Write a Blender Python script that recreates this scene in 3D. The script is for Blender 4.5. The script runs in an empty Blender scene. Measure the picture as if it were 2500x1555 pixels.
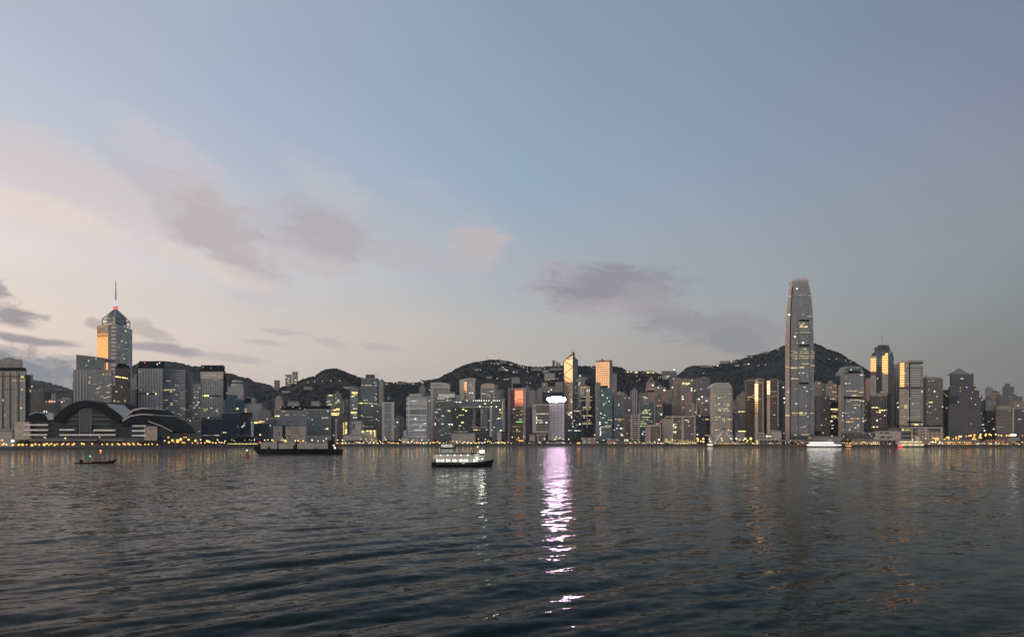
import bpy, bmesh, math, random
import numpy as np
from math import radians, sin, cos, tan, atan, atan2, pi, sqrt

scene = bpy.context.scene
COL = scene.collection

# ------------------------------------------------------------------ camera
F = 1700.0          # focal length in photo pixels (photo is 2500 wide)
HOR = 1072.0        # horizon row in the photo
EYE = 15.8          # camera height above the water in metres
cam = bpy.data.cameras.new('camera')
cam.sensor_width = 36.0
cam.lens = F / 2500 * 36.0
cam.shift_y = (HOR - 777.5) / 2500
cam.clip_start = 0.5
cam.clip_end = 40000
camo = bpy.data.objects.new('camera', cam)
camo.location = (0, 0, EYE)
camo.rotation_euler = (radians(90), 0, 0)
COL.objects.link(camo)
scene.camera = camo

scene.view_settings.view_transform = 'Standard'
scene.view_settings.look = 'None'
scene.view_settings.exposure = 0.0
scene.view_settings.gamma = 1.0
scene.render.engine = 'CYCLES'
scene.cycles.max_bounces = 6
scene.cycles.diffuse_bounces = 2
scene.cycles.glossy_bounces = 3
scene.cycles.transmission_bounces = 2
scene.cycles.volume_bounces = 0
scene.cycles.sample_clamp_indirect = 12.0

def lin(r, g, b, a=None):
    f = lambda c: (c / 255 / 12.92) if c / 255 <= 0.04045 else ((c / 255 + 0.055) / 1.055) ** 2.4
    return (f(r), f(g), f(b), 1.0)

# ------------------------------------------------------------------ world: dawn sky
GLOW_AZ = radians(-120)       # the sun is about to rise behind the viewer's left shoulder
world = bpy.data.worlds.new('World')
scene.world = world
world.use_nodes = True
NT = world.node_tree
NT.nodes.clear()

class NB:
    """tiny node helper"""
    def __init__(s, nt): s.nt = nt
    def n(s, typ, **kw):
        nd = s.nt.nodes.new(typ)
        for k, v in kw.items(): setattr(nd, k, v)
        return nd
    def put(s, sock, v):
        if isinstance(v, bpy.types.NodeSocket): s.nt.links.new(v, sock)
        else: sock.default_value = v
    def m(s, op, a, b=None, c=None, clamp=False):
        nd = s.n('ShaderNodeMath', operation=op, use_clamp=clamp)
        for i, v in enumerate((a, b, c)):
            if v is not None: s.put(nd.inputs[i], v)
        return nd.outputs[0]
    def vm(s, op, a, b=None, out=0):
        nd = s.n('ShaderNodeVectorMath', operation=op)
        s.put(nd.inputs[0], a)
        if b is not None: s.put(nd.inputs['Scale'] if op == 'SCALE' else nd.inputs[1], b)
        return nd.outputs[out]
    def mix(s, f, a, b, typ='MIX'):
        nd = s.n('ShaderNodeMix', data_type='RGBA', blend_type=typ, clamp_factor=True)
        s.put(nd.inputs[0], f); s.put(nd.inputs[6], a); s.put(nd.inputs[7], b)
        return nd.outputs[2]
    def ss(s, v, a, b, lo=0.0, hi=1.0):
        nd = s.n('ShaderNodeMapRange', interpolation_type='SMOOTHSTEP')
        s.put(nd.inputs[0], v); nd.inputs[1].default_value = a; nd.inputs[2].default_value = b
        nd.inputs[3].default_value = lo; nd.inputs[4].default_value = hi
        return nd.outputs[0]
    def lr(s, v, a, b, lo=0.0, hi=1.0):
        nd = s.n('ShaderNodeMapRange'); nd.clamp = True
        s.put(nd.inputs[0], v); nd.inputs[1].default_value = a; nd.inputs[2].default_value = b
        nd.inputs[3].default_value = lo; nd.inputs[4].default_value = hi
        return nd.outputs[0]
    def ramp(s, f, stops):
        nd = s.n('ShaderNodeValToRGB')
        cr = nd.color_ramp
        cr.interpolation = 'LINEAR'
        while len(cr.elements) < len(stops): cr.elements.new(0.5)
        for e, (p, c) in zip(cr.elements, stops): e.position = p
        for e, (p, c) in zip(cr.elements, stops): e.position = p; e.color = c
        s.put(nd.inputs[0], f)
        return nd.outputs[0]
    def noise(s, vec, scale, detail=3, rough=0.5, out=0, dist=0.0):
        nd = s.n('ShaderNodeTexNoise')
        s.put(nd.inputs['Vector'], vec); nd.inputs['Scale'].default_value = scale
        nd.inputs['Detail'].default_value = detail; nd.inputs['Roughness'].default_value = rough
        nd.inputs['Distortion'].default_value = dist
        return nd.outputs[out]

w = NB(NT)
tc = w.n('ShaderNodeTexCoord')
dirv = w.vm('NORMALIZE', tc.outputs['Generated'])
sx = w.n('ShaderNodeSeparateXYZ'); w.put(sx.inputs[0], dirv)
az = w.m('ARCTAN2', sx.outputs[0], sx.outputs[1])
el = w.m('ARCSINE', sx.outputs[2])

def azel(px, py):
    a = atan((px - 1250) / F)
    return a, atan((HOR - py) / F * cos(a))
EMAX = 0.70
def stops(px, rows):
    out = []
    for py, c in rows:
        out.append((min(1, max(0, azel(px, py)[1] / EMAX)), lin(*c)))
    return sorted(out, key=lambda t: t[0])
wob = w.m('MULTIPLY', w.m('SUBTRACT', w.noise(dirv, 3.0, 2), 0.5), 0.05)
t = w.m('DIVIDE', w.m('ADD', el, wob), EMAX, clamp=True)
rl = w.ramp(t, stops(50, [(1072, (195, 184, 178)), (900, (228, 209, 197)), (820, (236, 217, 204)), (760, (238, 220, 208)), (680, (231, 219, 210)),
                          (600, (232, 222, 220)), (500, (226, 214, 214)), (400, (210, 206, 213)), (300, (195, 200, 213)), (150, (184, 193, 209)), (-20, (177, 186, 201))]))
rc = w.ramp(t, stops(1250, [(1072, (174, 168, 163)), (880, (190, 183, 177)), (800, (186, 185, 183)), (700, (172, 180, 187)), (600, (165, 178, 190)),
                            (450, (153, 172, 192)), (300, (148, 166, 189)), (150, (144, 162, 184)), (-20, (140, 157, 179))]))
rr = w.ramp(t, stops(2450, [(1072, (124, 121, 117)), (880, (130, 130, 127)), (750, (137, 142, 143)), (600, (140, 148, 156)),
                            (400, (137, 146, 160)), (200, (130, 140, 160)), (-20, (121, 134, 154))]))
f1 = w.lr(az, -0.634, 0.0)
f2 = w.lr(az, 0.0, 0.634)
sky = w.mix(f2, w.mix(f1, rl, rc), rr)

# clouds: soft banks, each with its own place in the sky, broken up by noise
stretch = w.vm('MULTIPLY', dirv, (1.0, 1.0, 2.6))
nzc = w.noise(stretch, 7.0, 5, 0.58, out=1, dist=0.3)
nsep = w.n('ShaderNodeSeparateXYZ'); w.put(nsep.inputs[0], nzc)
nzu = w.m('SUBTRACT', nsep.outputs[0], 0.5)
nzv = w.m('SUBTRACT', nsep.outputs[1], 0.5)
nzf = w.noise(stretch, 24.0, 8, 0.68, dist=0.6)
CLOUDS = [  # px, py, half width, half height, tilt (down to the right), colour, opacity
    (190, 425, 360, 72, 11, (213, 202, 202), .60),
    (120, 520, 260, 40, 8, (236, 217, 207), .55),
    (420, 400, 150, 70, 20, (205, 198, 205), .55),
    (390, 475, 165, 44, 32, (190, 187, 193), .60),
    (500, 520, 150, 80, 35, (198, 188, 190), .65),
    (570, 585, 170, 66, 38, (188, 180, 182), .85),
    (530, 655, 190, 26, 14, (226, 210, 203), .60),
    (700, 560, 120, 60, 20, (190, 184, 190), .55),
    (800, 575, 130, 76, 16, (179, 174, 180), .90),
    (760, 640, 140, 26, 6, (200, 190, 190), .55),
    (800, 455, 120, 62, 30, (194, 193, 201), .50),
    (985, 620, 120, 38, 8, (188, 184, 189), .65),
    (1180, 612, 82, 62, 0, (194, 185, 187), .85),
    (1110, 650, 70, 25, 5, (186, 183, 188), .5),
    (1380, 690, 90, 62, 5, (178, 169, 175), .70),
    (1500, 698, 175, 66, 2, (150, 148, 157), 1.0),
    (1490, 755, 120, 22, 4, (178, 170, 173), .6),
    (1625, 775, 120, 60, 25, (163, 158, 164), .80),
    (1750, 808, 165, 36, 7, (149, 149, 155), .75),
    (1835, 838, 120, 24, 8, (144, 146, 151), .6),
    (55, 764, 66, 28, 8, (160, 153, 156), .95),
    (10, 697, 54, 20, 25, (162, 157, 160), .9),
    (225, 785, 36, 13, 15, (184, 170, 170), .8),
    (375, 812, 74, 21, 20, (192, 178, 174), .75),
    (400, 856, 92, 15, 5, (168, 160, 166), .9),
    (565, 873, 100, 11, 5, (186, 176, 177), .6),
    (95, 830, 120, 14, 3, (157, 151, 156), .9),
    (40, 905, 225, 64, 4, (144, 145, 152), 1.0),
    (650, 840, 60, 11, 4, (190, 180, 182), .6),
    (685, 811, 56, 9, 5, (188, 179, 181), .65),
    (800, 838, 46, 10, 6, (186, 178, 180), .6),
    (905, 846, 48, 9, 5, (186, 178, 180), .6),
    (620, 730, 66, 13, 5, (204, 198, 201), .6),
    (1050, 470, 60, 28, 10, (176, 184, 198), .45),
]
for (px, py, hw, hh, tilt, c, op) in CLOUDS:
    a0, e0 = azel(px, py)
    ka = cos(a0) ** 2 / F
    ke = cos(a0) / F
    du = w.m('ADD', w.m('DIVIDE', w.m('SUBTRACT', az, a0), ka), w.m('MULTIPLY', nzu, 190.0))
    dv = w.m('ADD', w.m('DIVIDE', w.m('SUBTRACT', e0, el), ke), w.m('MULTIPLY', nzv, 120.0 * min(1.0, hh / 45)))
    ct, st = cos(radians(tilt)), sin(radians(tilt))
    p = w.m('MULTIPLY_ADD', du, ct / hw, w.m('MULTIPLY', dv, st / hw))
    q = w.m('MULTIPLY_ADD', du, -st / hh, w.m('MULTIPLY', dv, ct / hh))
    r = w.m('SQRT', w.m('ADD', w.m('MULTIPLY', p, p), w.m('MULTIPLY', q, q)))
    r = w.m('ADD', r, w.m('MULTIPLY', w.m('SUBTRACT', nzf, 0.5), 1.9))
    sky = w.mix(w.ss(r, 1.25, 0.45, 0.0, op), sky, lin(*c))

# the half of the sky behind the viewer: brighter, lit by the coming sunrise
glow = (sin(GLOW_AZ), cos(GLOW_AZ))
hyp = w.m('SQRT', w.m('ADD', w.m('MULTIPLY', sx.outputs[0], sx.outputs[0]), w.m('MULTIPLY', sx.outputs[1], sx.outputs[1])))
cg = w.m('DIVIDE', w.m('MULTIPLY_ADD', sx.outputs[0], glow[0], w.m('MULTIPLY', sx.outputs[1], glow[1])), w.m('MAXIMUM', hyp, 0.01))
warm = w.ss(cg, 0.1, 1.0)
north = w.mix(warm, (0.55, 0.61, 0.70, 1), (1.02, 0.86, 0.70, 1))
back = w.ss(sx.outputs[1], 0.1, -0.55)
sky = w.mix(back, sky, north)
band = w.m('MULTIPLY', w.ss(el, 0.028, 0.045), w.ss(el, 0.20, 0.13))
band = w.m('MULTIPLY', band, w.ss(cg, 0.88, 0.96))
band = w.m('MULTIPLY', band, w.lr(w.noise(stretch, 9.0, 4), 0.3, 0.62, 0.85, 1.1))
sky = w.mix(1.0, sky, w.mix(band, (0, 0, 0, 1), (2.3, 0.95, 0.20, 1)), 'ADD')

nish = w.n('ShaderNodeTexSky', sky_type='NISHITA')
nish.sun_disc = False
nish.sun_elevation = radians(4.0)
nish.sun_rotation = radians(-98)
nish.dust_density = 2.0
bg1 = w.n('ShaderNodeBackground'); w.put(bg1.inputs[0], sky); bg1.inputs[1].default_value = 1.0
bg2 = w.n('ShaderNodeBackground'); w.put(bg2.inputs[0], nish.outputs[0]); bg2.inputs[1].default_value = 0.0002
addb = w.n('ShaderNodeAddShader')
NT.links.new(bg1.outputs[0], addb.inputs[0]); NT.links.new(bg2.outputs[0], addb.inputs[1])
wo = w.n('ShaderNodeOutputWorld'); NT.links.new(addb.outputs[0], wo.inputs[0])
world.cycles.sampling_method = 'MANUAL'
world.cycles.sample_map_resolution = 1024

# the sun itself is still at the horizon: only a faint warm light from the viewer's left
SUN_AZ = radians(-98)
sun = bpy.data.lights.new('sun', 'SUN')
sun.energy = 0.35
sun.angle = radians(10)
sun.color = (1.0, 0.72, 0.48)
suno = bpy.data.objects.new('sun', sun)
suno.rotation_euler = (radians(90 - 4), 0, -SUN_AZ + pi)
COL.objects.link(suno)

# ------------------------------------------------------------------ helpers
rnd = random.Random(7)
G = 4.5      # level of the reclaimed land

def X(px, Y): return (px - 1250.0) / F * Y
def Z(py, Y): return EYE - (py - HOR) / F * Y

SHORE = [(-400, 990), (0, 1000), (300, 1060), (430, 1110), (470, 1260), (620, 1440), (900, 1560), (1100, 1640), (1400, 1690), (1700, 1560), (2000, 1430), (2500, 1420), (3000, 1420)]
def S(px):
    for (a, b), (c, d) in zip(SHORE, SHORE[1:]):
        if px <= c: return b + (d - b) * max(0, (px - a)) / (c - a)
    return SHORE[-1][1]

def mat_new(name):
    m = bpy.data.materials.new(name)
    m.use_nodes = True
    m.node_tree.nodes.clear()
    return m, NB(m.node_tree)
def bsdf(b, **kw):
    p = b.n('ShaderNodeBsdfPrincipled')
    for k, v in kw.items(): b.put(p.inputs[k.replace('_', ' ')], v)
    o = b.n('ShaderNodeOutputMaterial')
    b.nt.links.new(p.outputs[0], o.inputs[0])
    return p

M = {}
def plain(key, c, rough=0.6, metal=0.0, var=0.25, scale=0.15, spec=0.5):
    m, b = mat_new(key)
    tcn = b.n('ShaderNodeTexCoord')
    n = b.noise(tcn.outputs['Object'], scale, 4, 0.6)
    f = b.lr(n, 0.3, 0.7, 1 - var, 1 + var)
    col = b.mix(1.0, (*c, 1), f, 'MULTIPLY')
    bsdf(b, Base_Color=col, Roughness=rough, Metallic=metal, Specular_IOR_Level=spec)
    M[key] = m
    return m
def emit(key, c, s, mis=False):
    m, b = mat_new(key)
    e = b.n('ShaderNodeEmission'); e.inputs[0].default_value = (*c, 1); e.inputs[1].default_value = s
    o = b.n('ShaderNodeOutputMaterial'); b.nt.links.new(e.outputs[0], o.inputs[0])
    m.cycles.emission_sampling = 'AUTO' if mis else 'NONE'
    M[key] = m
    return m

# facade shader: floors and bays of windows, a few of them lit, all from the object's own coordinates
fg = bpy.data.node_groups.new('facade', 'ShaderNodeTree')
for nm, ty, dv in [('Wall', 'NodeSocketColor', (.2, .2, .2, 1)), ('Glass', 'NodeSocketColor', (.1, .1, .12, 1)), ('Floor', 'NodeSocketFloat', 4), ('Bay', 'NodeSocketFloat', 3),
                   ('GW', 'NodeSocketFloat', .7), ('GH', 'NodeSocketFloat', .55), ('P', 'NodeSocketFloat', .05), ('Lit', 'NodeSocketColor', (1, .7, .35, 1)),
                   ('Str', 'NodeSocketFloat', 1.5), ('Metal', 'NodeSocketFloat', .0), ('Rough', 'NodeSocketFloat', .15), ('Seed', 'NodeSocketFloat', 0), ('Var', 'NodeSocketFloat', .4)]:
    s = fg.interface.new_socket(nm, in_out='INPUT', socket_type=ty); s.default_value = dv
fg.interface.new_socket('Shader', in_out='OUTPUT', socket_type='NodeSocketShader')
b = NB(fg)
gi = b.n('NodeGroupInput'); go = b.n('NodeGroupOutput')
tcn = b.n('ShaderNodeTexCoord')
sp = b.n('ShaderNodeSeparateXYZ'); b.put(sp.inputs[0], tcn.outputs['Object'])
sn = b.n('ShaderNodeSeparateXYZ'); b.put(sn.inputs[0], tcn.outputs['Normal'])
u = b.m('SUBTRACT', b.m('MULTIPLY', sp.outputs[1], sn.outputs[0]), b.m('MULTIPLY', sp.outputs[0], sn.outputs[1]))
uu = b.m('DIVIDE', b.m('ADD', u, 500.0), gi.outputs['Bay'])
vv = b.m('DIVIDE', b.m('ADD', sp.outputs[2], 0.013), gi.outputs['Floor'])
cu = b.m('FLOOR', uu); cv = b.m('FLOOR', vv)
fu = b.m('FRACT', uu); fv = b.m('FRACT', vv)
iu = b.m('LESS_THAN', b.m('ABSOLUTE', b.m('SUBTRACT', fu, 0.5)), b.m('MULTIPLY', gi.outputs['GW'], 0.5))
iv = b.m('LESS_THAN', b.m('ABSOLUTE', b.m('SUBTRACT', fv, 0.5)), b.m('MULTIPLY', gi.outputs['GH'], 0.5))
side = b.m('LESS_THAN', b.m('ABSOLUTE', sn.outputs[2]), 0.5)
mask = b.m('MULTIPLY', b.m('MULTIPLY', iu, iv), side)
cell = b.n('ShaderNodeCombineXYZ'); b.put(cell.inputs[0], cu); b.put(cell.inputs[1], cv)
b.put(cell.inputs[2], b.m('ADD', gi.outputs['Seed'], b.m('MULTIPLY', sn.outputs[0], 3.3)))
wn = b.n('ShaderNodeTexWhiteNoise', noise_dimensions='3D'); b.put(wn.inputs[0], cell.outputs[0])
floorc = b.n('ShaderNodeCombineXYZ'); b.put(floorc.inputs[0], b.m('FLOOR', b.m('DIVIDE', cu, 6.0))); b.put(floorc.inputs[1], cv); b.put(floorc.inputs[2], gi.outputs['Seed'])
wf = b.n('ShaderNodeTexWhiteNoise', noise_dimensions='3D'); b.put(wf.inputs[0], floorc.outputs[0])
pf = b.m('MULTIPLY', gi.outputs['P'], b.m('MULTIPLY', b.m('POWER', wf.outputs[0], 4.0), 2.0))
lit = b.m('MULTIPLY', b.m('LESS_THAN', wn.outputs[0], pf), mask)
wcol = b.n('ShaderNodeSeparateColor'); b.put(wcol.inputs[0], wn.outputs[1])
big = b.noise(tcn.outputs['Object'], 0.02, 3, 0.6)
wall = b.mix(1.0, gi.outputs['Wall'], b.lr(big, 0.3, 0.7, 0.82, 1.15), 'MULTIPLY')
glassv = b.mix(1.0, gi.outputs['Glass'], b.m('ADD', 1.0, b.m('MULTIPLY', gi.outputs['Var'], b.lr(wcol.outputs[1], 0, 1, -1, 1))), 'MULTIPLY')
basec = b.mix(mask, wall, glassv)
pr = b.n('ShaderNodeBsdfPrincipled')
b.put(pr.inputs['Base Color'], basec)
b.put(pr.inputs['Metallic'], b.m('MULTIPLY', mask, gi.outputs['Metal']))
rmix = b.n('ShaderNodeMix', data_type='FLOAT'); b.put(rmix.inputs[0], mask); rmix.inputs[2].default_value = 0.65; b.put(rmix.inputs[3], gi.outputs['Rough'])
b.put(pr.inputs['Roughness'], rmix.outputs[0])
b.put(pr.inputs['Emission Color'], gi.outputs['Lit'])
b.put(pr.inputs['Emission Strength'], b.m('MULTIPLY', b.m('MULTIPLY', lit, b.m('MULTIPLY', gi.outputs['Str'], 0.42)), b.lr(wcol.outputs[2], 0, 1, 0.3, 1.3)))
fg.links.new(pr.outputs[0], go.inputs[0])

WARM = (1.0, 0.72, 0.34); COOL = (0.85, 1.0, 0.92); YEL = (1.0, 0.82, 0.30); GRN = (0.8, 1.0, 0.6)
def fac(key, wall, glass, fl=4.0, bay=3.2, gw=.7, gh=.55, p=.04, lit=WARM, st=1.4, metal=0.0, rough=.15, var=.4):
    m, b = mat_new(key)
    g = b.n('ShaderNodeGroup'); g.node_tree = fg
    for k, v in dict(Wall=(*wall, 1), Glass=(*glass, 1), Floor=fl, Bay=bay, GW=gw, GH=gh, P=p, Lit=(*lit, 1), Str=st, Metal=metal, Rough=rough, Seed=rnd.random() * 90, Var=.06 if metal > .85 else var).items():
        g.inputs[k].default_value = v
    o = b.n('ShaderNodeOutputMaterial'); b.nt.links.new(g.outputs[0], o.inputs[0])
    m.cycles.emission_sampling = 'NONE'
    M[key] = m
    return m

fac('grey_office', (.25, .265, .275), (.13, .145, .165), p=.04)
fac('grey_bands', (.28, .295, .305), (.14, .155, .17), fl=4.2, bay=9, gw=1.0, gh=.5, p=.05)
fac('grey_ribs', (.29, .305, .315), (.17, .18, .19), fl=5, bay=5, gw=.4, gh=.9, p=.015)
fac('dark_glass', (.05, .055, .065), (.045, .05, .06), fl=4, bay=3, gw=.85, gh=.8, p=.03, rough=.1)
fac('navy_glass', (.035, .05, .075), (.03, .045, .07), fl=4, bay=3, gw=.85, gh=.8, p=.02, rough=.08)
fac('black_glass', (.018, .02, .026), (.015, .017, .022), fl=4, bay=3, gw=.85, gh=.8, p=.03, lit=YEL, rough=.08)
fac('teal_glass', (.10, .17, .19), (.07, .15, .17), fl=4, bay=3.5, gw=.9, gh=.8, p=.01, rough=.1)
fac('slate_glass', (.11, .14, .16), (.08, .11, .13), fl=4, bay=3, gw=.85, gh=.7, p=.05, lit=COOL, rough=.1)
fac('pale_wall', (.42, .42, .41), (.14, .15, .17), fl=3.4, bay=3.6, gw=.5, gh=.45, p=.05)
fac('white_grid', (.55, .54, .52), (.13, .15, .17), fl=4, bay=3.2, gw=.7, gh=.5, p=.05, lit=COOL)
fac('sign_tower_white', (.72, .68, .72), (.06, .06, .07), fl=3.9, bay=3.6, gw=.5, gh=.6, p=.02)
fac('beige', (.40, .35, .30), (.15, .14, .13), fl=3.2, bay=3.4, gw=.55, gh=.45, p=.05)
fac('beige_brown', (.31, .265, .225), (.13, .12, .11), fl=3.2, bay=3.4, gw=.55, gh=.45, p=.05)
fac('brown_bands', (.24, .195, .165), (.10, .085, .075), fl=4, bay=12, gw=1.0, gh=.5, p=.03)
fac('brown_glass', (.17, .15, .135), (.13, .115, .105), fl=4, bay=3, gw=.85, gh=.75, p=.04, rough=.12)
fac('dark_brown', (.115, .10, .095), (.07, .062, .06), fl=4, bay=3, gw=.7, gh=.6, p=.06, lit=YEL)
fac('residential', (.33, .285, .25), (.11, .10, .095), fl=3, bay=4.5, gw=.45, gh=.5, p=.05, st=1.2)
fac('residential_grey', (.27, .26, .255), (.10, .10, .10), fl=3, bay=4.5, gw=.45, gh=.5, p=.05, st=1.2)
fac('residential_dark', (.16, .155, .155), (.07, .07, .075), fl=3, bay=4.5, gw=.45, gh=.5, p=.05, st=1.2)
fac('pink_residential', (.44, .27, .22), (.15, .11, .10), fl=3, bay=4, gw=.45, gh=.5, p=.04)
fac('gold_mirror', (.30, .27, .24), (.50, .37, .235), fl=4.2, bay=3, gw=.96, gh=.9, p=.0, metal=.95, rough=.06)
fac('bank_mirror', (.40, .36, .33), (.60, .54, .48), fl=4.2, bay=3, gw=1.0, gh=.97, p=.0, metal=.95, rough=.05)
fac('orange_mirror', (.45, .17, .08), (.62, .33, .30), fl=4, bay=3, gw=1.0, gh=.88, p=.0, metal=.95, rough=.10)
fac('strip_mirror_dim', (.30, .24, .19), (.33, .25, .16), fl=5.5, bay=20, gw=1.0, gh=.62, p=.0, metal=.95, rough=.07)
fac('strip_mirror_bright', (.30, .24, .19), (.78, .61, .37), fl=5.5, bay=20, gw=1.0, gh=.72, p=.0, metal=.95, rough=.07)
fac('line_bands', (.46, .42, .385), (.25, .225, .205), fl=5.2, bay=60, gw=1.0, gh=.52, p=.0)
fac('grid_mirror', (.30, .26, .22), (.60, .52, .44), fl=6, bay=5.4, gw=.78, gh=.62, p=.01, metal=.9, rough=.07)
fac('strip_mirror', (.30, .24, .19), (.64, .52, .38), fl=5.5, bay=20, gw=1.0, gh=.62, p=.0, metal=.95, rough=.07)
fac('silver_glass', (.27, .275, .28), (.17, .175, .18), fl=4.2, bay=3, gw=.6, gh=.72, p=.035, lit=YEL, rough=.12)
fac('silver_side', (.46, .40, .37), (.28, .25, .235), fl=4.2, bay=2.4, gw=.5, gh=.8, p=.01, rough=.2)  # pinkish dawn light on the left flanks is put into this tint
fac('mirror_grey', (.14, .145, .155), (.17, .175, .19), fl=4.2, bay=3, gw=.95, gh=.85, p=.015, metal=.6, rough=.08)
fac('bank_side', (.16, .18, .20), (.15, .17, .20), fl=4.2, bay=3, gw=1.0, gh=.9, p=.02, metal=.6, rough=.08)
fac('purple_dark', (.105, .09, .10), (.075, .068, .08), fl=4, bay=3, gw=.8, gh=.6, p=.012)
fac('apartment_lit', (.20, .21, .21), (.09, .10, .10), fl=3.6, bay=3.2, gw=.7, gh=.5, p=.22, lit=YEL, st=1.6)
fac('green_lit', (.10, .13, .12), (.06, .09, .08), fl=4, bay=2.6, gw=.85, gh=.5, p=.16, lit=COOL, st=1.0)
fac('ladder', (.55, .50, .44), (.16, .16, .17), fl=8, bay=30, gw=1.0, gh=.4, p=.0)
fac('porthole', (.50, .46, .42), (.17, .16, .15), fl=3.6, bay=3.6, gw=.55, gh=.55, p=.06, lit=YEL, st=1.6)
fac('louvre', (.42, .38, .34), (.05, .05, .05), fl=5.5, bay=60, gw=1.0, gh=.5, p=.0)
fac('ribbed_pale', (.40, .385, .37), (.16, .155, .15), fl=80, bay=5.5, gw=.45, gh=1.0, p=.0)
fac('podium_stone', (.40, .345, .30), (.13, .11, .10), fl=6, bay=9, gw=.7, gh=.45, p=.05)

plain('pale_concrete', (.46, .44, .41)); plain('grey_concrete', (.27, .27, .27)); plain('dark_concrete', (.09, .09, .095))
plain('roof_dark', (.05, .053, .06), .5); plain('roof_grey', (.20, .205, .21), .45); plain('roof_black', (.010, .012, .016), .8, spec=.12)
plain('roof_pale', (.40, .40, .40), .4); plain('steel', (.25, .26, .28), .4, .3); plain('white_paint', (.75, .74, .72), .45)
plain('pinkish_stone', (.40, .335, .30)); plain('beige_stone', (.48, .42, .36)); plain('pink_stone', (.44, .29, .29))
plain('hull_black', (.007, .008, .010), .6, spec=.15); plain('hull_green', (.012, .04, .035), .4); plain('ferry_white', (.72, .70, .66), .45)
plain('tyre', (.01, .01, .01), .8); plain('red_paint', (.26, .05, .04), .5); plain('hold_grey', (.36, .36, .355), .6)
plain('timber_dark', (.022, .010, .010), .7, spec=.15); plain('bark', (.05, .04, .03), .9); plain('leaf', (.035, .05, .03), .8, 0, .5, .5)
plain('leaf_light', (.05, .065, .035), .8, 0, .5, .5); plain('pole_metal', (.12, .12, .12), .5, .4); plain('window_dark', (.03, .035, .042), .08)
plain('glass_teal', (.010, .028, .036), .3, spec=.25); plain('crown_fin', (.62, .52, .47), .35); plain('green_roof', (.02, .07, .065), .5)
emit('lamp_amber', (1.0, 0.50, 0.10), 1.9, True); emit('lamp_yellow', (1.0, 0.70, 0.18), 1.9, True); emit('lamp_white', (1.0, 0.88, 0.66), 1.9, True)
emit('lamp_orange', (1.0, 0.36, 0.10), 1.9, True); emit('lamp_red', (1.0, 0.05, 0.06), 3.0); emit('lamp_green', (0.05, 1.0, 0.42), 2.6)
emit('win_yellow', (1.0, 0.80, 0.32), 1.15); emit('win_white', (0.95, 0.95, 0.84), 0.95); emit('win_orange', (1.0, 0.47, 0.24), 1.0); emit('win_green', (0.80, 1.0, 0.42), 0.9)
emit('win_dim', (1.0, 0.86, 0.62), 0.42); emit('win_gold', (1.0, 0.70, 0.28), 0.85); emit('win_blue', (0.12, 0.25, 1.0), 1.0); emit('win_neon', (0.45, 1.0, 0.36), 1.1)
emit('win_faint', (1.0, 0.84, 0.60), 0.22); emit('dot_white', (1.0, 0.95, 0.80), 2.0); emit('dot_yellow', (1.0, 0.80, 0.28), 2.0); emit('dot_orange', (1.0, 0.55, 0.25), 2.0); emit('dot_red', (1.0, 0.10, 0.10), 2.5)
emit('ferry_light', (0.90, 1.0, 0.86), 2.0, True); emit('ferry_warm', (1.0, 0.95, 0.62), 1.5, True); emit('ferry_flood', (0.92, 1.0, 0.82), 26.0, True)
emit('sign_glow', (1.0, 0.66, 0.98), 100.0, True); emit('deck_flood', (1.0, 0.98, 0.92), 3.5, True); emit('sign_letters', (0.95, 1.0, 0.45), 2.2)
emit('drum_white', (0.93, 0.86, 1.0), 0.8); emit('drum_red', (1.0, 0.22, 0.24), 0.8); emit('blaze_white', (1.0, 1.0, 0.95), 1.8)

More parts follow.
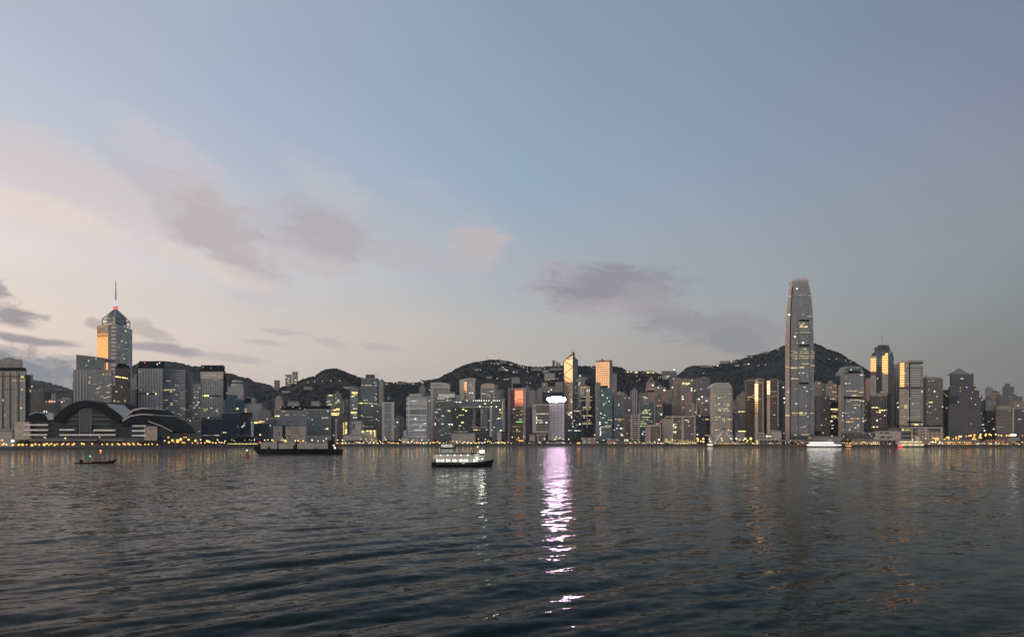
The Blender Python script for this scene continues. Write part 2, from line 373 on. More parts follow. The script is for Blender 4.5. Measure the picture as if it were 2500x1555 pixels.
# ------------------------------------------------------------------ mesh builders
class MB:
    def __init__(s): s.v = []; s.f = []
    def add(s, vs, fs):
        o = len(s.v); s.v += vs; s.f += [[i + o for i in f] for f in fs]; return s
    def box(s, x0, x1, y0, y1, z0, z1):
        return s.add([(x0, y0, z0), (x1, y0, z0), (x1, y1, z0), (x0, y1, z0), (x0, y0, z1), (x1, y0, z1), (x1, y1, z1), (x0, y1, z1)],
                     [(0, 3, 2, 1), (4, 5, 6, 7), (0, 1, 5, 4), (1, 2, 6, 5), (2, 3, 7, 6), (3, 0, 4, 7)])
    def prism(s, pts, z0, z1, pts_top=None):
        """plan polygon (counter-clockwise seen from above) raised from z0 to z1; z may be lists"""
        n = len(pts); pt = pts_top or pts
        zz0 = z0 if isinstance(z0, (list, tuple)) else [z0] * n
        zz1 = z1 if isinstance(z1, (list, tuple)) else [z1] * n
        vs = [(x, y, z) for (x, y), z in zip(pts, zz0)] + [(x, y, z) for (x, y), z in zip(pt, zz1)]
        return s.add(vs, [tuple(reversed(range(n))), tuple(range(n, 2 * n))] + [(i, (i + 1) % n, n + (i + 1) % n, n + i) for i in range(n)])
    def slab(s, pts, y0, y1):
        """polygon in the x-z plane (counter-clockwise seen from the front) pushed back from y0 to y1"""
        n = len(pts)
        vs = [(x, y0, z) for x, z in pts] + [(x, y1, z) for x, z in pts]
        return s.add(vs, [tuple(range(n)), tuple(reversed(range(n, 2 * n)))] + [((i + 1) % n, i, n + i, n + (i + 1) % n) for i in range(n)])
    def tube(s, a, c, r, n=6, r2=None):
        a = np.array(a, float); c = np.array(c, float); d = c - a; L = np.linalg.norm(d); d = d / L
        h = np.array((0, 0, 1.0)) if abs(d[2]) < .9 else np.array((1.0, 0, 0))
        p = np.cross(d, h); p /= np.linalg.norm(p); q = np.cross(d, p)
        r2 = r if r2 is None else r2
        vs = [tuple(a + r * (cos(2 * pi * i / n) * p + sin(2 * pi * i / n) * q)) for i in range(n)] + [tuple(c + r2 * (cos(2 * pi * i / n) * p + sin(2 * pi * i / n) * q)) for i in range(n)]
        return s.add(vs, [tuple(range(n)), tuple(reversed(range(n, 2 * n)))] + [((i + 1) % n, i, n + i, n + (i + 1) % n) for i in range(n)])
    def lathe(s, prof, n=16, cx=0, cy=0):
        vs = []; fs = []
        for r, z in prof: vs += [(cx + r * cos(2 * pi * i / n), cy + r * sin(2 * pi * i / n), z) for i in range(n)]
        k = len(prof)
        for j in range(k - 1):
            for i in range(n):
                i2 = (i + 1) % n
                fs.append((j * n + i, j * n + i2, (j + 1) * n + i2, (j + 1) * n + i))
        fs.append(tuple(reversed(range(n)))); fs.append(tuple(range((k - 1) * n, k * n)))
        return s.add(vs, fs)
    def ball(s, x, y, z, r, n=8, m=5, sz=1.0):
        prof = [(max(1e-3, r * sin(pi * j / m)), z - sz * r * cos(pi * j / m)) for j in range(m + 1)]
        return s.lathe(prof, n, x, y)
    def mesh(s, name):
        me = bpy.data.meshes.new(name); me.from_pydata(s.v, [], s.f); me.update(); return me
    def build(s, name, mat, parent=None, smooth=False):
        me = s.mesh(name)
        if mat is not None: me.materials.append(M[mat] if isinstance(mat, str) else mat)
        if smooth: me.shade_smooth()
        o = bpy.data.objects.new(name, me); COL.objects.link(o)
        if parent is not None: o.parent = parent
        return o

def tag(o, label=None, cat=None, group=None, kind=None):
    if label: o['label'] = label
    if cat: o['category'] = cat
    if group: o['group'] = group
    if kind: o['kind'] = kind
    return o
def thing(name, label, cat, loc=(0, 0, 0), rz=0, group=None):
    o = bpy.data.objects.new(name, None); o.empty_display_size = 1
    COL.objects.link(o); o.location = loc; o.rotation_euler = (0, 0, rz)
    return tag(o, label, cat, group)
def dup(src, loc, label=None, group=None, rz=None, sc=None):
    c = src.copy(); COL.objects.link(c); c.location = loc
    if rz is not None: c.rotation_euler = (0, 0, rz)
    if sc is not None: c.scale = sc if isinstance(sc, tuple) else (sc, sc, sc)
    if label: c['label'] = label
    if group: c['group'] = group
    for ch in src.children:
        d = ch.copy(); COL.objects.link(d); d.parent = c
        for g in ch.children:
            e = g.copy(); COL.objects.link(e); e.parent = d
    return c

# ------------------------------------------------------------------ water
def vnoise(x, y, seed):
    r = np.random.RandomState(seed); tab = r.rand(256, 256)
    xi = np.floor(x).astype(int); yi = np.floor(y).astype(int); fx = x - xi; fy = y - yi
    fx = fx * fx * (3 - 2 * fx); fy = fy * fy * (3 - 2 * fy)
    g = lambda a, c: tab[a % 256, c % 256]
    return (g(xi, yi) * (1 - fx) + g(xi + 1, yi) * fx) * (1 - fy) + (g(xi, yi + 1) * (1 - fx) + g(xi + 1, yi + 1) * fx) * fy

def grid_mesh(name, V, nr, nc, mat):
    idx = np.arange(nr * nc).reshape(nr, nc)
    q = np.stack([idx[:-1, :-1], idx[:-1, 1:], idx[1:, 1:], idx[1:, :-1]], -1).reshape(-1, 4)
    me = bpy.data.meshes.new(name)
    me.vertices.add(len(V)); me.vertices.foreach_set('co', V.astype(np.float32).ravel())
    me.loops.add(q.size); me.loops.foreach_set('vertex_index', q.astype(np.int32).ravel())
    me.polygons.add(len(q)); me.polygons.foreach_set('loop_start', (np.arange(len(q)) * 4).astype(np.int32))
    me.update(calc_edges=True); me.validate()
    me.shade_smooth()
    me.materials.append(M[mat])
    o = bpy.data.objects.new(name, me); COL.objects.link(o)
    return o

m, b = mat_new('sea_water'); M['sea_water'] = m
geo = b.n('ShaderNodeNewGeometry')
pos = geo.outputs['Position']
big = b.noise(pos, 0.018, 3, 0.55)
gust = b.lr(big, 0.35, 0.65, 0.55, 1.35)
n1 = b.noise(b.vm('MULTIPLY', pos, (0.55, 1.0, 1.0)), 1.1, 3, 0.6, out=1)
n2 = b.noise(b.vm('MULTIPLY', pos, (0.6, 1.0, 1.0)), 0.22, 2, 0.5, out=1)
off = b.vm('ADD', b.vm('SCALE', b.vm('SUBTRACT', n1, (.5, .5, .5)), b.m('MULTIPLY', gust, 0.40)), b.vm('SCALE', b.vm('SUBTRACT', n2, (.5, .5, .5)), 0.22))
chop = b.ss(b.m('DIVIDE', b.vm('LENGTH', pos, out=1), 1000.0), 0.03, 0.40, 0.55, 3.0)     # open water is choppier than the sheltered near shore
off = b.vm('MULTIPLY', b.vm('SCALE', off, chop), (0.8, 1.0, 0.0))
nrm = b.vm('NORMALIZE', b.vm('ADD', geo.outputs['Normal'], off))
far_sheen = b.ss(b.m('ADD', b.vm('LENGTH', pos, out=1), b.m('MULTIPLY', big, 120.0)), 90, 460)     # sky sheen put into the base colour: paler far out, dark close by
bsdf(b, Base_Color=b.mix(far_sheen, (.003, .010, .010, 1), (.092, .088, .076, 1)), Roughness=0.05, IOR=1.078, Normal=nrm)

def build_water():
    d = [12.0]
    while d[-1] < 700: d.append(d[-1] * 1.0046)
    while d[-1] < 14000: d.append(d[-1] * 1.04)
    d = np.array(d)
    tcol = np.concatenate([[-9, -5, -3, -2, -1.5], np.linspace(-1.15, 1.15, 640), [1.5, 2, 3, 5, 9]])
    D, T = np.meshgrid(d, tcol, indexing='ij')
    x = D * T; y = D.copy()
    spc = np.maximum(D * 0.0046, D * 2.3 / 640)
    z = np.zeros_like(x)
    r = np.random.RandomState(3)
    gust = 0.55 + 0.9 * vnoise(x / 55, y / 55, 5)
    for i in range(64):
        lam = 1.3 * (8.0 / 1.3) ** r.rand()
        th = radians(-62) + r.randn() * 0.55
        k = 2 * pi / lam
        amp = 0.0070 * lam / (2 * pi)
        fade = np.clip(lam / (2.2 * spc) - 1, 0, 1) * np.clip((900 - D) / 400, 0, 1)
        z += amp * gust * fade * np.sin(k * (cos(th) * x + sin(th) * y) + r.rand() * 7)
    # ferry wake: long low swells crossing from the lower left up to the right
    env0 = np.exp(-((x + 42 + 0.15 * (y - 90)) / 62) ** 2) * np.clip((y - 25) / 40, 0, 1) * np.clip((300 - y) / 150, 0, 1)
    env1 = np.exp(-((x - 25) / 55) ** 2) * np.clip((y - 25) / 30, 0, 1) * np.clip((170 - y) / 90, 0, 1) * 0.35
    warp = (vnoise(x / 30, y / 30, 11) - .5) * 5 + (vnoise(x / 9, y / 9, 12) - .5) * 1.6
    for lam, th, amp, en in [(10.5, -53, .130, env0 + env1), (8.0, -48, .060, env0 + .6 * env1), (14.0, -60, .135, env0 + env1), (5.6, -64, .024, env0 + env1)]:
        th = radians(th); k = 2 * pi / lam
        ph = k * (cos(th) * x + sin(th) * y + warp)
        g2 = 0.2 + 1.4 * vnoise((x + y) / 45 + lam * 3, (y - x) / 16, 17) ** 1.3
        z += amp * en * g2 * (np.sin(ph) + .38 * np.sin(2 * ph + 1.1) + .15 * np.sin(3 * ph + 2.0))
    V = np.stack([x, y, z], -1).reshape(-1, 3)
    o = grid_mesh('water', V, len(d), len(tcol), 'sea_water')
    tag(o, kind='structure', label='dark rippled harbour water')
build_water()

# ------------------------------------------------------------------ land and hills
m, b = mat_new('ground_mat'); M['ground_mat'] = m
tcn = b.n('ShaderNodeTexCoord')
n = b.noise(tcn.outputs['Object'], 0.03, 5, 0.6)
bsdf(b, Base_Color=b.mix(n, (.05, .045, .042, 1), (.13, .12, .11, 1)), Roughness=0.8)
def build_ground():
    mb = MB()
    pts = [(px, S(px)) for px in range(-400, 3001, 20)]
    front = [(X(px, y), y) for px, y in pts]
    back = [(X(3000, 6500), 6500), (X(-400, 6500), 6500)]
    mb.prism(front + back, -6.0, G)
    o = mb.build('ground', 'ground_mat'); tag(o, kind='structure', label='reclaimed waterfront land')
    # sea wall coping along the edge
    mb = MB()
    for (x0, y0), (x1, y1) in zip(front, front[1:]):
        mb.prism([(x0, y0 - .6), (x1, y1 - .6), (x1, y1 + 2.5), (x0, y0 + 2.5)], G - 1.2, G + .5)
    o = mb.build('sea_wall', 'dark_concrete'); tag(o, 'long dark concrete sea wall edging the waterfront', 'sea wall')
build_ground()

m, b = mat_new('hill_mat'); M['hill_mat'] = m
tcn = b.n('ShaderNodeTexCoord')
n = b.noise(tcn.outputs['Object'], 0.03, 6, 0.65)
n2 = b.noise(tcn.outputs['Object'], 0.004, 3, 0.5)
c = b.mix(b.lr(n, .3, .7), (.002, .004, .005, 1), (.007, .009, .009, 1))
c = b.mix(b.lr(n2, .4, .65, 0, .3), c, (.010, .011, .011, 1))
bsdf(b, Base_Color=c, Roughness=0.95)

HILLS = {
    'east': (4300, 3300, [(-260, 905), (-60, 906), (60, 918), (81, 927), (110, 932), (140, 941), (178, 951), (240, 975), (330, 1010), (420, 1050)]),
    'far': (3500, 2700, [(215, 960), (280, 915), (318, 897), (340, 886), (398, 883), (426, 884), (448, 889), (470, 895), (490, 895), (548, 911), (565, 913), (589, 920), (605, 923), (620, 932), (654, 939), (669, 945), (691, 949), (730, 958), (800, 985), (880, 1030)]),
    'mid': (2900, 2150, [(560, 1020), (620, 965), (680, 950), (713, 938), (747, 924), (769, 919), (789, 905), (802, 902), (821, 901), (839, 907), (858, 916), (880, 923), (923, 932), (949, 935), (977, 933), (1010, 936), (1025, 933), (1055, 928), (1071, 925), (1088, 915), (1103, 909), (1114, 901), (1125, 897), (1144, 889), (1157, 886), (1188, 880), (1207, 879), (1235, 882), (1250, 885), (1266, 892), (1287, 895), (1305, 897), (1324, 897), (1348, 894), (1380, 893), (1411, 895), (1424, 895), (1496, 896), (1518, 899), (1526, 905), (1539, 908), (1563, 908), (1594, 907), (1605, 913), (1625, 918), (1655, 919), (1680, 930), (1760, 950), (1840, 985), (1920, 1030)]),
    'peak': (3250, 2250, [(1560, 1015), (1610, 950), (1640, 930), (1655, 917), (1667, 907), (1681, 897), (1693, 894), (1743, 895), (1767, 888), (1790, 882), (1813, 877), (1850, 866), (1884, 858), (1902, 851), (1915, 844), (1935, 838), (1965, 836), (1989, 840), (2004, 845), (2018, 853), (2033, 857), (2054, 865), (2070, 876), (2096, 891), (2124, 908), (2170, 930), (2220, 955), (2300, 985), (2420, 1020), (2520, 1050)]),
}
def crest(h, px):
    pts = HILLS[h][2]
    if px <= pts[0][0]: return pts[0][1]
    for (a, c), (d, e) in zip(pts, pts[1:]):
        if px <= d: return c + (e - c) * (px - a) / (d - a)
    return pts[-1][1]
def hill_z(h, px, t):
    Yc, Yf, _ = HILLS[h]
    zc = Z(crest(h, px), Yc)
    return G - 1 + (zc - G) * t * (1.25 - 0.25 * t)
def hill_pt(h, px, py):
    """the point on a hill's front slope that the photo shows at (px, py)"""
    Yc, Yf, _ = HILLS[h]
    for i in range(101):
        tt = i / 100; Y = Yf + (Yc - Yf) * tt
        z = hill_z(h, px, tt)
        if z >= Z(py, Y): return X(px, Y), Y, z
    return X(px, Yc), Yc, hill_z(h, px, 1)
TREES = []
def build_hills():
    r = np.random.RandomState(9)
    for h, (Yc, Yf, pts) in HILLS.items():
        pxs = np.arange(pts[0][0], pts[-1][0] + 1, 3.0)
        ts = np.concatenate([np.linspace(0, 1, 40), np.linspace(1.05, 2.0, 8)])
        V = []
        for t in ts:
            Y = Yf + (Yc - Yf) * t
            for px in pxs:
                z = hill_z(h, px, t) if t <= 1 else hill_z(h, px, 1) * (1 - ((t - 1)) ** 1.5) + (G - 1) * (t - 1) ** 1.5
                xx = X(px, Yc) * (0.75 + 0.25 * min(t, 1.0)) if False else X(px, Y)
                V.append((xx, Y, z))
        V = np.array(V)
        nz = (vnoise(V[:, 0] / 70 + 50, V[:, 1] / 70, 21) - .5) * 16 + (vnoise(V[:, 0] / 22 + 50, V[:, 1] / 22, 22) - .5) * 6
        tt = np.repeat(ts, len(pxs))
        V[:, 2] += nz * np.clip(tt * 3, 0, 1) * np.where(tt > .93, .35, 1.0) - 2.5
        o = grid_mesh('hill', V, len(ts), len(pxs), 'hill_mat')
        tag(o, kind='structure', label={'east': 'low grey hill at the far left', 'far': 'wooded ridge behind the left towers', 'mid': 'long dark hill behind the middle of the city', 'peak': 'tall dark peak behind the tallest tower'}[h])
        # scattered tree crowns: they roughen the slopes and the skyline
        n = {'east': 1800, 'far': 3800, 'mid': 13000, 'peak': 10500}[h]
        for i in range(n):
            px = pts[0][0] + (pts[-1][0] - pts[0][0]) * r.rand()
            t = 1.0 if r.rand() < .22 else r.rand() ** .8
            Y = Yf + (Yc - Yf) * t
            z = hill_z(h, px, t)
            if z > 12: TREES.append((X(px, Y), Y, z - 2.2, 2.3 + 3.2 * r.rand() ** 2))
build_hills()

m, b = mat_new('wood_mat'); M['wood_mat'] = m
tcn = b.n('ShaderNodeTexCoord')
bsdf(b, Base_Color=b.mix(b.lr(b.noise(tcn.outputs['Object'], 0.06, 4, 0.6), .3, .7), (.006, .009, .009, 1), (.017, .021, .018, 1)), Roughness=0.95, Specular_IOR_Level=0.1)
def build_wood():
    r = np.random.RandomState(4)
    ph = (1 + 5 ** .5) / 2
    base = np.array([(-1, ph, 0), (1, ph, 0), (-1, -ph, 0), (1, -ph, 0), (0, -1, ph), (0, 1, ph), (0, -1, -ph), (0, 1, -ph), (ph, 0, -1), (ph, 0, 1), (-ph, 0, -1), (-ph, 0, 1)]) / 1.9
    tri = np.array([(0, 11, 5), (0, 5, 1), (0, 1, 7), (0, 7, 10), (0, 10, 11), (1, 5, 9), (5, 11, 4), (11, 10, 2), (10, 7, 6), (7, 1, 8), (3, 9, 4), (3, 4, 2), (3, 2, 6), (3, 6, 8), (3, 8, 9), (4, 9, 5), (2, 4, 11), (6, 2, 10), (8, 6, 7), (9, 8, 1)])
    Vs = []; Fs = []; k = 0
    for (x, y, z, s) in TREES:
        b3 = base * (0.6 + 0.7 * r.rand(12, 1)) * np.array((s, s, s * (.8 + .5 * r.rand())))
        Vs.append(b3 + np.array((x, y, z + s * .4))); Fs.append(tri + k); k += 12
    V = np.concatenate(Vs); Fc = np.concatenate(Fs)
    me = bpy.data.meshes.new('hillside_woods')
    me.from_pydata(V.tolist(), [], Fc.tolist()); me.update()
    me.materials.append(M['wood_mat'])
    o = bpy.data.objects.new('hillside_woods', me); COL.objects.link(o)
    tag(o, 'dark woods covering the hills behind the city', 'woods', kind='stuff')
build_wood()

# ------------------------------------------------------------------ buildings
LK = {'Y': 'win_yellow', 'W': 'win_white', 'O': 'win_orange', 'G': 'win_green', 'D': 'win_dim', 'A': 'win_gold', 'B': 'win_blue', 'N': 'win_neon',
      'w': 'dot_white', 'y': 'dot_yellow', 'o': 'dot_orange', 'r': 'dot_red'}
DIMMER = {'win_yellow': 'win_gold', 'win_white': 'win_dim', 'win_gold': 'win_dim', 'win_dim': 'win_faint', 'dot_yellow': 'win_yellow', 'dot_white': 'win_white', 'win_orange': 'win_faint', 'win_green': 'win_dim', 'win_neon': 'win_green', 'dot_orange': 'win_orange'}
class Bd:
    """one building: an empty at its base, parts laid out in metres around it.  px/py are photo pixels at the depth Y of its front"""
    def __init__(s, name, label, pc, Y, cat='building', group=None, base=G):
        s.Y = Y; s.xc = X(pc, Y); s.base = base
        s.o = thing(name, label, cat, (s.xc, Y, base), 0, group)
    def lx(s, px, dy=0): return X(px, s.Y + dy) - s.xc
    def lz(s, py, dy=0): return Z(py, s.Y + dy) - s.base
    def box(s, name, px0, px1, py0, py1, mat, dy=0, d=20, parent=None, side=None):
        """py0 is the top, py1 the bottom (None: the ground)"""
        z0 = 0 if py1 is None else s.lz(py1, dy)
        mb = MB().prism(s.foot(px0, px1, dy, d), z0, s.lz(py0, dy))
        return mb.build(name, mat, parent or s.o)
    def foot(s, px0, px1, dy, d, e=0.0, lim=4.0):
        """plan of a block: the flank that looks towards the viewer runs slightly inwards, so it stays narrow"""
        xa, xb = s.lx(px0, dy), s.lx(px1, dy)
        ya, yb = s.lx(px0 - lim, dy + d), s.lx(px1 + lim, dy + d)
        xc, xd = max(xa, ya), min(xb, yb)
        if xd - xc < .3 * (xb - xa): xc, xd = xa + .3 * (xb - xa), xb - .3 * (xb - xa)
        return [(xa - e, dy - e), (xb + e, dy - e), (xd + e, dy + d + e), (xc - e, dy + d + e)]
    def plan(s, name, pts, py0, py1, mat, parent=None, tops=None):
        """pts: (px, dy) from left to right along the front, then back; py0 the top"""
        P = [(s.lx(px, dy), dy) for px, dy in pts]
        z0 = 0 if py1 is None else s.lz(py1)
        z1 = [s.lz(t) for t in tops] if tops else s.lz(py0)
        return MB().prism(P, z0, z1).build(name, mat, parent or s.o)
    def face(s, name, a, c, py0, py1, mat, tops=None, inset=0.25, parent=None):
        """a thin cladding panel on one vertical face from a=(px,dy) to c=(px,dy), standing a little proud"""
        (x0, y0), (x1, y1) = (s.lx(a[0], a[1]), a[1]), (s.lx(c[0], c[1]), c[1])
        L = math.hypot(x1 - x0, y1 - y0); nx, ny = (y1 - y0) / L, -(x1 - x0) / L
        P = [(x0 + nx * inset, y0 + ny * inset), (x1 + nx * inset, y1 + ny * inset), (x1, y1), (x0, y0)]
        z1 = s.lz(py0) if tops is None else [s.lz(tops[0]), s.lz(tops[1]), s.lz(tops[1]), s.lz(tops[0])]
        return MB().prism(P, s.lz(py1) if py1 else 0.3, z1).build(name, mat, parent or s.o)
    def poly(s, name, pts, mat, dy=0, d=20, parent=None):
        return MB().slab([(s.lx(px, dy), s.lz(py, dy)) for px, py in pts], dy, dy + d).build(name, mat, parent or s.o)
    def lit(s, specs, dy=0, proud=.35, name='lit_window'):
        for (x0, x1, y, h, k) in specs:
            if x1 - x0 <= 4.2:
                MB().box(s.lx(x0, dy), s.lx(x1, dy), dy - proud, dy - .02, s.lz(y + h / 2, dy), s.lz(y - h / 2, dy)).build(name, LK[k], s.o); continue
            q = random.Random(int(x0 * 31 + y * 17)); mb = MB(); mi = []
            x = x0
            while x < x1 - .4:
                wd = min(q.choice((1.2, 1.8, 2.6)), x1 - x)
                if q.random() > .1:
                    mb.box(s.lx(x, dy), s.lx(x + wd, dy), dy - proud, dy - .02, s.lz(y + h / 2, dy), s.lz(y - h / 2, dy)); mi += [0 if q.random() < .62 else 1] * 6
                x += wd + q.choice((.25, .3, .7))
            if not mi: continue
            if len(mi) <= 24:
                for p_ in range(len(mi) // 6):
                    m1 = MB(); m1.add(mb.v[p_ * 8:p_ * 8 + 8], [[i - p_ * 8 for i in f] for f in mb.f[p_ * 6:p_ * 6 + 6]])
                    m1.build(name, LK[k] if mi[p_ * 6] == 0 else DIMMER.get(LK[k], 'win_dim'), s.o)
                continue
            o = mb.build(name + '_row', LK[k], s.o); o.data.materials.append(M[DIMMER.get(LK[k], 'win_dim')])
            o.data.polygons.foreach_set('material_index', mi)
    def lamps(s, specs, dy=0, r=.8, name='lamp'):
        for (x, y, k) in specs:
            MB().ball(s.lx(x, dy), dy - r - .1, s.lz(y, dy), r, 6, 4).build(name, LK.get(k, k), s.o)
    def mast(s, px, py0, py1, dy=5, r=.5, mat='steel', name='mast'):
        return MB().tube((s.lx(px, dy), dy, s.lz(py1, dy)), (s.lx(px, dy), dy, s.lz(py0, dy)), r, 6, r * .5).build(name, mat, s.o)

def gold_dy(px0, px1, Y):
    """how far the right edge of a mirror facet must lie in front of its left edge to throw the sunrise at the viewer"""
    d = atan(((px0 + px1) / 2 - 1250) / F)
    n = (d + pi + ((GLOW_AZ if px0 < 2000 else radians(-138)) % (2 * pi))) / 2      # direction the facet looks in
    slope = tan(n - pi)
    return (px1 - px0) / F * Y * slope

def tower(name, label, px0, px1, py, off, mat, d=28, roof='roof_grey', plant=None, lits=(), parapet=True, group=None, cat='building', bottom=None, Y=None, cap=None):
    Y = Y or S((px0 + px1) / 2) + off
    base = G if bottom is None else Z(bottom, Y)
    t = Bd(name, label, (px0 + px1) / 2, Y, cat, group, base)
    t.box('wall', px0, px1, py, None, mat, 0, d)
    h = t.lz(py)
    wd = t.lx(px1) - t.lx(px0)
    x0, x1 = t.lx(px0), t.lx(px1)
    if parapet:
        MB().prism(t.foot(px0, px1, 0, d, .25), h - 1.0, h + 1.0).build('roof', roof, t.o)
    if plant is None and wd > 8:
        r = random.Random(int(px0 * 7 + py))
        pw = wd * r.uniform(.3, .55); pxx = x0 + (wd - pw) * r.uniform(.15, .85)
        m2 = MB().box(pxx, pxx + pw, d * .3, d * .7, h + 1.0, h + r.uniform(3, 5.5))
        if r.random() < .5: m2.box(pxx + pw * .3, pxx + pw * .6, d * .4, d * .6, h + 3, h + r.uniform(6, 8))
        m2.build('roof_plant', r.choice(['roof_grey', 'grey_concrete', 'dark_concrete']), t.o)
    if plant is None and random.Random(int(px0 * 3 + py * 5)).random() < .4:
        q = random.Random(int(px0)); ax = x0 + wd * q.uniform(.2, .8)
        MB().tube((ax, d * .5, h + .8), (ax, d * .5, h + q.uniform(9, 16)), .35, 5, .15).build('antenna', 'pole_metal', t.o)
    for p in plant or ():      # (px0, px1, py, mat, dy, d)
        a, bb, c, mm = p[:4]
        ddy = p[4] if len(p) > 4 else 3
        MB().box(t.lx(a, 0), t.lx(bb, 0), ddy, ddy + (p[5] if len(p) > 5 else d * .6), h + (1.0 if parapet else .02), max(h + 1.6, t.lz(c))).build('roof_plant', mm, t.o)
    t.lit(lits)
    return t

# --- far left waterfront block
t = Bd('office_tower', 'dark grey waterfront tower cut by the left picture edge, with black vertical strips', 30, 1190)
t.box('wall', -40, 62, 906, None, 'grey_ribs', 0, 40)
t.plan('wing', [(62.3, 6), (80.5, 6), (80.5, 30), (66, 30)], 914, None, 'dark_glass')
t.box('roof_band', -40.5, 61, 897, 906, 'roof_black', 0.8, 36)
t.box('roof_plant', -30, 51, 877, 897, 'roof_grey', 4, 25)
t.box('roof_hut', 8, 30, 873, 877, 'roof_grey', 9, 10)
for px in (7, 25, 45): t.box('window_strip', px - 2.2, px + 2.2, 910, 1046, 'black_glass', -.5, .48)
t.box('floor_band', -40, 61, 917, 920, 'black_glass', -.6, .58); t.box('floor_band', 10, 42, 950, 951.5, 'black_glass', -.6, .58)
t.lit([(29, 43, 929, 3, 'D'), (48, 61, 930, 2.5, 'D'), (51, 58, 920, 4, 'Y'), (52, 57, 951, 2.5, 'Y'), (50, 54, 996, 2.5, 'Y')], -.6)
tower('office_block', 'low dark block between the far left tower and the exhibition hall', 81, 107, 954, 260, 'residential_dark', 30)
tower('apartment_block', 'grey apartment block with an orange lit hall, behind the left end of the exhibition hall', 107, 133, 981, 240, 'residential_grey', 26, lits=[(112, 117, 980.5, 3, 'O'), (119, 135, 980, 5, 'O')])
tower('apartment_block', 'small pale block on the far left slope above the orange lit hall', 122, 136, 962, 420, 'residential_grey', 18, lits=[(123, 127, 955, 2, 'o'), (128, 134, 954, 2, 'o')][:0])
tower('apartment_block', 'dim block behind the left end of the curved black roof', 140, 176, 975, 380, 'residential_dark', 30, lits=[(149, 153, 981, 3, 'W'), (156, 158, 978, 3, 'D')])
tower('low_block', 'low pale waterfront block at the left edge of the picture', -40, 30, 1052, -0, 'pale_wall', 15, plant=[(6, 12, 1049, 'pale_concrete')], Y=1035)

# --- exhibition hall with the winged roof
t = Bd('exhibition_hall', 'long exhibition hall on the water with black winged roofs and white balcony bands', 215, 1145, 'hall')
t.box('hall_wall', 60, 395, 1027, None, 'glass_teal', 6, 90)
t.box('end_wall', 36, 72, 1030, 1072, 'beige_stone', 0, 40)
t.box('end_wall', 352, 384, 1040, 1075, 'pinkish_stone', 0, 30)
t.box('base_wall', 72, 352, 1068, None, 'dark_concrete', 2, 30)
t.box('canopy', 70, 300, 1073, 1075.5, 'grey_concrete', -3, 4)
for x0, x1, y in [(57, 117, 1037), (57, 116, 1049.5), (57, 115, 1061.5), (145, 182, 1049), (145, 281, 1061.5), (228, 281, 1050), (322, 356, 1039.5), (322, 354, 1051.5), (322, 356, 1063)]:
    t.box('balcony', x0, x1, y - 2, y + 2, 'white_paint', -1.5, 8)
out = [(131, 1031), (133, 1018), (148, 1002), (165, 990), (185, 981), (206, 977), (225, 979), (245, 986), (265, 998), (282, 1012), (296, 1027)]
inn = [(284, 1032), (270, 1021), (252, 1010), (235, 1001), (218, 994), (206, 992), (197, 994), (185, 999), (170, 1009), (157, 1021), (152, 1032)]
n = len(out)
def arch(pa, pb, name, mat, dy, d, lift=0):
    mb = MB(); k = len(pa)
    vs = [(t.lx(x, dy), dy, t.lz(y, dy)) for x, y in pa] + [(t.lx(x, dy), dy, t.lz(y, dy)) for x, y in pb] + [(t.lx(x, dy), dy + d, t.lz(y, dy) + lift) for x, y in pa] + [(t.lx(x, dy), dy + d, t.lz(y, dy) + lift) for x, y in pb]
    fs = []
    for i in range(k - 1):
        fs += [(k + i, k + i + 1, i + 1, i), (i, i + 1, 2 * k + i + 1, 2 * k + i), (k + i + 1, k + i, 3 * k + i, 3 * k + i + 1), (2 * k + i, 2 * k + i + 1, 3 * k + i + 1, 3 * k + i)]
    fs += [(0, 2 * k, 3 * k, k), (k - 1, 2 * k - 1, 4 * k - 1, 3 * k - 1)]
    mb.add(vs, fs); return mb.build(name, mat, t.o)
arch(out, inn[::-1], 'roof', 'roof_black', -6, 110)
t.poly('glass_front', inn[::-1][::-1] + [(152, 1033), (284, 1033)][:0], 'glass_teal', 1, 4)
t.box('window', 195, 221, 996, 1062, 'navy_glass', .2, .75)
for px in (194, 221.5): t.box('mullion', px, px + 1.2, 998, 1068, 'steel', -.4, .58)
for y in (1012, 1022, 1034): t.box('mullion', 163, 193.5, y, y + 1, 'steel', -.3, .9)
for y in (1012, 1022, 1034): t.box('mullion', 223, 268, y, y + 1, 'steel', -.3, .9)
# side wings of the roof
up = [(300, 1019), (312, 1009), (328, 1001), (348, 996), (365, 998), (380, 1007)]
t.poly('upper_wing', [(300, 1030)] + [(384, 1030)] + up[::-1], 'roof_black', 10, 60)
arch([(262, 985), (282, 1003), (300, 1012), (326, 998), (348, 994.5), (368, 997)], [(262, 988), (282, 1010), (300, 1024), (326, 1003), (348, 998), (368, 999)], 'roof_edge', 'roof_pale', 8, 50)
low = [(299, 1030), (318, 1017), (346, 1013), (370, 1014), (393, 1023), (411, 1038), (423, 1053)]
lin2 = [(299, 1041), (318, 1036), (346, 1034), (370, 1036), (392, 1042), (408, 1050), (422, 1057)]
arch(low, lin2, 'roof', 'roof_black', -4, 80)
arch([(299, 1024), (318, 1013.5), (346, 1009.5), (372, 1011)], [(299, 1029), (318, 1017), (346, 1012.7), (372, 1013.6)], 'roof_edge', 'roof_pale', -5, 70)
arch([(361, 1027), (393, 1038), (420, 1052)], [(361, 1029), (393, 1040.5), (420, 1054)], 'roof_edge', 'roof_pale', -5.5, 1.2)
t.poly('glass_front', [(299, 1068), (421, 1068), (421, 1056), (393, 1041), (346, 1034), (299, 1040)], 'glass_teal', 3, 3)
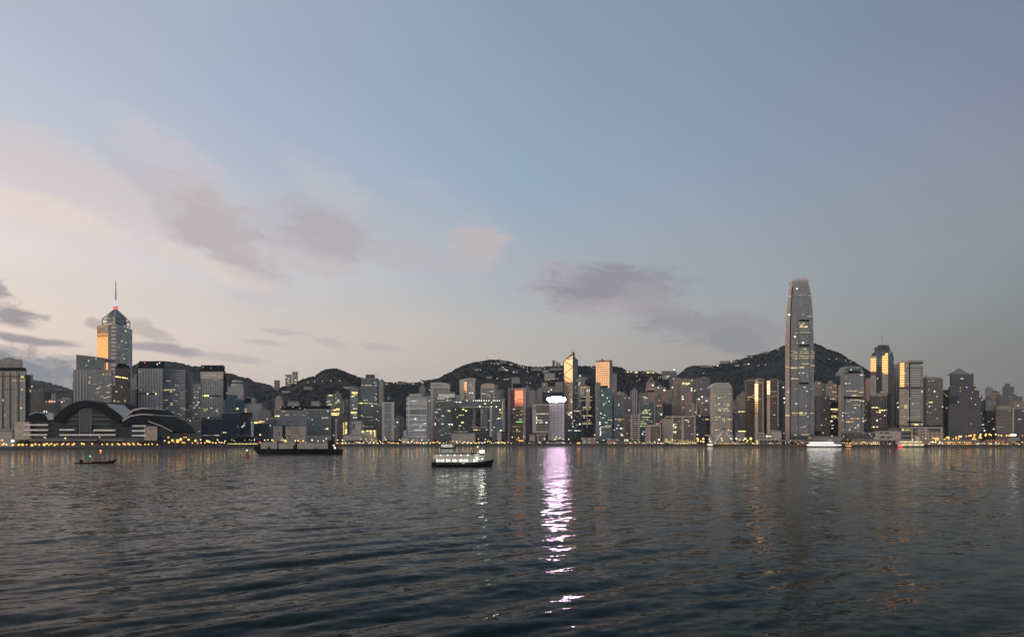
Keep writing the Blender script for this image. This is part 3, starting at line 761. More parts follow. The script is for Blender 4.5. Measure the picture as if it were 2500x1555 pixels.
# left wing
dl = [(70, 1028), (72, 1018), (80, 1010), (92, 1007), (104, 1010), (110, 1018), (112, 1028)]
t.poly('left_wing', [(70, 1029), (112, 1029)] + dl[::-1][1:-1], 'roof_black', 0, 60)
arch([(71, 1012), (84, 1005.5), (96, 1006), (112, 1013), (130, 1007)], [(71, 1014), (84, 1007.5), (96, 1008.5), (112, 1026), (130, 1024)], 'roof_edge', 'roof_pale', 4, 60)
t.lit([(75, 77, 1069.5, 2, 'D'), (107, 110, 1067, 2.2, 'W'), (110.5, 113, 1069, 2.2, 'W'), (158, 161, 1069.5, 2.6, 'y'), (242, 244.5, 1067, 2.2, 'W'), (228, 230, 1054, 2, 'D'), (107, 109, 1004, 2.4, 'w'), (113, 115, 1004.5, 2.4, 'w')], -1.2)

# --- towers behind the hall, left to right
t = tower('office_tower', 'tall grey tower with a sloping top, left of the spired skyscraper', 186, 255, 878, 330, 'slate_glass', 34, parapet=False, plant=[])
t.poly('roof', [(185.8, 880), (259, 880), (259, 876), (245, 872), (186, 865.5)], 'slate_glass', -.4, 34)
t.lit([(210, 212, 892, 2, 'W')])
t = tower('office_block', 'grey stepped block with a pale left face, below the sloping topped tower', 179, 272, 904, 230, 'grey_office', 30, parapet=True, plant=[],
      lits=[(182, 211, 905.5, 1.4, 'D'), (188, 205, 908.5, 1.2, 'D'), (218, 225, 910, 1.2, 'D'), (226, 233, 906, 1.2, 'D'), (217, 222, 921.5, 1.6, 'W'), (217, 223, 932, 4, 'O'), (228, 234, 937, 1.6, 'W'), (244, 248, 935, 1.2, 'D'), (236, 241, 948.5, 2.4, 'A'),
            (198, 212, 956, 1.2, 'D'), (237, 244, 957, 1.4, 'A'), (229, 236, 960, 1, 'D'), (246, 252, 968, 1.4, 'A'), (253, 258, 971.5, 2, 'A'), (260, 270, 969, 2, 'A'), (260, 267, 942.5, 2.2, 'A'), (267, 272, 938.5, 2, 'W'), (260, 268, 957.5, 2, 'A'), (257, 265, 982.5, 2.2, 'O'), (199, 202, 931, 2, 'W'), (188, 191, 941.5, 1.5, 'W'), (197, 200, 945, 1.4, 'W')])
t.box('left_wall', 178.5, 212, 904.5, 1020, 'ribbed_pale', -.7, .68)
t.box('setback', 213, 254, 883, 904, 'slate_glass', 6, 18)
t.box('dark_side', 177.5, 184, 932, 1010, 'dark_concrete', 8, 8)

# spired skyscraper
Y = S(280) + 420
t = Bd('skyscraper', 'skyscraper with a cage crown, white and red lit drum and a needle mast', 280, Y, 'skyscraper')
g1 = gold_dy(237, 264, Y)
A, B_, C_, D_ = (237, g1), (264, 0), (285, 1.5), (323, 12)
t.plan('wall', [A, B_, C_, D_, (312, 48), (262, 48)], 801, None, 'mirror_grey', tops=[795, 792, 790, 803, 803, 795])
t.face('upper_face', A, B_, 795.5, 813, 'mirror_grey', inset=.3); t.face('mirror_face', A, B_, 813.3, 824, 'strip_mirror_dim', inset=.3); t.face('mirror_face', A, B_, 824.3, None, 'gold_mirror', inset=.3)  # sunrise reflection fading towards the top is put into the panel tints
t.face('light_column', (272, .57), (284, 1.4), 791, None, 'ladder', inset=.6)
t.lit([(296, 299, 833, 1.6, 'W'), (306, 311, 836, 2, 'W'), (288, 291, 846, 1, 'D'), (300, 312, 852, 1, 'D'), (287, 298, 850, 1, 'D')], 2, 1.2)
t.plan('crown', [(259, 20), (281, 8), (309, 22), (305, 40), (263, 40)], 771, 797, 'slate_glass')
mb = MB(); base = [(t.lx(p, dy), dy, t.lz(771)) for p, dy in [(259, 20), (281, 8), (309, 22), (305, 40), (263, 40)]]
topc = [(t.lx(p, dy), dy, t.lz(751)) for p, dy in [(278, 22), (282, 20), (286.5, 22), (285, 26), (279, 26)]]
mb.add(base + topc, [tuple(reversed(range(5))), tuple(range(5, 10))] + [(i, (i + 1) % 5, 5 + (i + 1) % 5, 5 + i) for i in range(5)]); mb.build('pyramid_roof', 'slate_glass', t.o)
mb = MB(); P3 = lambda p, dy, y: (t.lx(p, dy), dy, t.lz(y))
for a, c in [((250, 8, 795), (250, 8, 777)), ((250, 8, 777), (278, 20, 752)), ((317, 12, 803), (317, 12, 783)), ((317, 12, 783), (286, 20, 752)), ((250, 8, 777), (259, 20, 777)), ((281, 2, 791), (281, 2, 783)), ((281, 2, 783), (282, 20, 752)),
             ((250, 8, 790), (281, 2, 782)), ((281, 2, 782), (317, 12, 797)), ((317, 12, 783), (309, 22, 786)), ((250, 8, 777), (281, 2, 783)), ((281, 2, 783), (317, 12, 783))]:
    mb.tube(P3(*a), P3(*c), 1.0, 5)
mb.build('crown_frame', 'steel', t.o)
mb = MB()
t.plan('red_drum', [(276.5, 17), (288, 17), (287, 28), (278, 28)], 743.5, 751, 'drum_red')
zz = [t.lz(y) for y in (742.5, 738.5, 737.5, 734, 733, 729)]
mb.lathe([(4.6, zz[0]), (5.0, zz[1])], 10, t.lx(282, 22), 22).lathe([(5.0, zz[2]), (5.2, zz[3])], 10, t.lx(282, 22), 22).lathe([(5.2, zz[4]), (5.0, zz[5])], 10, t.lx(282, 22), 22)
mb.build('lit_drum', 'drum_white', t.o)
MB().tube(P3(282.6, 22, 744), P3(282.6, 22, 700), 1.7, 8, 1.1).tube(P3(282.6, 22, 700), P3(282.8, 22, 680), 1.1, 6, .5).build('mast', 'pinkish_stone', t.o)

t = tower('office_tower', 'nearly black tower with one row of yellow lit windows, in front of the spired skyscraper', 281, 314, 897, 150, 'black_glass', 30, roof='roof_black', plant=[(283, 300, 890, 'roof_black'), (286, 292, 886, 'roof_black')],
      lits=[(282, 286, 919.5, 2.6, 'y'), (287, 291, 920.2, 2.6, 'y'), (292, 297, 921, 2.6, 'y'), (298, 302, 921.8, 2.6, 'y'), (303, 307, 922.6, 2.4, 'y'), (309, 312, 923.4, 2, 'y'), (284, 294, 980, 2, 'D')])
t.box('side_wing', 272, 281, 943, None, 'black_glass', 4, 20)
tower('office_block', 'pale narrow block squeezed between the black tower and the wide grey block', 318, 334, 921, 260, 'pale_wall', 20, lits=[(319, 322, 971, 3, 'W')])
tower('office_block', 'dark teal block under the pale narrow block', 315, 333, 950, 190, 'slate_glass', 20)

# wide grey government blocks
t = tower('office_tower', 'grey ribbed tower with a black roof box carrying red and white lights', 337, 396, 899, 180, 'grey_ribs', 30, parapet=False, plant=[])
t.box('roof_box', 339.5, 398, 881.5, 895, 'roof_black', -.6, 26); t.box('roof_band', 336, 392, 894.8, 899, 'roof_black', -1, 30)
t.box('floor_band', 335.5, 384, 959.5, 962, 'roof_black', -.7, .68); t.box('dark_corner', 334, 337, 904, 1000, 'roof_black', 0, 12)
t.lit([(378, 383, 961.5, 3.6, 'y'), (359, 362, 961.3, 2.2, 'w'), (338, 344, 908, 2, 'D'), (342, 345, 952, 1.8, 'D'), (374, 376, 957, 1.6, 'A')], -.8)
t.lamps([(354, 885.5, 'r'), (390, 886, 'w'), (384.5, 889.5, 'w')], -.8, .9)
t = tower('office_tower', 'wide grey banded slab with scattered lit floors, between two black roofed towers', 396, 452, 903, 190, 'grey_bands', 28, plant=[],
      lits=[(398, 428, 950.5, 2.4, 'D'), (397, 428, 952.6, 1.6, 'A'), (416, 420, 956, 3, 'A'), (428, 433, 963.6, 1.8, 'A'), (439, 446, 958.5, 2.6, 'D'), (395, 409, 976.5, 2.0, 'A'), (416, 422, 984, 1.6, 'O'), (416, 422, 988, 2, 'A'), (440, 450, 971.5, 1.4, 'D'), (424, 434, 978, 1.2, 'D'), (418, 427, 1006, 1.8, 'D'),
            (447, 461, 1000, 1.4, 'D')[:5], (433, 441, 1010, 1.6, 'D'), (426, 430, 941, 1.6, 'D'), (432, 436, 941, 1.6, 'D'), (428, 432, 1020.5, 2, 'D'), (439, 445, 1014, 1.4, 'D'), (404, 412, 996, 1.2, 'D')])
t.box('side_wing', 452, 467, 908, None, 'residential_dark', 14, 14)
tower('office_block', 'shorter grey block with dim lit windows, left of the right black roofed tower', 443, 490, 937, 150, 'grey_office', 24, plant=[],
      lits=[(458, 468, 947.5, 1.4, 'D'), (477, 482, 964, 1.4, 'D'), (474, 485, 970.5, 1.8, 'W'), (463, 475, 983, 1.8, 'A'), (482, 487, 982, 2.2, 'W'), (479, 483, 988, 1.8, 'W'), (470, 475, 995, 2.2, 'O'), (476, 480, 991, 2, 'D'), (475, 478, 957, 2, 'D'), (484, 489, 947, 3, 'D')])
t = tower('office_tower', 'grey ribbed tower with a flat black roof box and a lit top strip', 490, 545, 907, 170, 'grey_ribs', 30, parapet=False, plant=[])
t.box('roof_box', 491, 545, 891.5, 904, 'roof_black', -.6, 26); t.box('roof_band', 488, 547, 904, 907, 'roof_black', -1, 30)
t.box('top_wall', 489.5, 545, 907.2, 924, 'pale_concrete', -.5, .48)
t.box('floor_band', 488, 538, 965, 968, 'roof_black', -.7, .68); t.box('floor_band', 486, 536, 1019, 1022, 'roof_black', -.7, .68)
t.box('dark_corner', 545, 549, 912, 975, 'roof_black', 2, 12)
t.lit([(491, 528, 917, 2.6, 'D'), (488, 497, 966, 3, 'y'), (498, 510, 966, 3.4, 'y'), (513, 524, 970.5, 1.8, 'D'), (497, 507, 999, 1.6, 'A'), (498, 504, 1002.5, 1.6, 'A'), (514, 520, 996, 1.6, 'W'), (528, 533, 999, 1.8, 'W'), (527, 532, 1003, 1.8, 'W'), (486, 492, 1020, 4.4, 'y'), (507, 511, 1019.5, 2, 'W'), (516, 522, 942, 1.4, 'D'), (522, 530, 927, 1.2, 'D')], -.8)
t.lamps([(496, 897, 'w'), (515, 899, 'w')], -.8, .6)
tower('low_block', 'low dark grey waterfront block behind the orange lamps, below the banded slab', 437, 488, 1026, 60, 'residential_dark', 22, lits=[(450, 453, 1037, 2.4, 'W'), (449.5, 453, 1042, 2.6, 'W'), (463, 466, 1027, 2, 'W'), (484, 488, 1053, 2, 'D')])
tower('low_block', 'navy glass block at the foot of the right black roofed tower', 492, 540, 1022, 90, 'navy_glass', 25, lits=[(497, 520, 1062.5, 1.4, 'D'), (523, 535, 1062.5, 2, 'A')])
tower('office_block', 'blue grey block with a dark glass corner, left of the white edged tower', 541, 580, 1008, 110, 'navy_glass', 25, lits=[(543, 547, 1055.5, 2.6, 'G'), (548, 553, 1055.5, 2.6, 'G')])
tower('office_tower', 'plain teal glass block under the drum topped tower', 537, 576, 964, 200, 'teal_glass', 28, plant=[])
t = tower('office_tower', 'pale tower with a stack of round drums on top, behind the teal block', 556, 593, 944, 330, 'pale_wall', 30, plant=[], lits=[])
mb = MB().lathe([(t.lx(590) - t.lx(575), t.lz(944)), (t.lx(590) - t.lx(575), t.lz(938))], 20, 0, 14).lathe([(t.lx(588) - t.lx(575), t.lz(938)), (t.lx(588) - t.lx(575), t.lz(928))], 20, 0, 14)
mb.build('drum', 'pale_concrete', t.o); MB().lathe([(t.lx(589.5) - t.lx(575), t.lz(935)), (t.lx(589.5) - t.lx(575), t.lz(933))], 20, 0, 14).build('drum_band', 'roof_black', t.o)
t.lamps([(554, 959.5, 'w')], -.3, .8)
tower('office_tower', 'pale blue block right of the teal block with one yellow light', 576, 593, 976, 180, 'teal_glass', 20, lits=[(576, 582, 997.5, 4, 'y')])
tower('apartment_block', 'light grey block with rounded corner behind the dark tower with white stripes', 592, 638, 985, 300, 'pale_wall', 26, plant=[(592, 619, 972, 'pale_wall'), (596, 612, 969, 'roof_grey')], lits=[(598, 602, 998, 2, 'A'), (598, 602, 1002.5, 2, 'A'), (599, 602, 1005.5, 2, 'A')])
tower('apartment_block', 'grey block right of the rounded corner block', 632, 660, 1003, 260, 'residential_grey', 24)
t = tower('office_tower', 'dark tower framed by two thin white vertical stripes', 585, 612, 1011, 100, 'navy_glass', 22, roof='roof_black', plant=[(588, 611, 1007, 'roof_black')], lits=[(590, 595, 1041, 2.6, 'W'), (595, 599, 1033, 2.2, 'D'), (594, 598, 1038, 2.2, 'W'), (589, 592, 1043, 2, 'D')])
t.box('white_stripe', 580, 584.6, 1011, None, 'pale_concrete', 2, 10)
t.box('white_stripe', 613, 616.5, 1031, None, 'white_paint', 2, 6)
tower('office_block', 'dark blue block with a row of orange lights along its roof edge', 617, 655, 1033, 110, 'navy_glass', 22, plant=[], lits=[(621, 631, 1031.5, 4, 'y'), (632, 636, 1029, 2.4, 'o'), (637, 640, 1029, 2.4, 'o'), (642, 645, 1029.5, 2.2, 'o'), (631, 638, 1032, 1.6, 'o')])
tower('apartment_block', 'narrow dim block behind the blue block with the lit roof edge', 650, 668, 1024, 180, 'residential_dark', 22, lits=[(651.5, 654, 1022.5, 3, 'G'), (657, 660, 1038.5, 3, 'w')])

# --- theatre block behind the barge
tower('apartment_tower', 'thin beige tower with a roof hut at the left end of the wide grey block', 671, 689, 974, 240, 'beige', 18, plant=[(674, 684, 966, 'beige')], lits=[(672, 682, 1015.5, 3.2, 'y')][:0])
t = tower('exhibition_block', 'very wide blank grey block with a dark roof strip, behind the barge', 669, 808, 1001, 170, 'grey_concrete', 40, parapet=False, plant=[])
t.box('roof_band', 686, 803, 991, 1001, 'roof_black', 2, 30); t.box('panel', 670, 748, 1001.3, 1050, 'grey_bands', -.5, .48); t.box('panel', 749.5, 806, 1001.3, 1062, 'slate_glass', -.5, .48)
t.box('roof_edge', 749, 806, 999, 1001, 'pale_concrete', -1, 2.9)
t.lit([(672, 682, 1015.5, 3, 'y'), (717, 723, 1012.5, 1.6, 'D'), (737, 747, 1013, 1.6, 'D'), (785, 803, 1019.5, 1.8, 'W'), (799, 802, 1003.5, 3, 'W'), (793, 796, 1047, 2, 'A'), (797, 801, 1046.5, 3.4, 'y')], -.8)
t.lamps([(685.5, 993, 'w'), (695, 993.5, 'r'), (715.5, 993.5, 'w'), (732, 996, 'w'), (745, 999, 'w')], 1.5, .7)
tower('roof_house', 'small pale roof house at the left on top of the wide grey block', 702, 728, 980, 260, 'pale_wall', 15, plant=[])
tower('roof_house', 'small pale roof house at the right on top of the wide grey block', 760, 780, 980, 260, 'pale_wall', 15, plant=[])
t = tower('theatre_block', 'beige waterfront block with rows of small dark windows and one black slot', 667, 746, 1040, 100, 'beige_stone', 30, plant=[])
t.box('slot', 689, 697, 1038, 1074, 'black_glass', -.4, .38)
r2 = random.Random(5)
for y in (1041, 1046.5, 1051.5, 1057):
    for x in range(703, 731, 4):
        if r2.random() < .8: t.box('window', x, x + r2.choice((2, 3)), y - 1, y + .9, 'window_dark', -.3, .28)
for x, y in ((705, 1064), (705, 1069), (729, 1064), (736, 1064), (708, 1074), (678, 1046), (680, 1056), (681, 1062)): t.box('window', x, x + 2.4, y - 2, y + 2, 'window_dark', -.3, .28)
t.box('pale_panel', 711, 725, 1061, 1080, 'pinkish_stone', -.3, .28)

# --- right of the barge
tower('office_tower', 'tower with a blue sign and bright yellow floors, right of the wide grey block', 797, 815, 965, 200, 'apartment_lit', 24, plant=[],
      lits=[(798, 812, 965, 3.6, 'Y'), (798.5, 806, 980.5, 4, 'B'), (802, 810, 987, 2.4, 'Y')])
tower('office_tower', 'taller grey tower joined to the right of the blue sign tower', 815, 832, 961, 205, 'apartment_lit', 24, lits=[(819, 821, 972, 2.4, 'W'), (824, 828, 977, 3, 'W'), (812.5, 816, 983, 2, 'Y'), (818, 824, 983.5, 2, 'Y'), (826, 829, 981, 2, 'W')])
t = tower('office_block', 'dark block with two bright yellow floors under the blue sign tower', 806, 834, 996, 150, 'dark_brown', 22, plant=[], lits=[(807, 820, 1001, 3.2, 'y'), (821, 829, 998.5, 3.4, 'y'), (823, 829, 1002, 2.4, 'Y'), (807, 828, 1009, 3, 'y'), (808, 827, 1012.8, 2.4, 'y')])
t.box('pillar', 818, 823, 1022, None, 'beige_stone', -1, 3); t.lamps([(815, 1062.5, 'y')], -1, .9)
tower('apartment_tower', 'thin pale towers pair left of the yellow lit grid', 834, 843, 979, 260, 'ribbed_pale', 16, plant=[]); tower('apartment_tower', 'taller thin pale slab beside the yellow windowed dark tower', 842.5, 851, 975, 262, 'ribbed_pale', 16, plant=[])
t = tower('office_block', 'dark block with two columns of bright yellow windows', 835, 848, 1010, 110, 'dark_glass', 20, roof='roof_black', plant=[])
for i in range(12):
    t.lit([(842.5 if i < 12 else 0, 847.3, 1031.5 + i * 2.6, 1.7, 'y'), (837.5, 840.5, 1032.5 + i * 2.6, 1.4, 'Y')])
tower('low_block', 'pale low podium under the white block with vertical lettering', 838, 884, 1062, 60, 'pale_concrete', 20, plant=[])
t = tower('office_block', 'blank white block with vertical dark lettering on its left side', 852, 882, 1027.5, 110, 'pale_concrete', 24, plant=[])
SIGNBLOCK = t
t.box('panel', 853, 859, 1028, 1059, 'grey_concrete', -.3, .28)
tower('office_tower', 'grey tower with patches of yellow lit floors, left of the tall antenna tower', 855, 874, 946, 230, 'grey_bands', 24, plant=[(850, 862, 943, 'pale_wall')],
      lits=[(859, 873, 958.5, 3, 'y'), (862, 871, 963, 2.6, 'Y'), (859, 866, 967.5, 2.4, 'y'), (860, 868, 978, 1.4, 'D'), (862, 872, 997.5, 2.4, 'W'), (857, 871, 1007, 4, 'y'), (859, 871, 1012.5, 1.4, 'W'), (862, 866, 1019, 3, 'W'), (868, 871, 1019, 3, 'W'), (860, 864, 989, 1.5, 'W')])
t = tower('office_tower', 'tall blue grey tower with lit floor lines, dark roof hut and thin antenna', 882, 921, 924, 210, 'slate_glass', 32, plant=[(893, 911, 916, 'dark_brown'), (892, 912, 914, 'roof_dark', 2, 15)],
      lits=[(882, 890, 940.5, 2.4, 'A'), (891, 907, 940.5, 2.2, 'A'), (914, 921, 941, 2.4, 'A'), (888, 898, 977, 1.8, 'W'), (904, 921, 976.5, 1.4, 'D'), (874, 887, 984, 2.2, 'y'), (889, 904, 984, 2.2, 'A'), (906, 920, 985.5, 2.6, 'W'), (907, 910, 991, 2, 'w'), (881, 885, 1014.5, 2.4, 'A'), (885, 914, 1017.5, 1.6, 'D'), (911, 917, 1014.5, 2.4, 'W'), (905, 920, 1026.5, 1.4, 'D'), (884, 912, 1041, 1.8, 'D'), (918, 921, 1037, 5, 'Y'), (913, 916, 934, 2, 'W')])
t.box('side_wing', 874, 882, 944, None, 'dark_glass', 6, 16); t.mast(920.5, 905, 924, 4, .35)
tower('low_block', 'beige hall with yellow lit columns in front of the antenna tower', 882, 917, 1050, 70, 'beige_stone', 18, plant=[], lits=[(883, 888, 1053.5, 4, 'y'), (895, 899, 1052, 3, 'y'), (902, 907, 1052, 3, 'y'), (912, 916, 1052, 3.6, 'y'), (914, 916.5, 1060, 12, 'Y'), (904, 907, 1057, 6, 'Y')])
tower('apartment_tower', 'slim beige tower behind the antenna tower', 921, 935, 929, 420, 'residential', 20, lits=[(936, 941, 937, 5, 'y')][:0])
tower('office_block', 'brown grey block at the foot of the antenna tower', 911, 932, 991, 190, 'dark_brown', 22, lits=[(918, 920, 1023, 2.2, 'W'), (922, 925, 1005, 1.8, 'D')])
# tower with two pale edge columns and a ball on top
t = tower('office_tower', 'grey tower with two thick pale corner columns and a round ball on the roof', 938, 957, 984, 120, 'grey_ribs', 22, plant=[], lits=[(943, 947, 983.5, 2, 'w'), (940, 946, 1039, 1.4, 'D')])
t.box('corner_column', 932.5, 939, 981, None, 'pale_concrete', -2, 8); t.box('corner_column', 955.5, 962, 981, None, 'pale_concrete', -2, 8)
t.box('top_panel', 939.2, 955.3, 981.5, 985, 'pale_concrete', -1.5, 4)
for y in (1007, 1023): t.box('floor_band', 939.2, 955.3, y, y + 2, 'pale_concrete', -1, .98)
MB().ball(t.lx(947), 10, t.lz(973), t.lx(951.5) - t.lx(947), 14, 8).build('roof_ball', 'roof_grey', t.o)
t.lamps([(939.5, 1068, 'y')], -2.5, 1.1)
tower('apartment_tower', 'pale ribbed apartment pair right of the ball topped tower', 962, 975, 1021, 190, 'ribbed_pale', 20, plant=[(967, 975, 1016, 'ribbed_pale')], lits=[(969, 971.5, 1030.5, 2.4, 'w'), (963, 967, 1041.5, 2.4, 'D')])
tower('apartment_tower', 'grey apartment slab right of the pale ribbed pair', 975, 985, 1018, 195, 'residential_grey', 20, lits=[(973, 976, 1030.5, 2.4, 'w')])
# white gridded slab
t = tower('office_tower', 'broad white slab with strong horizontal floor bands and a half sunken middle', 992, 1042, 968, 120, 'white_grid', 30, plant=[(998, 1028, 961, 'pale_concrete', 3, 18)],
      lits=[(1000, 1024, 979, 1.8, 'W'), (1030, 1040, 979.5, 1.8, 'D'), (1004, 1040, 985.5, 1.4, 'D'), (1046, 1049, 978.5, 2.4, 'W')[:5], (1000, 1012, 1023, 2, 'D'), (1034, 1040, 1033.5, 2, 'W'), (1012, 1016, 1022.5, 2, 'w'), (992, 1010, 1013, 1.6, 'D')])
for y in (985, 998, 1013, 1026, 1038.5, 1052, 1066): t.box('floor_band', 991, 1042.5, y - 1.2, y + 1.0, 'white_paint', -1.2, 1.18)
t.box('pillar', 997, 999, 970, 1066, 'white_paint', -1.3, 1.28)
t.box('recess', 1000, 1041, 999.5, 1011.8, 'grey_ribs', -.5, .48)
for i in range(11): t.lit([(1008 + i * 3.0, 1009.4 + i * 3.0, 1036, 3, 'D')])
for i in range(9): t.lit([(1012 + i * 3.0, 1013.2 + i * 3.0, 1049.5, 2.8, 'W')])
t.box('side_wing', 1042, 1050, 968, None, 'pale_wall', 10, 14)
tower('low_block', 'white podium block left of the broad white slab', 985, 992, 1050, 110, 'pale_concrete', 16, plant=[])
tower('low_block', 'pale low hall in front of the broad white slab', 979, 999, 1068, 50, 'beige_stone', 12, plant=[])
tower('apartment_tower', 'slim dark tower with a lit roof, behind the broad white slab', 1023, 1037, 946, 380, 'apartment_lit', 18, plant=[(1028, 1034, 940, 'roof_grey')], lits=[(1027, 1033, 927, 3, 'A')][:0])
tower('apartment_block', 'pale block between the white slab and the curved top tower', 1040, 1051, 967, 300, 'pale_wall', 18, lits=[(1046, 1049, 978.5, 2, 'W')])

# --- hotels and government offices
t = Bd('hotel_tower', 'white tower with a curved top and a thick pale pillar down its left edge', 1074, S(1074) + 260)
t.box('wall', 1058, 1097, 945, None, 'ribbed_pale', 2, 26)
t.poly('top_band', [(1051, 948), (1097.5, 948), (1097.5, 938), (1090, 935), (1078, 933.5), (1062, 933), (1051, 934)], 'pale_concrete', 0, 30)
t.box('pillar', 1051, 1057.5, 948, None, 'pale_concrete', 0, 30); t.box('pillar', 1083, 1086, 948, 1000, 'pale_concrete', .5, 10)
t.box('side_wing', 1097, 1110, 957, None, 'pale_wall', 16, 14)
SIGN_A = t
t = tower('office_tower', 'glass tower with green lit floors under a white sign band, before the curved top tower', 1061, 1110, 969, 120, 'green_lit', 28, plant=[],
          lits=[(1067, 1078, 967.8, 1.8, 'W'), (1068, 1086, 973, 1.8, 'W'), (1087, 1096, 970.5, 2, 'W'), (1087, 1102, 976, 1.8, 'W'), (1068, 1100, 979, 1.8, 'D'), (1062, 1068, 981, 1.4, 'D'), (1064, 1076, 999, 1.4, 'W'), (1062, 1070, 1006, 2, 'W'), (1078, 1083, 1015, 3, 'W'), (1066, 1080, 1022.5, 1.4, 'D'), (1076, 1084, 1034.5, 2.4, 'W'), (1068, 1080, 1050.5, 1.2, 'D'), (1061, 1064, 1035, 6, 'W'), (1092, 1098, 1002.5, 1.8, 'W')])
t.box('sign_band', 1070, 1110, 961.5, 970, 'white_paint', -.6, 26); t.box('sign_logo', 1066.5, 1070, 961.5, 966.5, 'green_roof', -.8, 3)
SIGN_B = t
tower('office_block', 'small grey block with a bright roof edge, left of the gateway building', 1103, 1131, 983, 160, 'grey_ribs', 20, plant=[(1113, 1121, 963, 'grey_concrete', 6, 8), (1116, 1130, 977, 'roof_dark', 6, 10)], lits=[(1113, 1130, 981.5, 2.2, 'w')])
# gateway building
t = Bd('government_building', 'dark gateway shaped building with a huge rectangular opening and a row of roof lights', 1168, S(1168) + 95)
t.box('lintel', 1126, 1201, 977, 994, 'slate_glass', 0, 40)
t.box('lintel_edge', 1126, 1199.8, 992.5, 995, 'pale_concrete', -1, 41.5)
t.box('left_leg', 1102, 1150, 995.2, None, 'black_glass', 1, 36)
t.box('right_leg', 1190, 1201, 994.2, None, 'black_glass', 1, 36)
t.box('leg_edge', 1195.5, 1201, 995.2, 1066, 'pale_concrete', -1, 1.9)
t.box('right_wing', 1201.3, 1229, 976, None, 'slate_glass', -2, 36)
t.box('wing_edge', 1226, 1232.5, 972, None, 'grey_concrete', -2.5, 30)
t.box('roof', 1128, 1228, 975.2, 977, 'roof_grey', 3, 34)
for i, x in enumerate((1140, 1156, 1162, 1167, 1171, 1175.5, 1182, 1187.5, 1193.5, 1204, 1208.5, 1214, 1219.5)): t.lit([(x - .9, x + .9, 977.8, 2.4, 'w')], -2, .6)
t.lit([(1182, 1187, 985.5, 3, 'y'), (1168, 1173, 992, 4, 'y'), (1199, 1201, 982.5, 2.4, 'y'), (1199, 1201, 992.5, 2.4, 'y'), (1210.5, 1213, 992.5, 2.6, 'w'), (1128, 1135, 999, 2.4, 'y'), (1136, 1140, 1002.5, 3, 'y'), (1120, 1127, 1013.5, 1.8, 'Y'), (1125, 1132, 1013, 2, 'y'), (1126, 1132, 1031, 2.8, 'y'), (1119, 1126, 1039, 2.2, 'Y'), (1095, 1099, 1036, 2, 'w'), (1102, 1105, 1036, 3, 'w'), (1115, 1118, 1018, 2, 'Y'), (1095, 1099, 1003, 2, 'y'),
       (1219, 1224, 1000, 3, 'y'), (1219, 1226, 1007, 1.8, 'Y'), (1216, 1222, 1021, 3, 'y'), (1220, 1225, 1050.5, 2.8, 'y'), (1205, 1208, 1043, 2, 'W'), (1201, 1203, 1050, 2, 'W'), (1177, 1179, 1005.5, 1.6, 'W')], -2.6, .5)
t.lit([(1225.5, 1227, 1000, 40, 'D')], -3, .5)
t.lit([(1152, 1190, 1043, 1.4, 'D'), (1155, 1172, 1049, 2.6, 'Y'), (1186, 1192, 1048.5, 2, 'W')], 30)
t.box('hall', 1150.5, 1189.5, 1041, None, 'dark_glass', 31, 6)
t.box('pillar', 1150.5, 1155, 998, 1052, 'pinkish_stone', 38, 4)
tower('apartment_tower', 'narrow grey slab seen through the opening of the gateway building', 1157, 1162, 999, 260, 'residential_grey', 14, plant=[])
t = tower('low_block', 'low beige block with small windows at the foot of the gateway building', 1102, 1160, 1058, 50, 'pinkish_stone', 20, plant=[], lits=[(1106, 1142, 1053.5, 1.6, 'D'), (1092, 1097, 1066, 2, 'W')][:1])
t = tower('low_block', 'pale block beside a black glass box, right of the gateway building', 1214, 1223.5, 1053, 70, 'pale_concrete', 16, plant=[])
tower('low_block', 'black glass box on the waterfront, left of the orange glass tower', 1224, 1249, 1055, 80, 'black_glass', 20, roof='roof_black', plant=[(1225, 1248, 1052.5, 'roof_black')])
t = tower('office_tower', 'thin tower with black and white horizontal stripes, left of the orange glass tower', 1230, 1237, 1010, 130, 'louvre', 14, plant=[(1231, 1236, 1005, 'pale_concrete')])
# rounded hotel with golden strip
Y = S(1142) + 420
t = Bd('hotel_tower', 'pale curved hotel tower with a golden mirror strip and a lettered top band', 1142, Y)
g1 = gold_dy(1133.5, 1140, Y)
t.plan('wall', [(1122, 9), (1133.2, 2), (1140, 0), (1152, 0), (1160, 4), (1158, 30), (1125, 30)], 929, None, 'white_grid')
t.face('golden_strip', (1133.5, 1.8), (1140, 1.8 - g1), 933, 975, 'strip_mirror', inset=.4)
t.face('rosy_strip', (1151, -.2), (1159, -1.2), 933, 985, 'beige_stone', inset=.4)
t.plan('top_band', [(1121.5, 8.5), (1133.2, 1), (1140, -1), (1152, -1), (1161.5, 3.2), (1159, 30.5), (1124.5, 30.5)], 923, 933, 'beige_stone', tops=[927, 924.5, 923.5, 923, 923, 925, 927])
t.lit([(1146, 1148, 959, 2, 'w'), (1152, 1154, 959, 2, 'w'), (1149, 1151, 941, 1.4, 'W'), (1150, 1156, 947, 1, 'D')], -1)
SIGN_C = t
tower('hotel_block', 'lower grey block behind the gateway roof with a dark roof hut', 1112, 1122, 967, 330, 'pale_wall', 20, plant=[])
t = tower('office_tower', 'olive grey tower with a beige crown and lit floors, behind the gateway building', 1175, 1206, 946, 300, 'grey_bands', 28, parapet=False, plant=[],
          lits=[(1192, 1203, 955.5, 1.8, 'W'), (1177, 1186, 961, 1.8, 'W'), (1188, 1194, 961, 1.6, 'D'), (1184, 1190, 966, 1.4, 'D'), (1194, 1196, 966, 1.6, 'W'), (1189, 1193, 963.5, 1.2, 'D')])
t.poly('crown', [(1174, 948), (1207, 948), (1207, 939), (1203, 936), (1184, 936), (1174, 940)], 'beige_stone', -1, 27)
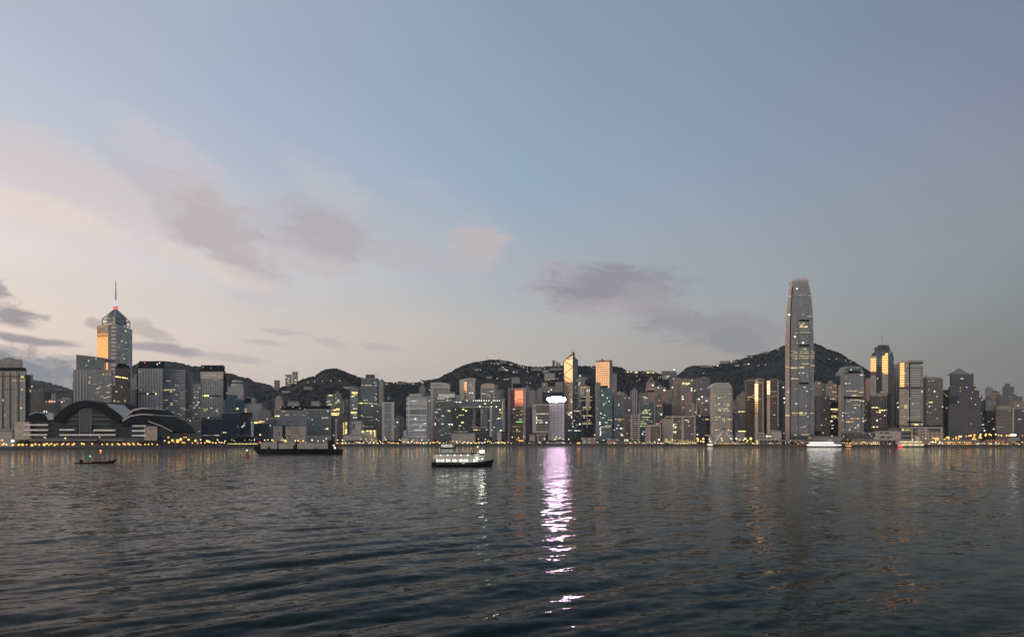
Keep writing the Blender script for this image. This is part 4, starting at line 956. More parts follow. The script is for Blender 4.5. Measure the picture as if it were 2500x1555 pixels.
t.box('pillar', 1173.5, 1176.5, 948, None, 'pale_concrete', -1, 10); t.box('pillar', 1204.5, 1207, 948, None, 'pale_concrete', -1, 10)
t.box('side_wing', 1207, 1214, 939, None, 'grey_office', 6, 20)
tower('apartment_tower', 'slim grey apartment tower left of the orange glass tower', 1214, 1220, 953, 420, 'residential_grey', 16, plant=[]); tower('apartment_tower', 'slim dark apartment tower close left of the orange glass tower', 1220.5, 1229, 951, 425, 'residential_dark', 16, plant=[])
# orange mirror tower
Y = S(1262) + 60
t = Bd('office_tower', 'tower with a glowing orange mirror glass upper half and pink stone edges', 1262, Y)
g1 = gold_dy(1246, 1277, Y)
t.plan('wall', [(1241, 8), (1246, g1 + 6), (1277, 6), (1283, 10), (1281, 36), (1243, 36)], 946, None, 'dark_brown')
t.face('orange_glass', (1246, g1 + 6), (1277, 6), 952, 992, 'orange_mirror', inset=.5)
t.face('stone_edge', (1240.5, 8), (1246, g1 + 6), 946, None, 'pink_stone', inset=.6); t.face('stone_edge', (1277, 6), (1283, 10), 946, None, 'pink_stone', inset=.6)
t.face('stone_top', (1246, g1 + 6), (1277, 6), 946, 951.5, 'pink_stone', inset=1.0)
t.face('ledge', (1246, g1 + 6), (1277, 6), 995.2, 996.4, 'pink_stone', inset=1.0)
t.box('roof_plant', 1252, 1272, 936, 946, 'roof_black', 14, 14)
t.lit([(1255, 1260, 974, 1.6, 'O'), (1264, 1269, 974, 1.6, 'O'), (1252, 1255, 999, 2, 'W'), (1256, 1258, 999, 2, 'W'), (1261, 1265, 1013, 2, 'D'), (1271, 1273, 1012, 2, 'W'), (1268, 1274, 1024, 1.8, 'N'), (1260, 1276, 1029.6, 2, 'N'), (1255, 1257, 1019, 2, 'D'), (1261, 1264, 1049, 2.2, 'Y'), (1260, 1270, 1053, 1.4, 'Y'), (1249, 1274, 1041, 1, 'O'), (1249, 1256, 1053, 1.4, 'D')], 5, .6)
t.lamps([(1250.5, 1066.5, 'y'), (1279, 1065.5, 'w'), (1266, 1068.5, 'y')], 4, .9)
tower('office_tower', 'grey lattice topped tower rising behind the orange glass tower', 1249, 1269, 922, 520, 'residential_grey', 20, plant=[(1257, 1262, 919, 'roof_grey')])
for a in [('dim purple apartment tower close right of the orange glass tower', 1283, 1293, 945, 380, 'residential_dark'), ('pale topped apartment tower right of the orange glass tower', 1291, 1306, 953, 330, 'residential_grey'),
          ('dark teal block at the foot of the towers right of the orange glass tower', 1284, 1303, 992, 170, 'dark_glass'), ('purple grey block above the inverted white building', 1304, 1313, 958, 400, 'residential_dark'), ('dim apartment slab left of the bright sign', 1312, 1324, 949, 480, 'residential_grey')]:
    tower('apartment_tower', *a, d=20)
# block on a narrow foot
t = Bd('military_building', 'brown grey office slab standing on a narrower splayed foot', 1320, S(1320) + 70)
t.box('wall', 1309, 1340, 990, 1053, 'brown_bands', 0, 36); t.box('side_column', 1300, 1309, 988, 1055, 'beige_stone', -.5, 37)
t.box('roof_edge', 1301, 1341, 986, 990, 'beige_stone', -.8, 37); t.box('base_edge', 1300, 1340, 1052, 1056, 'beige_stone', -1, 37)
t.poly('foot', [(1312, 1077), (1334, 1077), (1331, 1066), (1338, 1056), (1305, 1056), (1311, 1066)], 'pinkish_stone', 4, 26)
t.box('window', 1315, 1329, 1062, 1076, 'brown_glass', 3.6, .38); t.box('window', 1303, 1306, 993, 999, 'window_dark', -1, .48)
t.box('pillar', 1312, 1315, 1062, 1078, 'pale_concrete', 1, 2.5)
t.lit([(1309.5, 1339, 1010, 2.2, 'W'), (1309.5, 1326, 1026, 2, 'W'), (1309, 1311, 1018, 2.2, 'w'), (1309, 1311, 1022, 2, 'w'), (1309, 1311.5, 1031.5, 2.4, 'w'), (1315, 1323, 1028.5, 1.2, 'D'), (1317, 1319, 1031.5, 1.6, 'w'), (1322, 1324, 1031.3, 1.6, 'w'), (1332, 1336, 1031.5, 2.4, 'w'), (1329, 1334, 1028.3, 1.2, 'D')], -.4)
tower('low_block', 'low pink stone gatehouse beside the slab on the splayed foot', 1292, 1306, 1061, 65, 'pinkish_stone', 14, plant=[])
# white tower with the blinding sign
t = Bd('office_tower', 'slender white tower with small dark windows under a blinding pink white roof sign', 1359, S(1359) + 85)
t.box('wall', 1342, 1377, 981, None, 'sign_tower_white', 0, 34)
t.box('roof_plant', 1344, 1375, 972, 980.8, 'grey_concrete', 4, 20)
t.box('roof', 1341.6, 1377.4, 980.6, 982, 'white_paint', -.6, 35)
for px in (1341.6, 1375.6): t.box('corner_column', px, px + 1.8, 982.2, None, 'white_paint', -.7, 5)
t.box('base_wing', 1338, 1345, 1056, None, 'pale_concrete', -1, 14)
sgn = []
for i in range(24):
    a = 2 * pi * i / 24
    ex = abs(cos(a)) ** .55 * (1 if cos(a) >= 0 else -1); ey = abs(sin(a)) ** .75 * (1 if sin(a) >= 0 else -1)
    sgn.append((1358.5 + 22.5 * ex, 975 - 6.2 * ey))
t.poly('lit_sign', sgn, 'sign_glow', -2.6, .3)
t.poly('sign_light_shield', [(1358.5 + (x - 1358.5) * 1.03, 975 + (y - 975) * 1.08) for x, y in sgn], 'dark_concrete', -2.28, 2.1)  # added plate behind the sign, stops its light reaching the wall
t.box('sign_frame', 1338, 1379, 972, 978, 'dark_concrete', 0.1, 3.5)
t.lit([(1331, 1341, 967.5, 1.6, 'w')][:0])
# mirror bank with diagonal bracing
Y = S(1395) + 330
t = Bd('bank_tower', 'prism shaped bank tower with diagonal bracing, its left face blazing gold, twin masts', 1395, Y, 'skyscraper')
g1 = gold_dy(1377, 1399, Y)
A, B_, C_, D_ = (1376.5, g1), (1399, 0), (1411.5, 14), (1392, 14 + g1)
mb = MB(); P2 = lambda p: (t.lx(p[0], p[1]), p[1])
tops = [t.lz(878), t.lz(866), t.lz(878), t.lz(866)]
pk = (t.lx(1396, 8), 9, t.lz(863))
vs = [(*P2(p), 0) for p in (A, B_, C_, D_)] + [(*P2(p), z) for p, z in zip((A, B_, C_, D_), tops)] + [pk]
mb.add(vs, [(3, 2, 1, 0), (0, 1, 5, 4), (1, 2, 6, 5), (2, 3, 7, 6), (3, 0, 4, 7), (4, 5, 8), (5, 6, 8), (6, 7, 8), (7, 4, 8)])
mb.build('wall', 'bank_side', t.o)
t.face('mirror_face', A, B_, 878, 932, 'bank_mirror', tops=(878.3, 866.3), inset=.4)
t.face('lower_face', A, B_, 932.3, None, 'bank_side', inset=.4)  # lower edge of the gold reflection built in as a change of panel
nA = np.array([*P2(A)]); nB = np.array([*P2(B_)])
off = np.array([(nB - nA)[1], -(nB - nA)[0]]); off = off / np.linalg.norm(off) * .55
def fp(u, y): q = nA + (nB - nA) * u + off; return (q[0], q[1], t.lz(y))
mb = MB()
for a, c in [((.45, 876), (1, 874.5)), ((0, 880), (1, 895)), ((1, 896), (0, 913)), ((0, 915), (.85, 930)), ((0, 880), (0, 932)), ((1, 868), (1, 1060)), ((0, 880), (1, 866.5))]: mb.tube(fp(*a), fp(*c), 1.0, 5)
mb.build('bracing', 'roof_dark', t.o)
t.plan('shoulder', [(1399.5, -2), (1421.5, 4), (1418, 30), (1403, 26)], 986, None, 'bank_side', tops=[1002, 985, 985, 1002])
mb = MB()
for a, c in [((1421, 3, 986), (1421, 3, 1046)), ((1401, -3, 1003), (1421, 3, 986)), ((1403, -3, 1010), (1421, 3, 1030)), ((1421, 3, 1031), (1403, -3, 1046))]:
    mb.tube((t.lx(a[0], a[1]), a[1], t.lz(a[2])), (t.lx(c[0], c[1]), c[1], t.lz(c[2])), .8, 5)
mb.build('shoulder_bracing', 'pale_concrete', t.o)
mb = MB(); q = lambda px, dy, py: (t.lx(px, dy), dy, t.lz(py))
for a, c in [((1393, 8, 866), (1393, 8, 853.5)), ((1403.5, 8, 866), (1403.5, 8, 853.5)), ((1393, 8, 853.8), (1403.5, 8, 853.8)), ((1394, 8, 865), (1398, 8, 858)), ((1398, 8, 858), (1403, 8, 865))]: mb.tube(q(*a), q(*c), .35, 5)
mb.build('roof_frame', 'steel', t.o)
t.poly('roof_plant', [(1393, 868), (1404, 868), (1402.5, 861.5), (1400, 857), (1397, 863)], 'dark_brown', 6, 6)
t.mast(1393.5, 828, 854, 8, .3); t.mast(1404, 820, 854, 8, .3); t.lamps([(1404, 822, 'w'), (1404, 841, 'w')], 8, .45)
t.lit([(1383, 1394, 1007.5, 3, 'W'), (1387, 1393, 1012, 1.6, 'w'), (1394, 1396, 1007, 3, 'w'), (1401, 1415, 1003.5, 1.8, 'W'), (1394, 1396, 1016, 2, 'w'), (1395, 1397, 1019, 2, 'w'), (1398, 1404, 1026, 2, 'Y'), (1398, 1400, 1029, 2, 'A'), (1396, 1399, 1034, 2, 'W'), (1398, 1400, 1041, 2.4, 'w'), (1414, 1417, 1035, 3, 'w'), (1394, 1397, 980.5, 2, 'w'), (1393, 1396, 975, 1.6, 'W'), (1388, 1390, 1050.5, 2, 'w'), (1391, 1396, 1050.5, 1.6, 'W'),
       (1402, 1422, 1051, 2.6, 'W'), (1424, 1431, 1051, 2.6, 'w'), (1408, 1415, 1060, 1.4, 'D'), (1417, 1420, 980, 2.2, 'w'), (1404, 1412, 959.5, 1.2, 'D')], -3.2, .5)
t.box('podium', 1379, 1440, 1053, None, 'navy_glass', -6, 20)
# banking hall with lit lines
t = tower('bank_tower', 'dark stepped bank tower crossed by thin lit lines and flanked by pale service shafts', 1420, 1446, 968, 270, 'black_glass', 30, plant=[],
          lits=[(1420, 1446, 969.3, 1.3, 'A'), (1419, 1446, 977.5, 1.3, 'A'), (1423, 1443, 993.6, 1.6, 'Y'), (1424, 1445, 996.4, 1.2, 'A'), (1422, 1446, 1014.6, 1.4, 'Y'), (1421, 1444, 1031.5, 1.3, 'A'), (1422, 1447, 1034.3, 1.3, 'Y'), (1425, 1428, 1019.5, 2, 'W'), (1437, 1440, 1026, 2, 'W'), (1450, 1454, 1007.5, 2, 'w')][:9])
t.box('service_shaft', 1417, 1426.5, 945, 966, 'beige_stone', -1, 12); t.box('service_shaft', 1430, 1440, 943, 1002, 'beige_stone', -1.5, 12); t.box('service_shaft', 1432, 1435, 1002, 1045, 'pinkish_stone', -1.5, 6)
t.lit([(1417.5, 1429, 945.5, 1.6, 'Y'), (1428, 1433, 943, 1.6, 'W'), (1433, 1434.4, 954, 2, 'w'), (1438, 1439.4, 953, 2, 'w'), (1434, 1436, 959, 2, 'A')], -1.6, .4)
tower('apartment_tower', 'grey apartment tower behind the bank with lit lines', 1411, 1428, 922, 560, 'residential_grey', 20, plant=[(1414, 1420, 917, 'residential_grey')], lits=[(1413, 1417, 934.5, 2, 'W'), (1411, 1415, 939, 2, 'W'), (1415, 1418, 917, 2, 'w')])
# tower with gold window grid
Y = S(1472) + 300
t = Bd('office_tower', 'tall square tower whose front glows as a gold grid of mirror windows', 1475, Y, 'skyscraper')
g1 = gold_dy(1455, 1488, Y) * .92
t.plan('wall', [(1455, g1), (1488, 0), (1495.5, 16), (1466, 16 + g1)], 880, None, 'grey_office', tops=[881, 880, 884, 885])
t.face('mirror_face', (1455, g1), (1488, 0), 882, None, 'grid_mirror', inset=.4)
t.plan('roof', [(1454.8, g1 - .3), (1488, -.6), (1496, 16), (1466, 16.5 + g1)], 878.8, 880.8, 'roof_dark')
t.box('roof_plant', 1468, 1473, 876.5, 879, 'dark_concrete', 14, 8)
t.lit([(1455.5, 1457, 940, 1.8, 'w'), (1455.5, 1457, 936, 1.6, 'W'), (1455.5, 1457, 943, 2, 'w'), (1455.5, 1457, 932, 1.6, 'D'), (1470, 1473, 890, 3, 'A'), (1475.5, 1479, 890, 3, 'A')], g1 - 1, .4)
t.lit([(1456, 1457, 965, 30, 'D')], g1 - 1, .4)
t = tower('office_tower', 'teal glass tower with a dark roof slot, in front of the gold window grid', 1466, 1494, 948, 120, 'teal_glass', 28, parapet=True, plant=[(1467.5, 1484, 941.5, 'roof_black')],
          lits=[(1469, 1474, 964.5, 3, 'W'), (1482, 1484, 971.5, 2, 'w'), (1486, 1488, 979.5, 2, 'w'), (1473, 1481, 983.5, 1.4, 'A'), (1473, 1475, 987.5, 2, 'w'), (1466, 1468, 1009, 2.4, 'w'), (1474, 1478, 1013.5, 2, 'W'), (1470, 1474, 1020, 2, 'W'), (1485, 1494, 1025, 1.8, 'Y'), (1477, 1484, 1031.5, 2, 'Y'), (1463, 1466, 1031, 2.4, 'w'), (1463, 1466, 1035, 2.4, 'w'), (1477, 1493, 1039.5, 2.2, 'A'), (1465, 1492, 1042.8, 1.6, 'W'), (1464, 1467, 1047.5, 2.4, 'w'), (1465, 1468, 1053.5, 2.2, 'w'), (1465, 1468, 1058, 2.4, 'w'), (1464, 1467, 1062, 2, 'w'), (1473, 1476, 1054, 2, 'D'), (1472.5, 1475, 1074, 2, 'w')])
t.box('grey_wing', 1455, 1466, 934, None, 'grey_office', 8, 18)
tower('office_tower', 'slim teal tower behind, right of the gold window grid', 1495, 1506, 913, 500, 'residential_grey', 18, plant=[])
t = tower('office_tower', 'slate tower with a black roof slot, right of the teal glass tower', 1499, 1522, 970, 130, 'slate_glass', 26, parapet=True, plant=[(1504, 1520, 966.5, 'roof_black')],
          lits=[(1509, 1512, 989, 3, 'A'), (1510, 1513, 986, 1.6, 'A'), (1502, 1507, 1023.3, 2, 'W'), (1508, 1519, 1023.5, 1.8, 'A'), (1512, 1515, 1027, 1.8, 'O'), (1504, 1508, 1045.5, 2.4, 'W'), (1514, 1518, 1045.5, 2.8, 'w'), (1508, 1511, 1037.5, 2, 'W'), (1516, 1519, 1062, 2.4, 'w'), (1498.5, 1501, 1049.5, 2, 'W')])
t.box('back_block', 1497, 1525, 957, None, 'beige_brown', 27, 14)
t.lamps([(1497, 953, 'o'), (1513, 956, 'o'), (1511, 960, 'o')], 26, .7)
tower('office_block', 'brown block between the slate tower and the louvred slab', 1522, 1541, 1012, 120, 'brown_glass', 22, plant=[])
for a in [('grey apartment tower behind the brown block, dotted with lit windows', 1522, 1534, 965, 420, 'residential_grey', [(1524, 1528, 971.5, 2, 'A'), (1534, 1537, 971.5, 3, 'w'), (1532, 1535, 1006, 2, 'w'), (1530, 1533, 1000, 3, 'W')]),
          ('pale ribbed tower behind the louvred slab', 1541, 1557, 953, 380, 'ribbed_pale', [(1527, 1530, 990, 2, 'w')][:0]),
          ('grey tower between the slate tower and the ribbed tower', 1532, 1542, 975, 300, 'residential_dark', [(1534, 1538, 1001, 3, 'W')])]:
    tower('apartment_tower', *a[:6], d=20, lits=a[6])
t = tower('office_block', 'slab covered by dark horizontal louvres between pale edges', 1543, 1559, 1015, 90, 'louvre', 20, plant=[(1545, 1556, 1012.5, 'pale_concrete')], lits=[(1550, 1553, 1034, 2, 'D')])
t.box('edge', 1541, 1543.5, 1013, None, 'pale_concrete', -.8, 8); t.box('edge', 1558.5, 1561.5, 1010, None, 'pale_concrete', -.8, 8)
t = tower('office_tower', 'grey green tower with wide greenish lit floors', 1563, 1598, 982, 190, 'green_lit', 28, plant=[(1568, 1590, 975, 'grey_office'), (1572, 1588, 968, 'roof_grey', 8, 8)],
          lits=[(1570, 1578, 969.5, 2, 'G'), (1574, 1581, 972, 2, 'G'), (1571, 1590, 985.5, 1.6, 'D'), (1573, 1587, 1001, 2.4, 'G'), (1568, 1582, 1005, 3, 'G'), (1567, 1590, 1009, 1.8, 'G'), (1585, 1590, 1011.5, 2.4, 'G'), (1568, 1588, 1018, 1.6, 'G'), (1566, 1580, 1023, 1.4, 'D'), (1564, 1592, 1029, 1.8, 'G'), (1563, 1580, 1034, 2, 'G'), (1561, 1584, 1040, 2.4, 'G'), (1570, 1579, 1053.8, 1.8, 'W'), (1567, 1570, 1059, 2, 'w'), (1580, 1586, 1025, 2, 'W')])
t.box('edge', 1560.5, 1563, 978, None, 'grey_concrete', -.8, 10); t.box('edge', 1596.5, 1599.5, 976, None, 'grey_concrete', -.8, 10)
t = tower('apartment_tower', 'orange tinted stepped tower with a small crown, below the hill', 1580, 1599, 932, 560, 'pink_residential', 20, plant=[(1584, 1596, 927, 'pink_residential'), (1588, 1593, 923, 'pink_stone')], lits=[(1592, 1595, 940.5, 2.6, 'w')])
t.box('ledge', 1579, 1600, 948, 952, 'beige_stone', -.8, 20); t.box('roof_band', 1580, 1597, 952.5, 957, 'roof_black', -.6, .55)
for a in [('grey tower top behind the green lit tower', 1562, 1582, 960, 420, 'residential_grey', 'apartment_tower', [(1568, 1579, 969, 2.2, 'G')][:0])]:
    tower(a[6], *a[:6], d=20)
# city hall block
t = Bd('city_hall', 'low white framed civic block with a grey louvred front and a pinkish left wing', 1597, S(1597) + 55)
t.box('wall', 1589, 1609, 1042, None, 'brown_bands', 1.5, 24); t.box('left_wing', 1580, 1588.5, 1038, None, 'pinkish_stone', -1, 26); t.box('roof_frame', 1580, 1613, 1037, 1041, 'pale_concrete', -1.5, 27)
t.box('edge_column', 1611.3, 1613, 1041, None, 'pale_concrete', -1, 3); t.box('side_wall', 1609, 1611.3, 1042, None, 'dark_glass', 2, 20)
# wide beige hotel
t = Bd('hotel_block', 'wide beige hotel slab divided by pale vertical shafts, behind the left ferry piers', 1659, S(1659) + 110)
t.box('left_wall', 1620, 1641, 1022, None, 'pinkish_stone', 0, 26); t.box('wall', 1643, 1697, 1020, None, 'brown_bands', 1, 26)
for x0, x1, y in ((1640, 1643.5, 1018), (1664, 1670, 1018), (1694, 1698.5, 1017)): t.box('shaft', x0, x1, y, None, 'beige_stone', -1, 14)
t.box('roof_edge', 1627, 1699, 1015.5, 1019, 'beige_stone', -.8, 27)
t.lit([(1643, 1646, 1036, 2.4, 'w'), (1649, 1651, 1035.5, 2, 'W'), (1643, 1646, 1040, 2.4, 'y'), (1648, 1651, 1042, 2, 'w'), (1643, 1650, 1045, 2, 'Y'), (1643.5, 1646, 1054, 2.4, 'y'), (1648, 1651, 1054, 2.6, 'w'), (1645, 1650, 1057, 1.6, 'Y'), (1673, 1676, 1025.5, 2.4, 'W'), (1677, 1682, 1026, 2, 'W'), (1679, 1682, 1030, 2.4, 'W'), (1656, 1660, 1027.5, 2, 'D'), (1680, 1684, 1039, 3, 'D'), (1687, 1693, 1059.5, 2, 'W'), (1698, 1704, 1042, 2.4, 'W'), (1660, 1663, 1043.5, 1.6, 'D')])
tower('office_block', 'dark glass block between the beige hotel and the white chamfered tower', 1700, 1735, 1013, 130, 'black_glass', 26, plant=[(1712, 1734, 1011, 'roof_black')], lits=[(1722, 1732, 1023.5, 2.4, 'A'), (1701, 1704, 1060.5, 2.4, 'w'), (1721, 1731, 1062.5, 2, 'A'), (1707, 1709, 1015, 2, 'w')])
# mid levels towers
MID = [
    ('beige ribbed apartment tower with a pale roof, left end of the hillside cluster', 1602, 1620, 943, 640, 'residential', [(1606, 1608, 946.5, 2.4, 'w'), (1608, 1611, 977.5, 2, 'O')]),
    ('pinkish apartment tower, second in the hillside cluster', 1617, 1631, 951, 600, 'pink_residential', [(1620, 1624, 952.5, 3, 'w'), (1621, 1624, 946.5, 1.6, 'A'), (1608, 1616, 990, 2, 'O')][:2]),
    ('short beige apartment block with a flat pale roof in the hillside cluster', 1628, 1640, 954, 620, 'beige', []),
    ('tall dark apartment tower standing on the saddle of the hill', 1638, 1652, 908, 900, 'residential_dark', [(1644, 1647, 902.5, 2.4, 'w'), (1643.5, 1646.5, 924.5, 2.6, 'w'), (1640, 1643, 946, 2.2, 'w')]),
    ('brown apartment tower right of the dark one on the saddle', 1648, 1663, 923, 760, 'residential', [(1650, 1652, 962, 2, 'D')]),
    ('beige twin ridge apartment slab with yellow lit top floors', 1664, 1684, 925, 720, 'residential', [(1666, 1671, 936, 4, 'y'), (1673, 1684, 936, 3.4, 'y'), (1674, 1679, 938.5, 3, 'y'), (1686, 1690, 929, 2, 'O')]),
    ('grey brown apartment slab between the yellow lit slab and the notched tower', 1683, 1702, 927, 730, 'residential_grey', [(1687, 1690, 948, 2.4, 'w'), (1687, 1690, 953, 2.4, 'w'), (1695, 1701, 953.5, 4, 'y'), (1688, 1691, 929, 1.8, 'o')]),
    ('dark grey apartment tower with a notched higher right half', 1702, 1733, 923, 700, 'residential_dark', [(1710, 1713, 950, 2, 'W'), (1709, 1713, 932, 1.4, 'D')]),
    ('olive apartment block with a pale flat roof, low in the hillside cluster', 1640, 1656, 974, 420, 'beige_brown', []),
    ('small beige block with lights, low behind the beige hotel', 1660, 1676, 978, 400, 'residential', [(1664, 1670, 974, 3, 'w'), (1672, 1676, 972, 2, 'W'), (1665, 1668, 968, 2, 'w'), (1673, 1675, 980, 2.4, 'w'), (1667, 1669, 995, 2, 'W')]),
    ('dark green glass block low in the hillside cluster', 1617, 1640, 985, 360, 'dark_glass', []),
    ('brown block with orange lit windows right of the green lit tower', 1600, 1618, 983, 330, 'residential_dark', [(1604, 1608, 990, 2.4, 'O'), (1609, 1615, 990, 2.4, 'O'), (1608, 1618, 1008.5, 2, 'A'), (1613, 1616, 1012, 2.4, 'w'), (1602, 1606, 1034.5, 2.6, 'O'), (1608, 1611, 1034, 2, 'O'), (1612, 1620, 1029, 1.8, 'W')]),
    ('low beige blocks with scattered lights left of the white chamfered tower', 1703, 1736, 970, 380, 'beige', [(1712, 1716, 968.5, 2.2, 'w'), (1704, 1708, 974.5, 2, 'w'), (1722, 1727, 978.5, 2.4, 'w'), (1710, 1716, 984, 1.6, 'W'), (1716, 1721, 988, 2, 'W')]),
    ('brown apartment block just above the dark glass block', 1713, 1736, 990, 300, 'residential', [(1722, 1725, 1000, 2, 'W')]),
]
for lb, x0, x1, y, off_, mt, ll in MID: tower('apartment_tower', lb, x0, x1, y, off_, mt, d=22, lits=ll, group='apartment towers on the hillside')
t = Bd('apartment_tower', 'slim salmon pink apartment tower with a stepped top', 1684, S(1684) + 350, group='apartment towers on the hillside')
t.box('wall', 1679, 1690, 960, None, 'pink_residential', 0, 18); t.box('top_step', 1682, 1691, 955, 960, 'pink_residential', 2, 12); t.box('left_wing', 1675, 1679, 964, None, 'pink_residential', 2, 14); t.box('pale_edge', 1678.5, 1682.5, 985, None, 'beige_stone', -.6, .55)
t = tower('apartment_block', 'white framed block of three bays at the foot of the salmon tower', 1683, 1703, 988, 250, 'residential', 20, plant=[(1687, 1696, 984.5, 'pale_concrete')], lits=[(1684, 1690, 1002, 2.4, 'Y'), (1695, 1700, 1006, 2.4, 'Y'), (1706, 1709, 1006, 3, 'Y')][:2])
for px in (1691, 1700): t.box('frame', px, px + 1.6, 986, None, 'white_paint', -.7, .65)
t = tower('apartment_tower', 'pale column tower right of the white framed block', 1708, 1715, 986, 260, 'beige', 16, plant=[])

# --- white tower with chamfered top
t = Bd('office_tower', 'white grey tower with porthole windows and a chamfered top, behind the big wheel', 1762, S(1762) + 130, 'skyscraper')
t.plan('wall', [(1736, 4), (1743, 0), (1784, 0), (1789, 4), (1787, 40), (1738, 40)], 946, None, 'porthole')
t.box('left_edge', 1735.6, 1741, 948, None, 'beige_stone', 2, 6)
t.poly('chamfer', [(1737, 946), (1788.5, 946), (1786, 942), (1779, 934), (1750, 934), (1742, 940)], 'pale_concrete', -.5, 38)
t.box('roof_line', 1743, 1784, 940, 941, 'grey_concrete', -.8, .25)
t.box('podium', 1733, 1790, 1061, None, 'pale_concrete', -8, 16)
r2 = random.Random(12)
L = [(1749.5, 1751.5, 942, 2, 'W'), (1753, 1756, 972, 2.4, 'W'), (1758, 1760, 970, 1.6, 'W'), (1764, 1768, 969.5, 1.6, 'D'), (1779, 1784, 961, 2, 'W'), (1780, 1783, 947, 1.6, 'D'), (1779, 1783, 978, 1.6, 'D'), (1767, 1772, 978, 1.2, 'D')]
for y in (985, 987, 991, 997, 1000, 1003):
    for x in range(1746, 1780, 3):
        if r2.random() < .42: L.append((x, x + 1.6, y, 1.5, r2.choice(('W', 'Y', 'Y'))))
for x in (1746, 1750, 1754, 1758): L.append((x, x + 2.2, 1017.5, 2, 'Y'))
for x in (1746, 1749, 1763, 1767, 1777, 1780, 1784): L.append((x, x + 2, 1023.5, 2, 'Y'))
L += [(1767, 1770, 1028, 1.8, 'Y'), (1746, 1749, 1049.5, 2.2, 'Y'), (1750, 1752, 1049.5, 2, 'Y'), (1777, 1780, 1050, 3.4, 'Y'), (1783, 1786, 1052, 2, 'Y')]
t.lit(L)
t.lit([(1746, 1759, 1063.5, 2, 'W')], -8)
for a in [('grey slab right behind the white chamfered tower', 1790, 1803, 981, 240, 'residential', [(1803, 1806, 1005, 2.4, 'w')][:0]), ('beige block stepping up to the brown striped towers', 1801, 1817, 968, 420, 'residential', []),
          ('brown grey apartment tower with a rounded top left of the striped towers', 1811, 1824, 959, 480, 'residential', []), ('dark narrow block right of the white chamfered tower', 1793, 1808, 1008, 150, 'dark_glass', [])]:
    tower('apartment_tower', *a[:6], d=20, lits=a[6])
tower('office_block', 'beige block with a yellow lit top floor, right of the white chamfered tower', 1807, 1822, 1001, 200, 'beige_brown', 18, plant=[], lits=[(1808, 1819, 1004.5, 2.4, 'Y'), (1803.5, 1806, 1005, 2.4, 'w')])
tower('low_block', 'low rounded pinkish pavilion block right of the big wheel', 1800, 1818, 1056, 75, 'pinkish_stone', 14, plant=[], lits=[(1802, 1821, 1052.5, 2.4, 'y')])
# exchange towers
def exch(label, x0, x1, yt, g0, g1x, gy0, gy1, off_, extra):
    Y = S((x0 + x1) / 2) + off_
    t = Bd('office_tower', label, (x0 + x1) / 2, Y, 'skyscraper')
    gd = gold_dy(g0, g1x, Y)
    P = [(x0, gd + 3), (g0, gd), (g1x, 0), (x1 - 3, 1), (x1, 6), (x1 - 1, 34), (x0 + 2, 34)]
    if g0 - x0 < 1: P = P[1:]
    t.plan('wall', P, yt, None, 'brown_bands')
    t.face('mirror_strip', (g0, gd), (g1x, 0), gy0, gy1, 'strip_mirror_dim', inset=.4)
    t.face('stone_strip', (g0, gd), (g1x, 0), gy1 + .4, None, 'beige_stone', inset=.4)
    t.box('roof', x0 + 1, x1 - 1, yt - 1.2, yt + .6, 'beige_stone', 3, 28)
    extra(t)
    return t
tower('office_tower', 'brown banded tower with a stepped roof, left of the first golden strip', 1822, 1844, 929, 190, 'brown_bands', 28, plant=[(1830, 1843, 925.5, 'beige_brown'), (1823, 1830, 930, 'beige_brown')], lits=[(1826, 1830, 975, 2.4, 'D'), (1838, 1842, 971.5, 2, 'D')])
exch('brown banded tower with a golden strip down its left corner', 1843, 1868, 926, 1843, 1851, 936, 1011, 150,
     lambda t: (t.box('roof_plant', 1850, 1864, 923.5, 926, 'beige_brown', 6, 16), t.lit([(1853, 1860, 934, 5, 'O'), (1857, 1859, 950, 1.6, 'D')]), t.box('shaft', 1861, 1864, 930, None, 'beige_stone', 0, 4), t.box('gap', 1868, 1871, 935, None, 'black_glass', 6, 10)))
exch('rounded brown tower with a golden corner and a pale vertical line', 1871, 1901, 929, 1873, 1880, 930, 962, 155,
     lambda t: (t.lamps([(1877, 933, 'y')], 0, 1.4), t.plan('crown', [(1880, 2), (1896, 2), (1899, 8), (1897, 30), (1882, 30)], 923.5, 929, 'beige_brown'), t.box('white_line', 1899, 1900.5, 930, 1040, 'white_paint', 0, 2), t.lit([(1880, 1897, 955.5, 1.6, 'D'), (1884, 1896, 967.5, 1.2, 'D'), (1887, 1892, 1012.5, 2, 'W'), (1888, 1894, 983, 1.2, 'D')])))
tower('office_tower', 'greenish grey block filling the gap left of the tallest tower', 1902, 1915, 932, 210, 'slate_glass', 22, lits=[(1911, 1914, 945.5, 2, 'w'), (1913, 1916, 972, 3, 'w'), (1914, 1916, 982.5, 2.4, 'w')])
tower('low_block', 'low stone pavilion with a white lit front, left of the tallest tower', 1853, 1884, 1060, 60, 'podium_stone', 16, plant=[(1857, 1868, 1056, 'beige_stone')], lits=[(1871, 1883, 1064.5, 3.4, 'w')])
tower('low_block', 'pale pair of stone drums at the foot of the tallest tower', 1885, 1908, 1052, 70, 'beige_stone', 16, plant=[(1886, 1891, 1049, 'pale_concrete'), (1899, 1907, 1053, 'pale_concrete')])

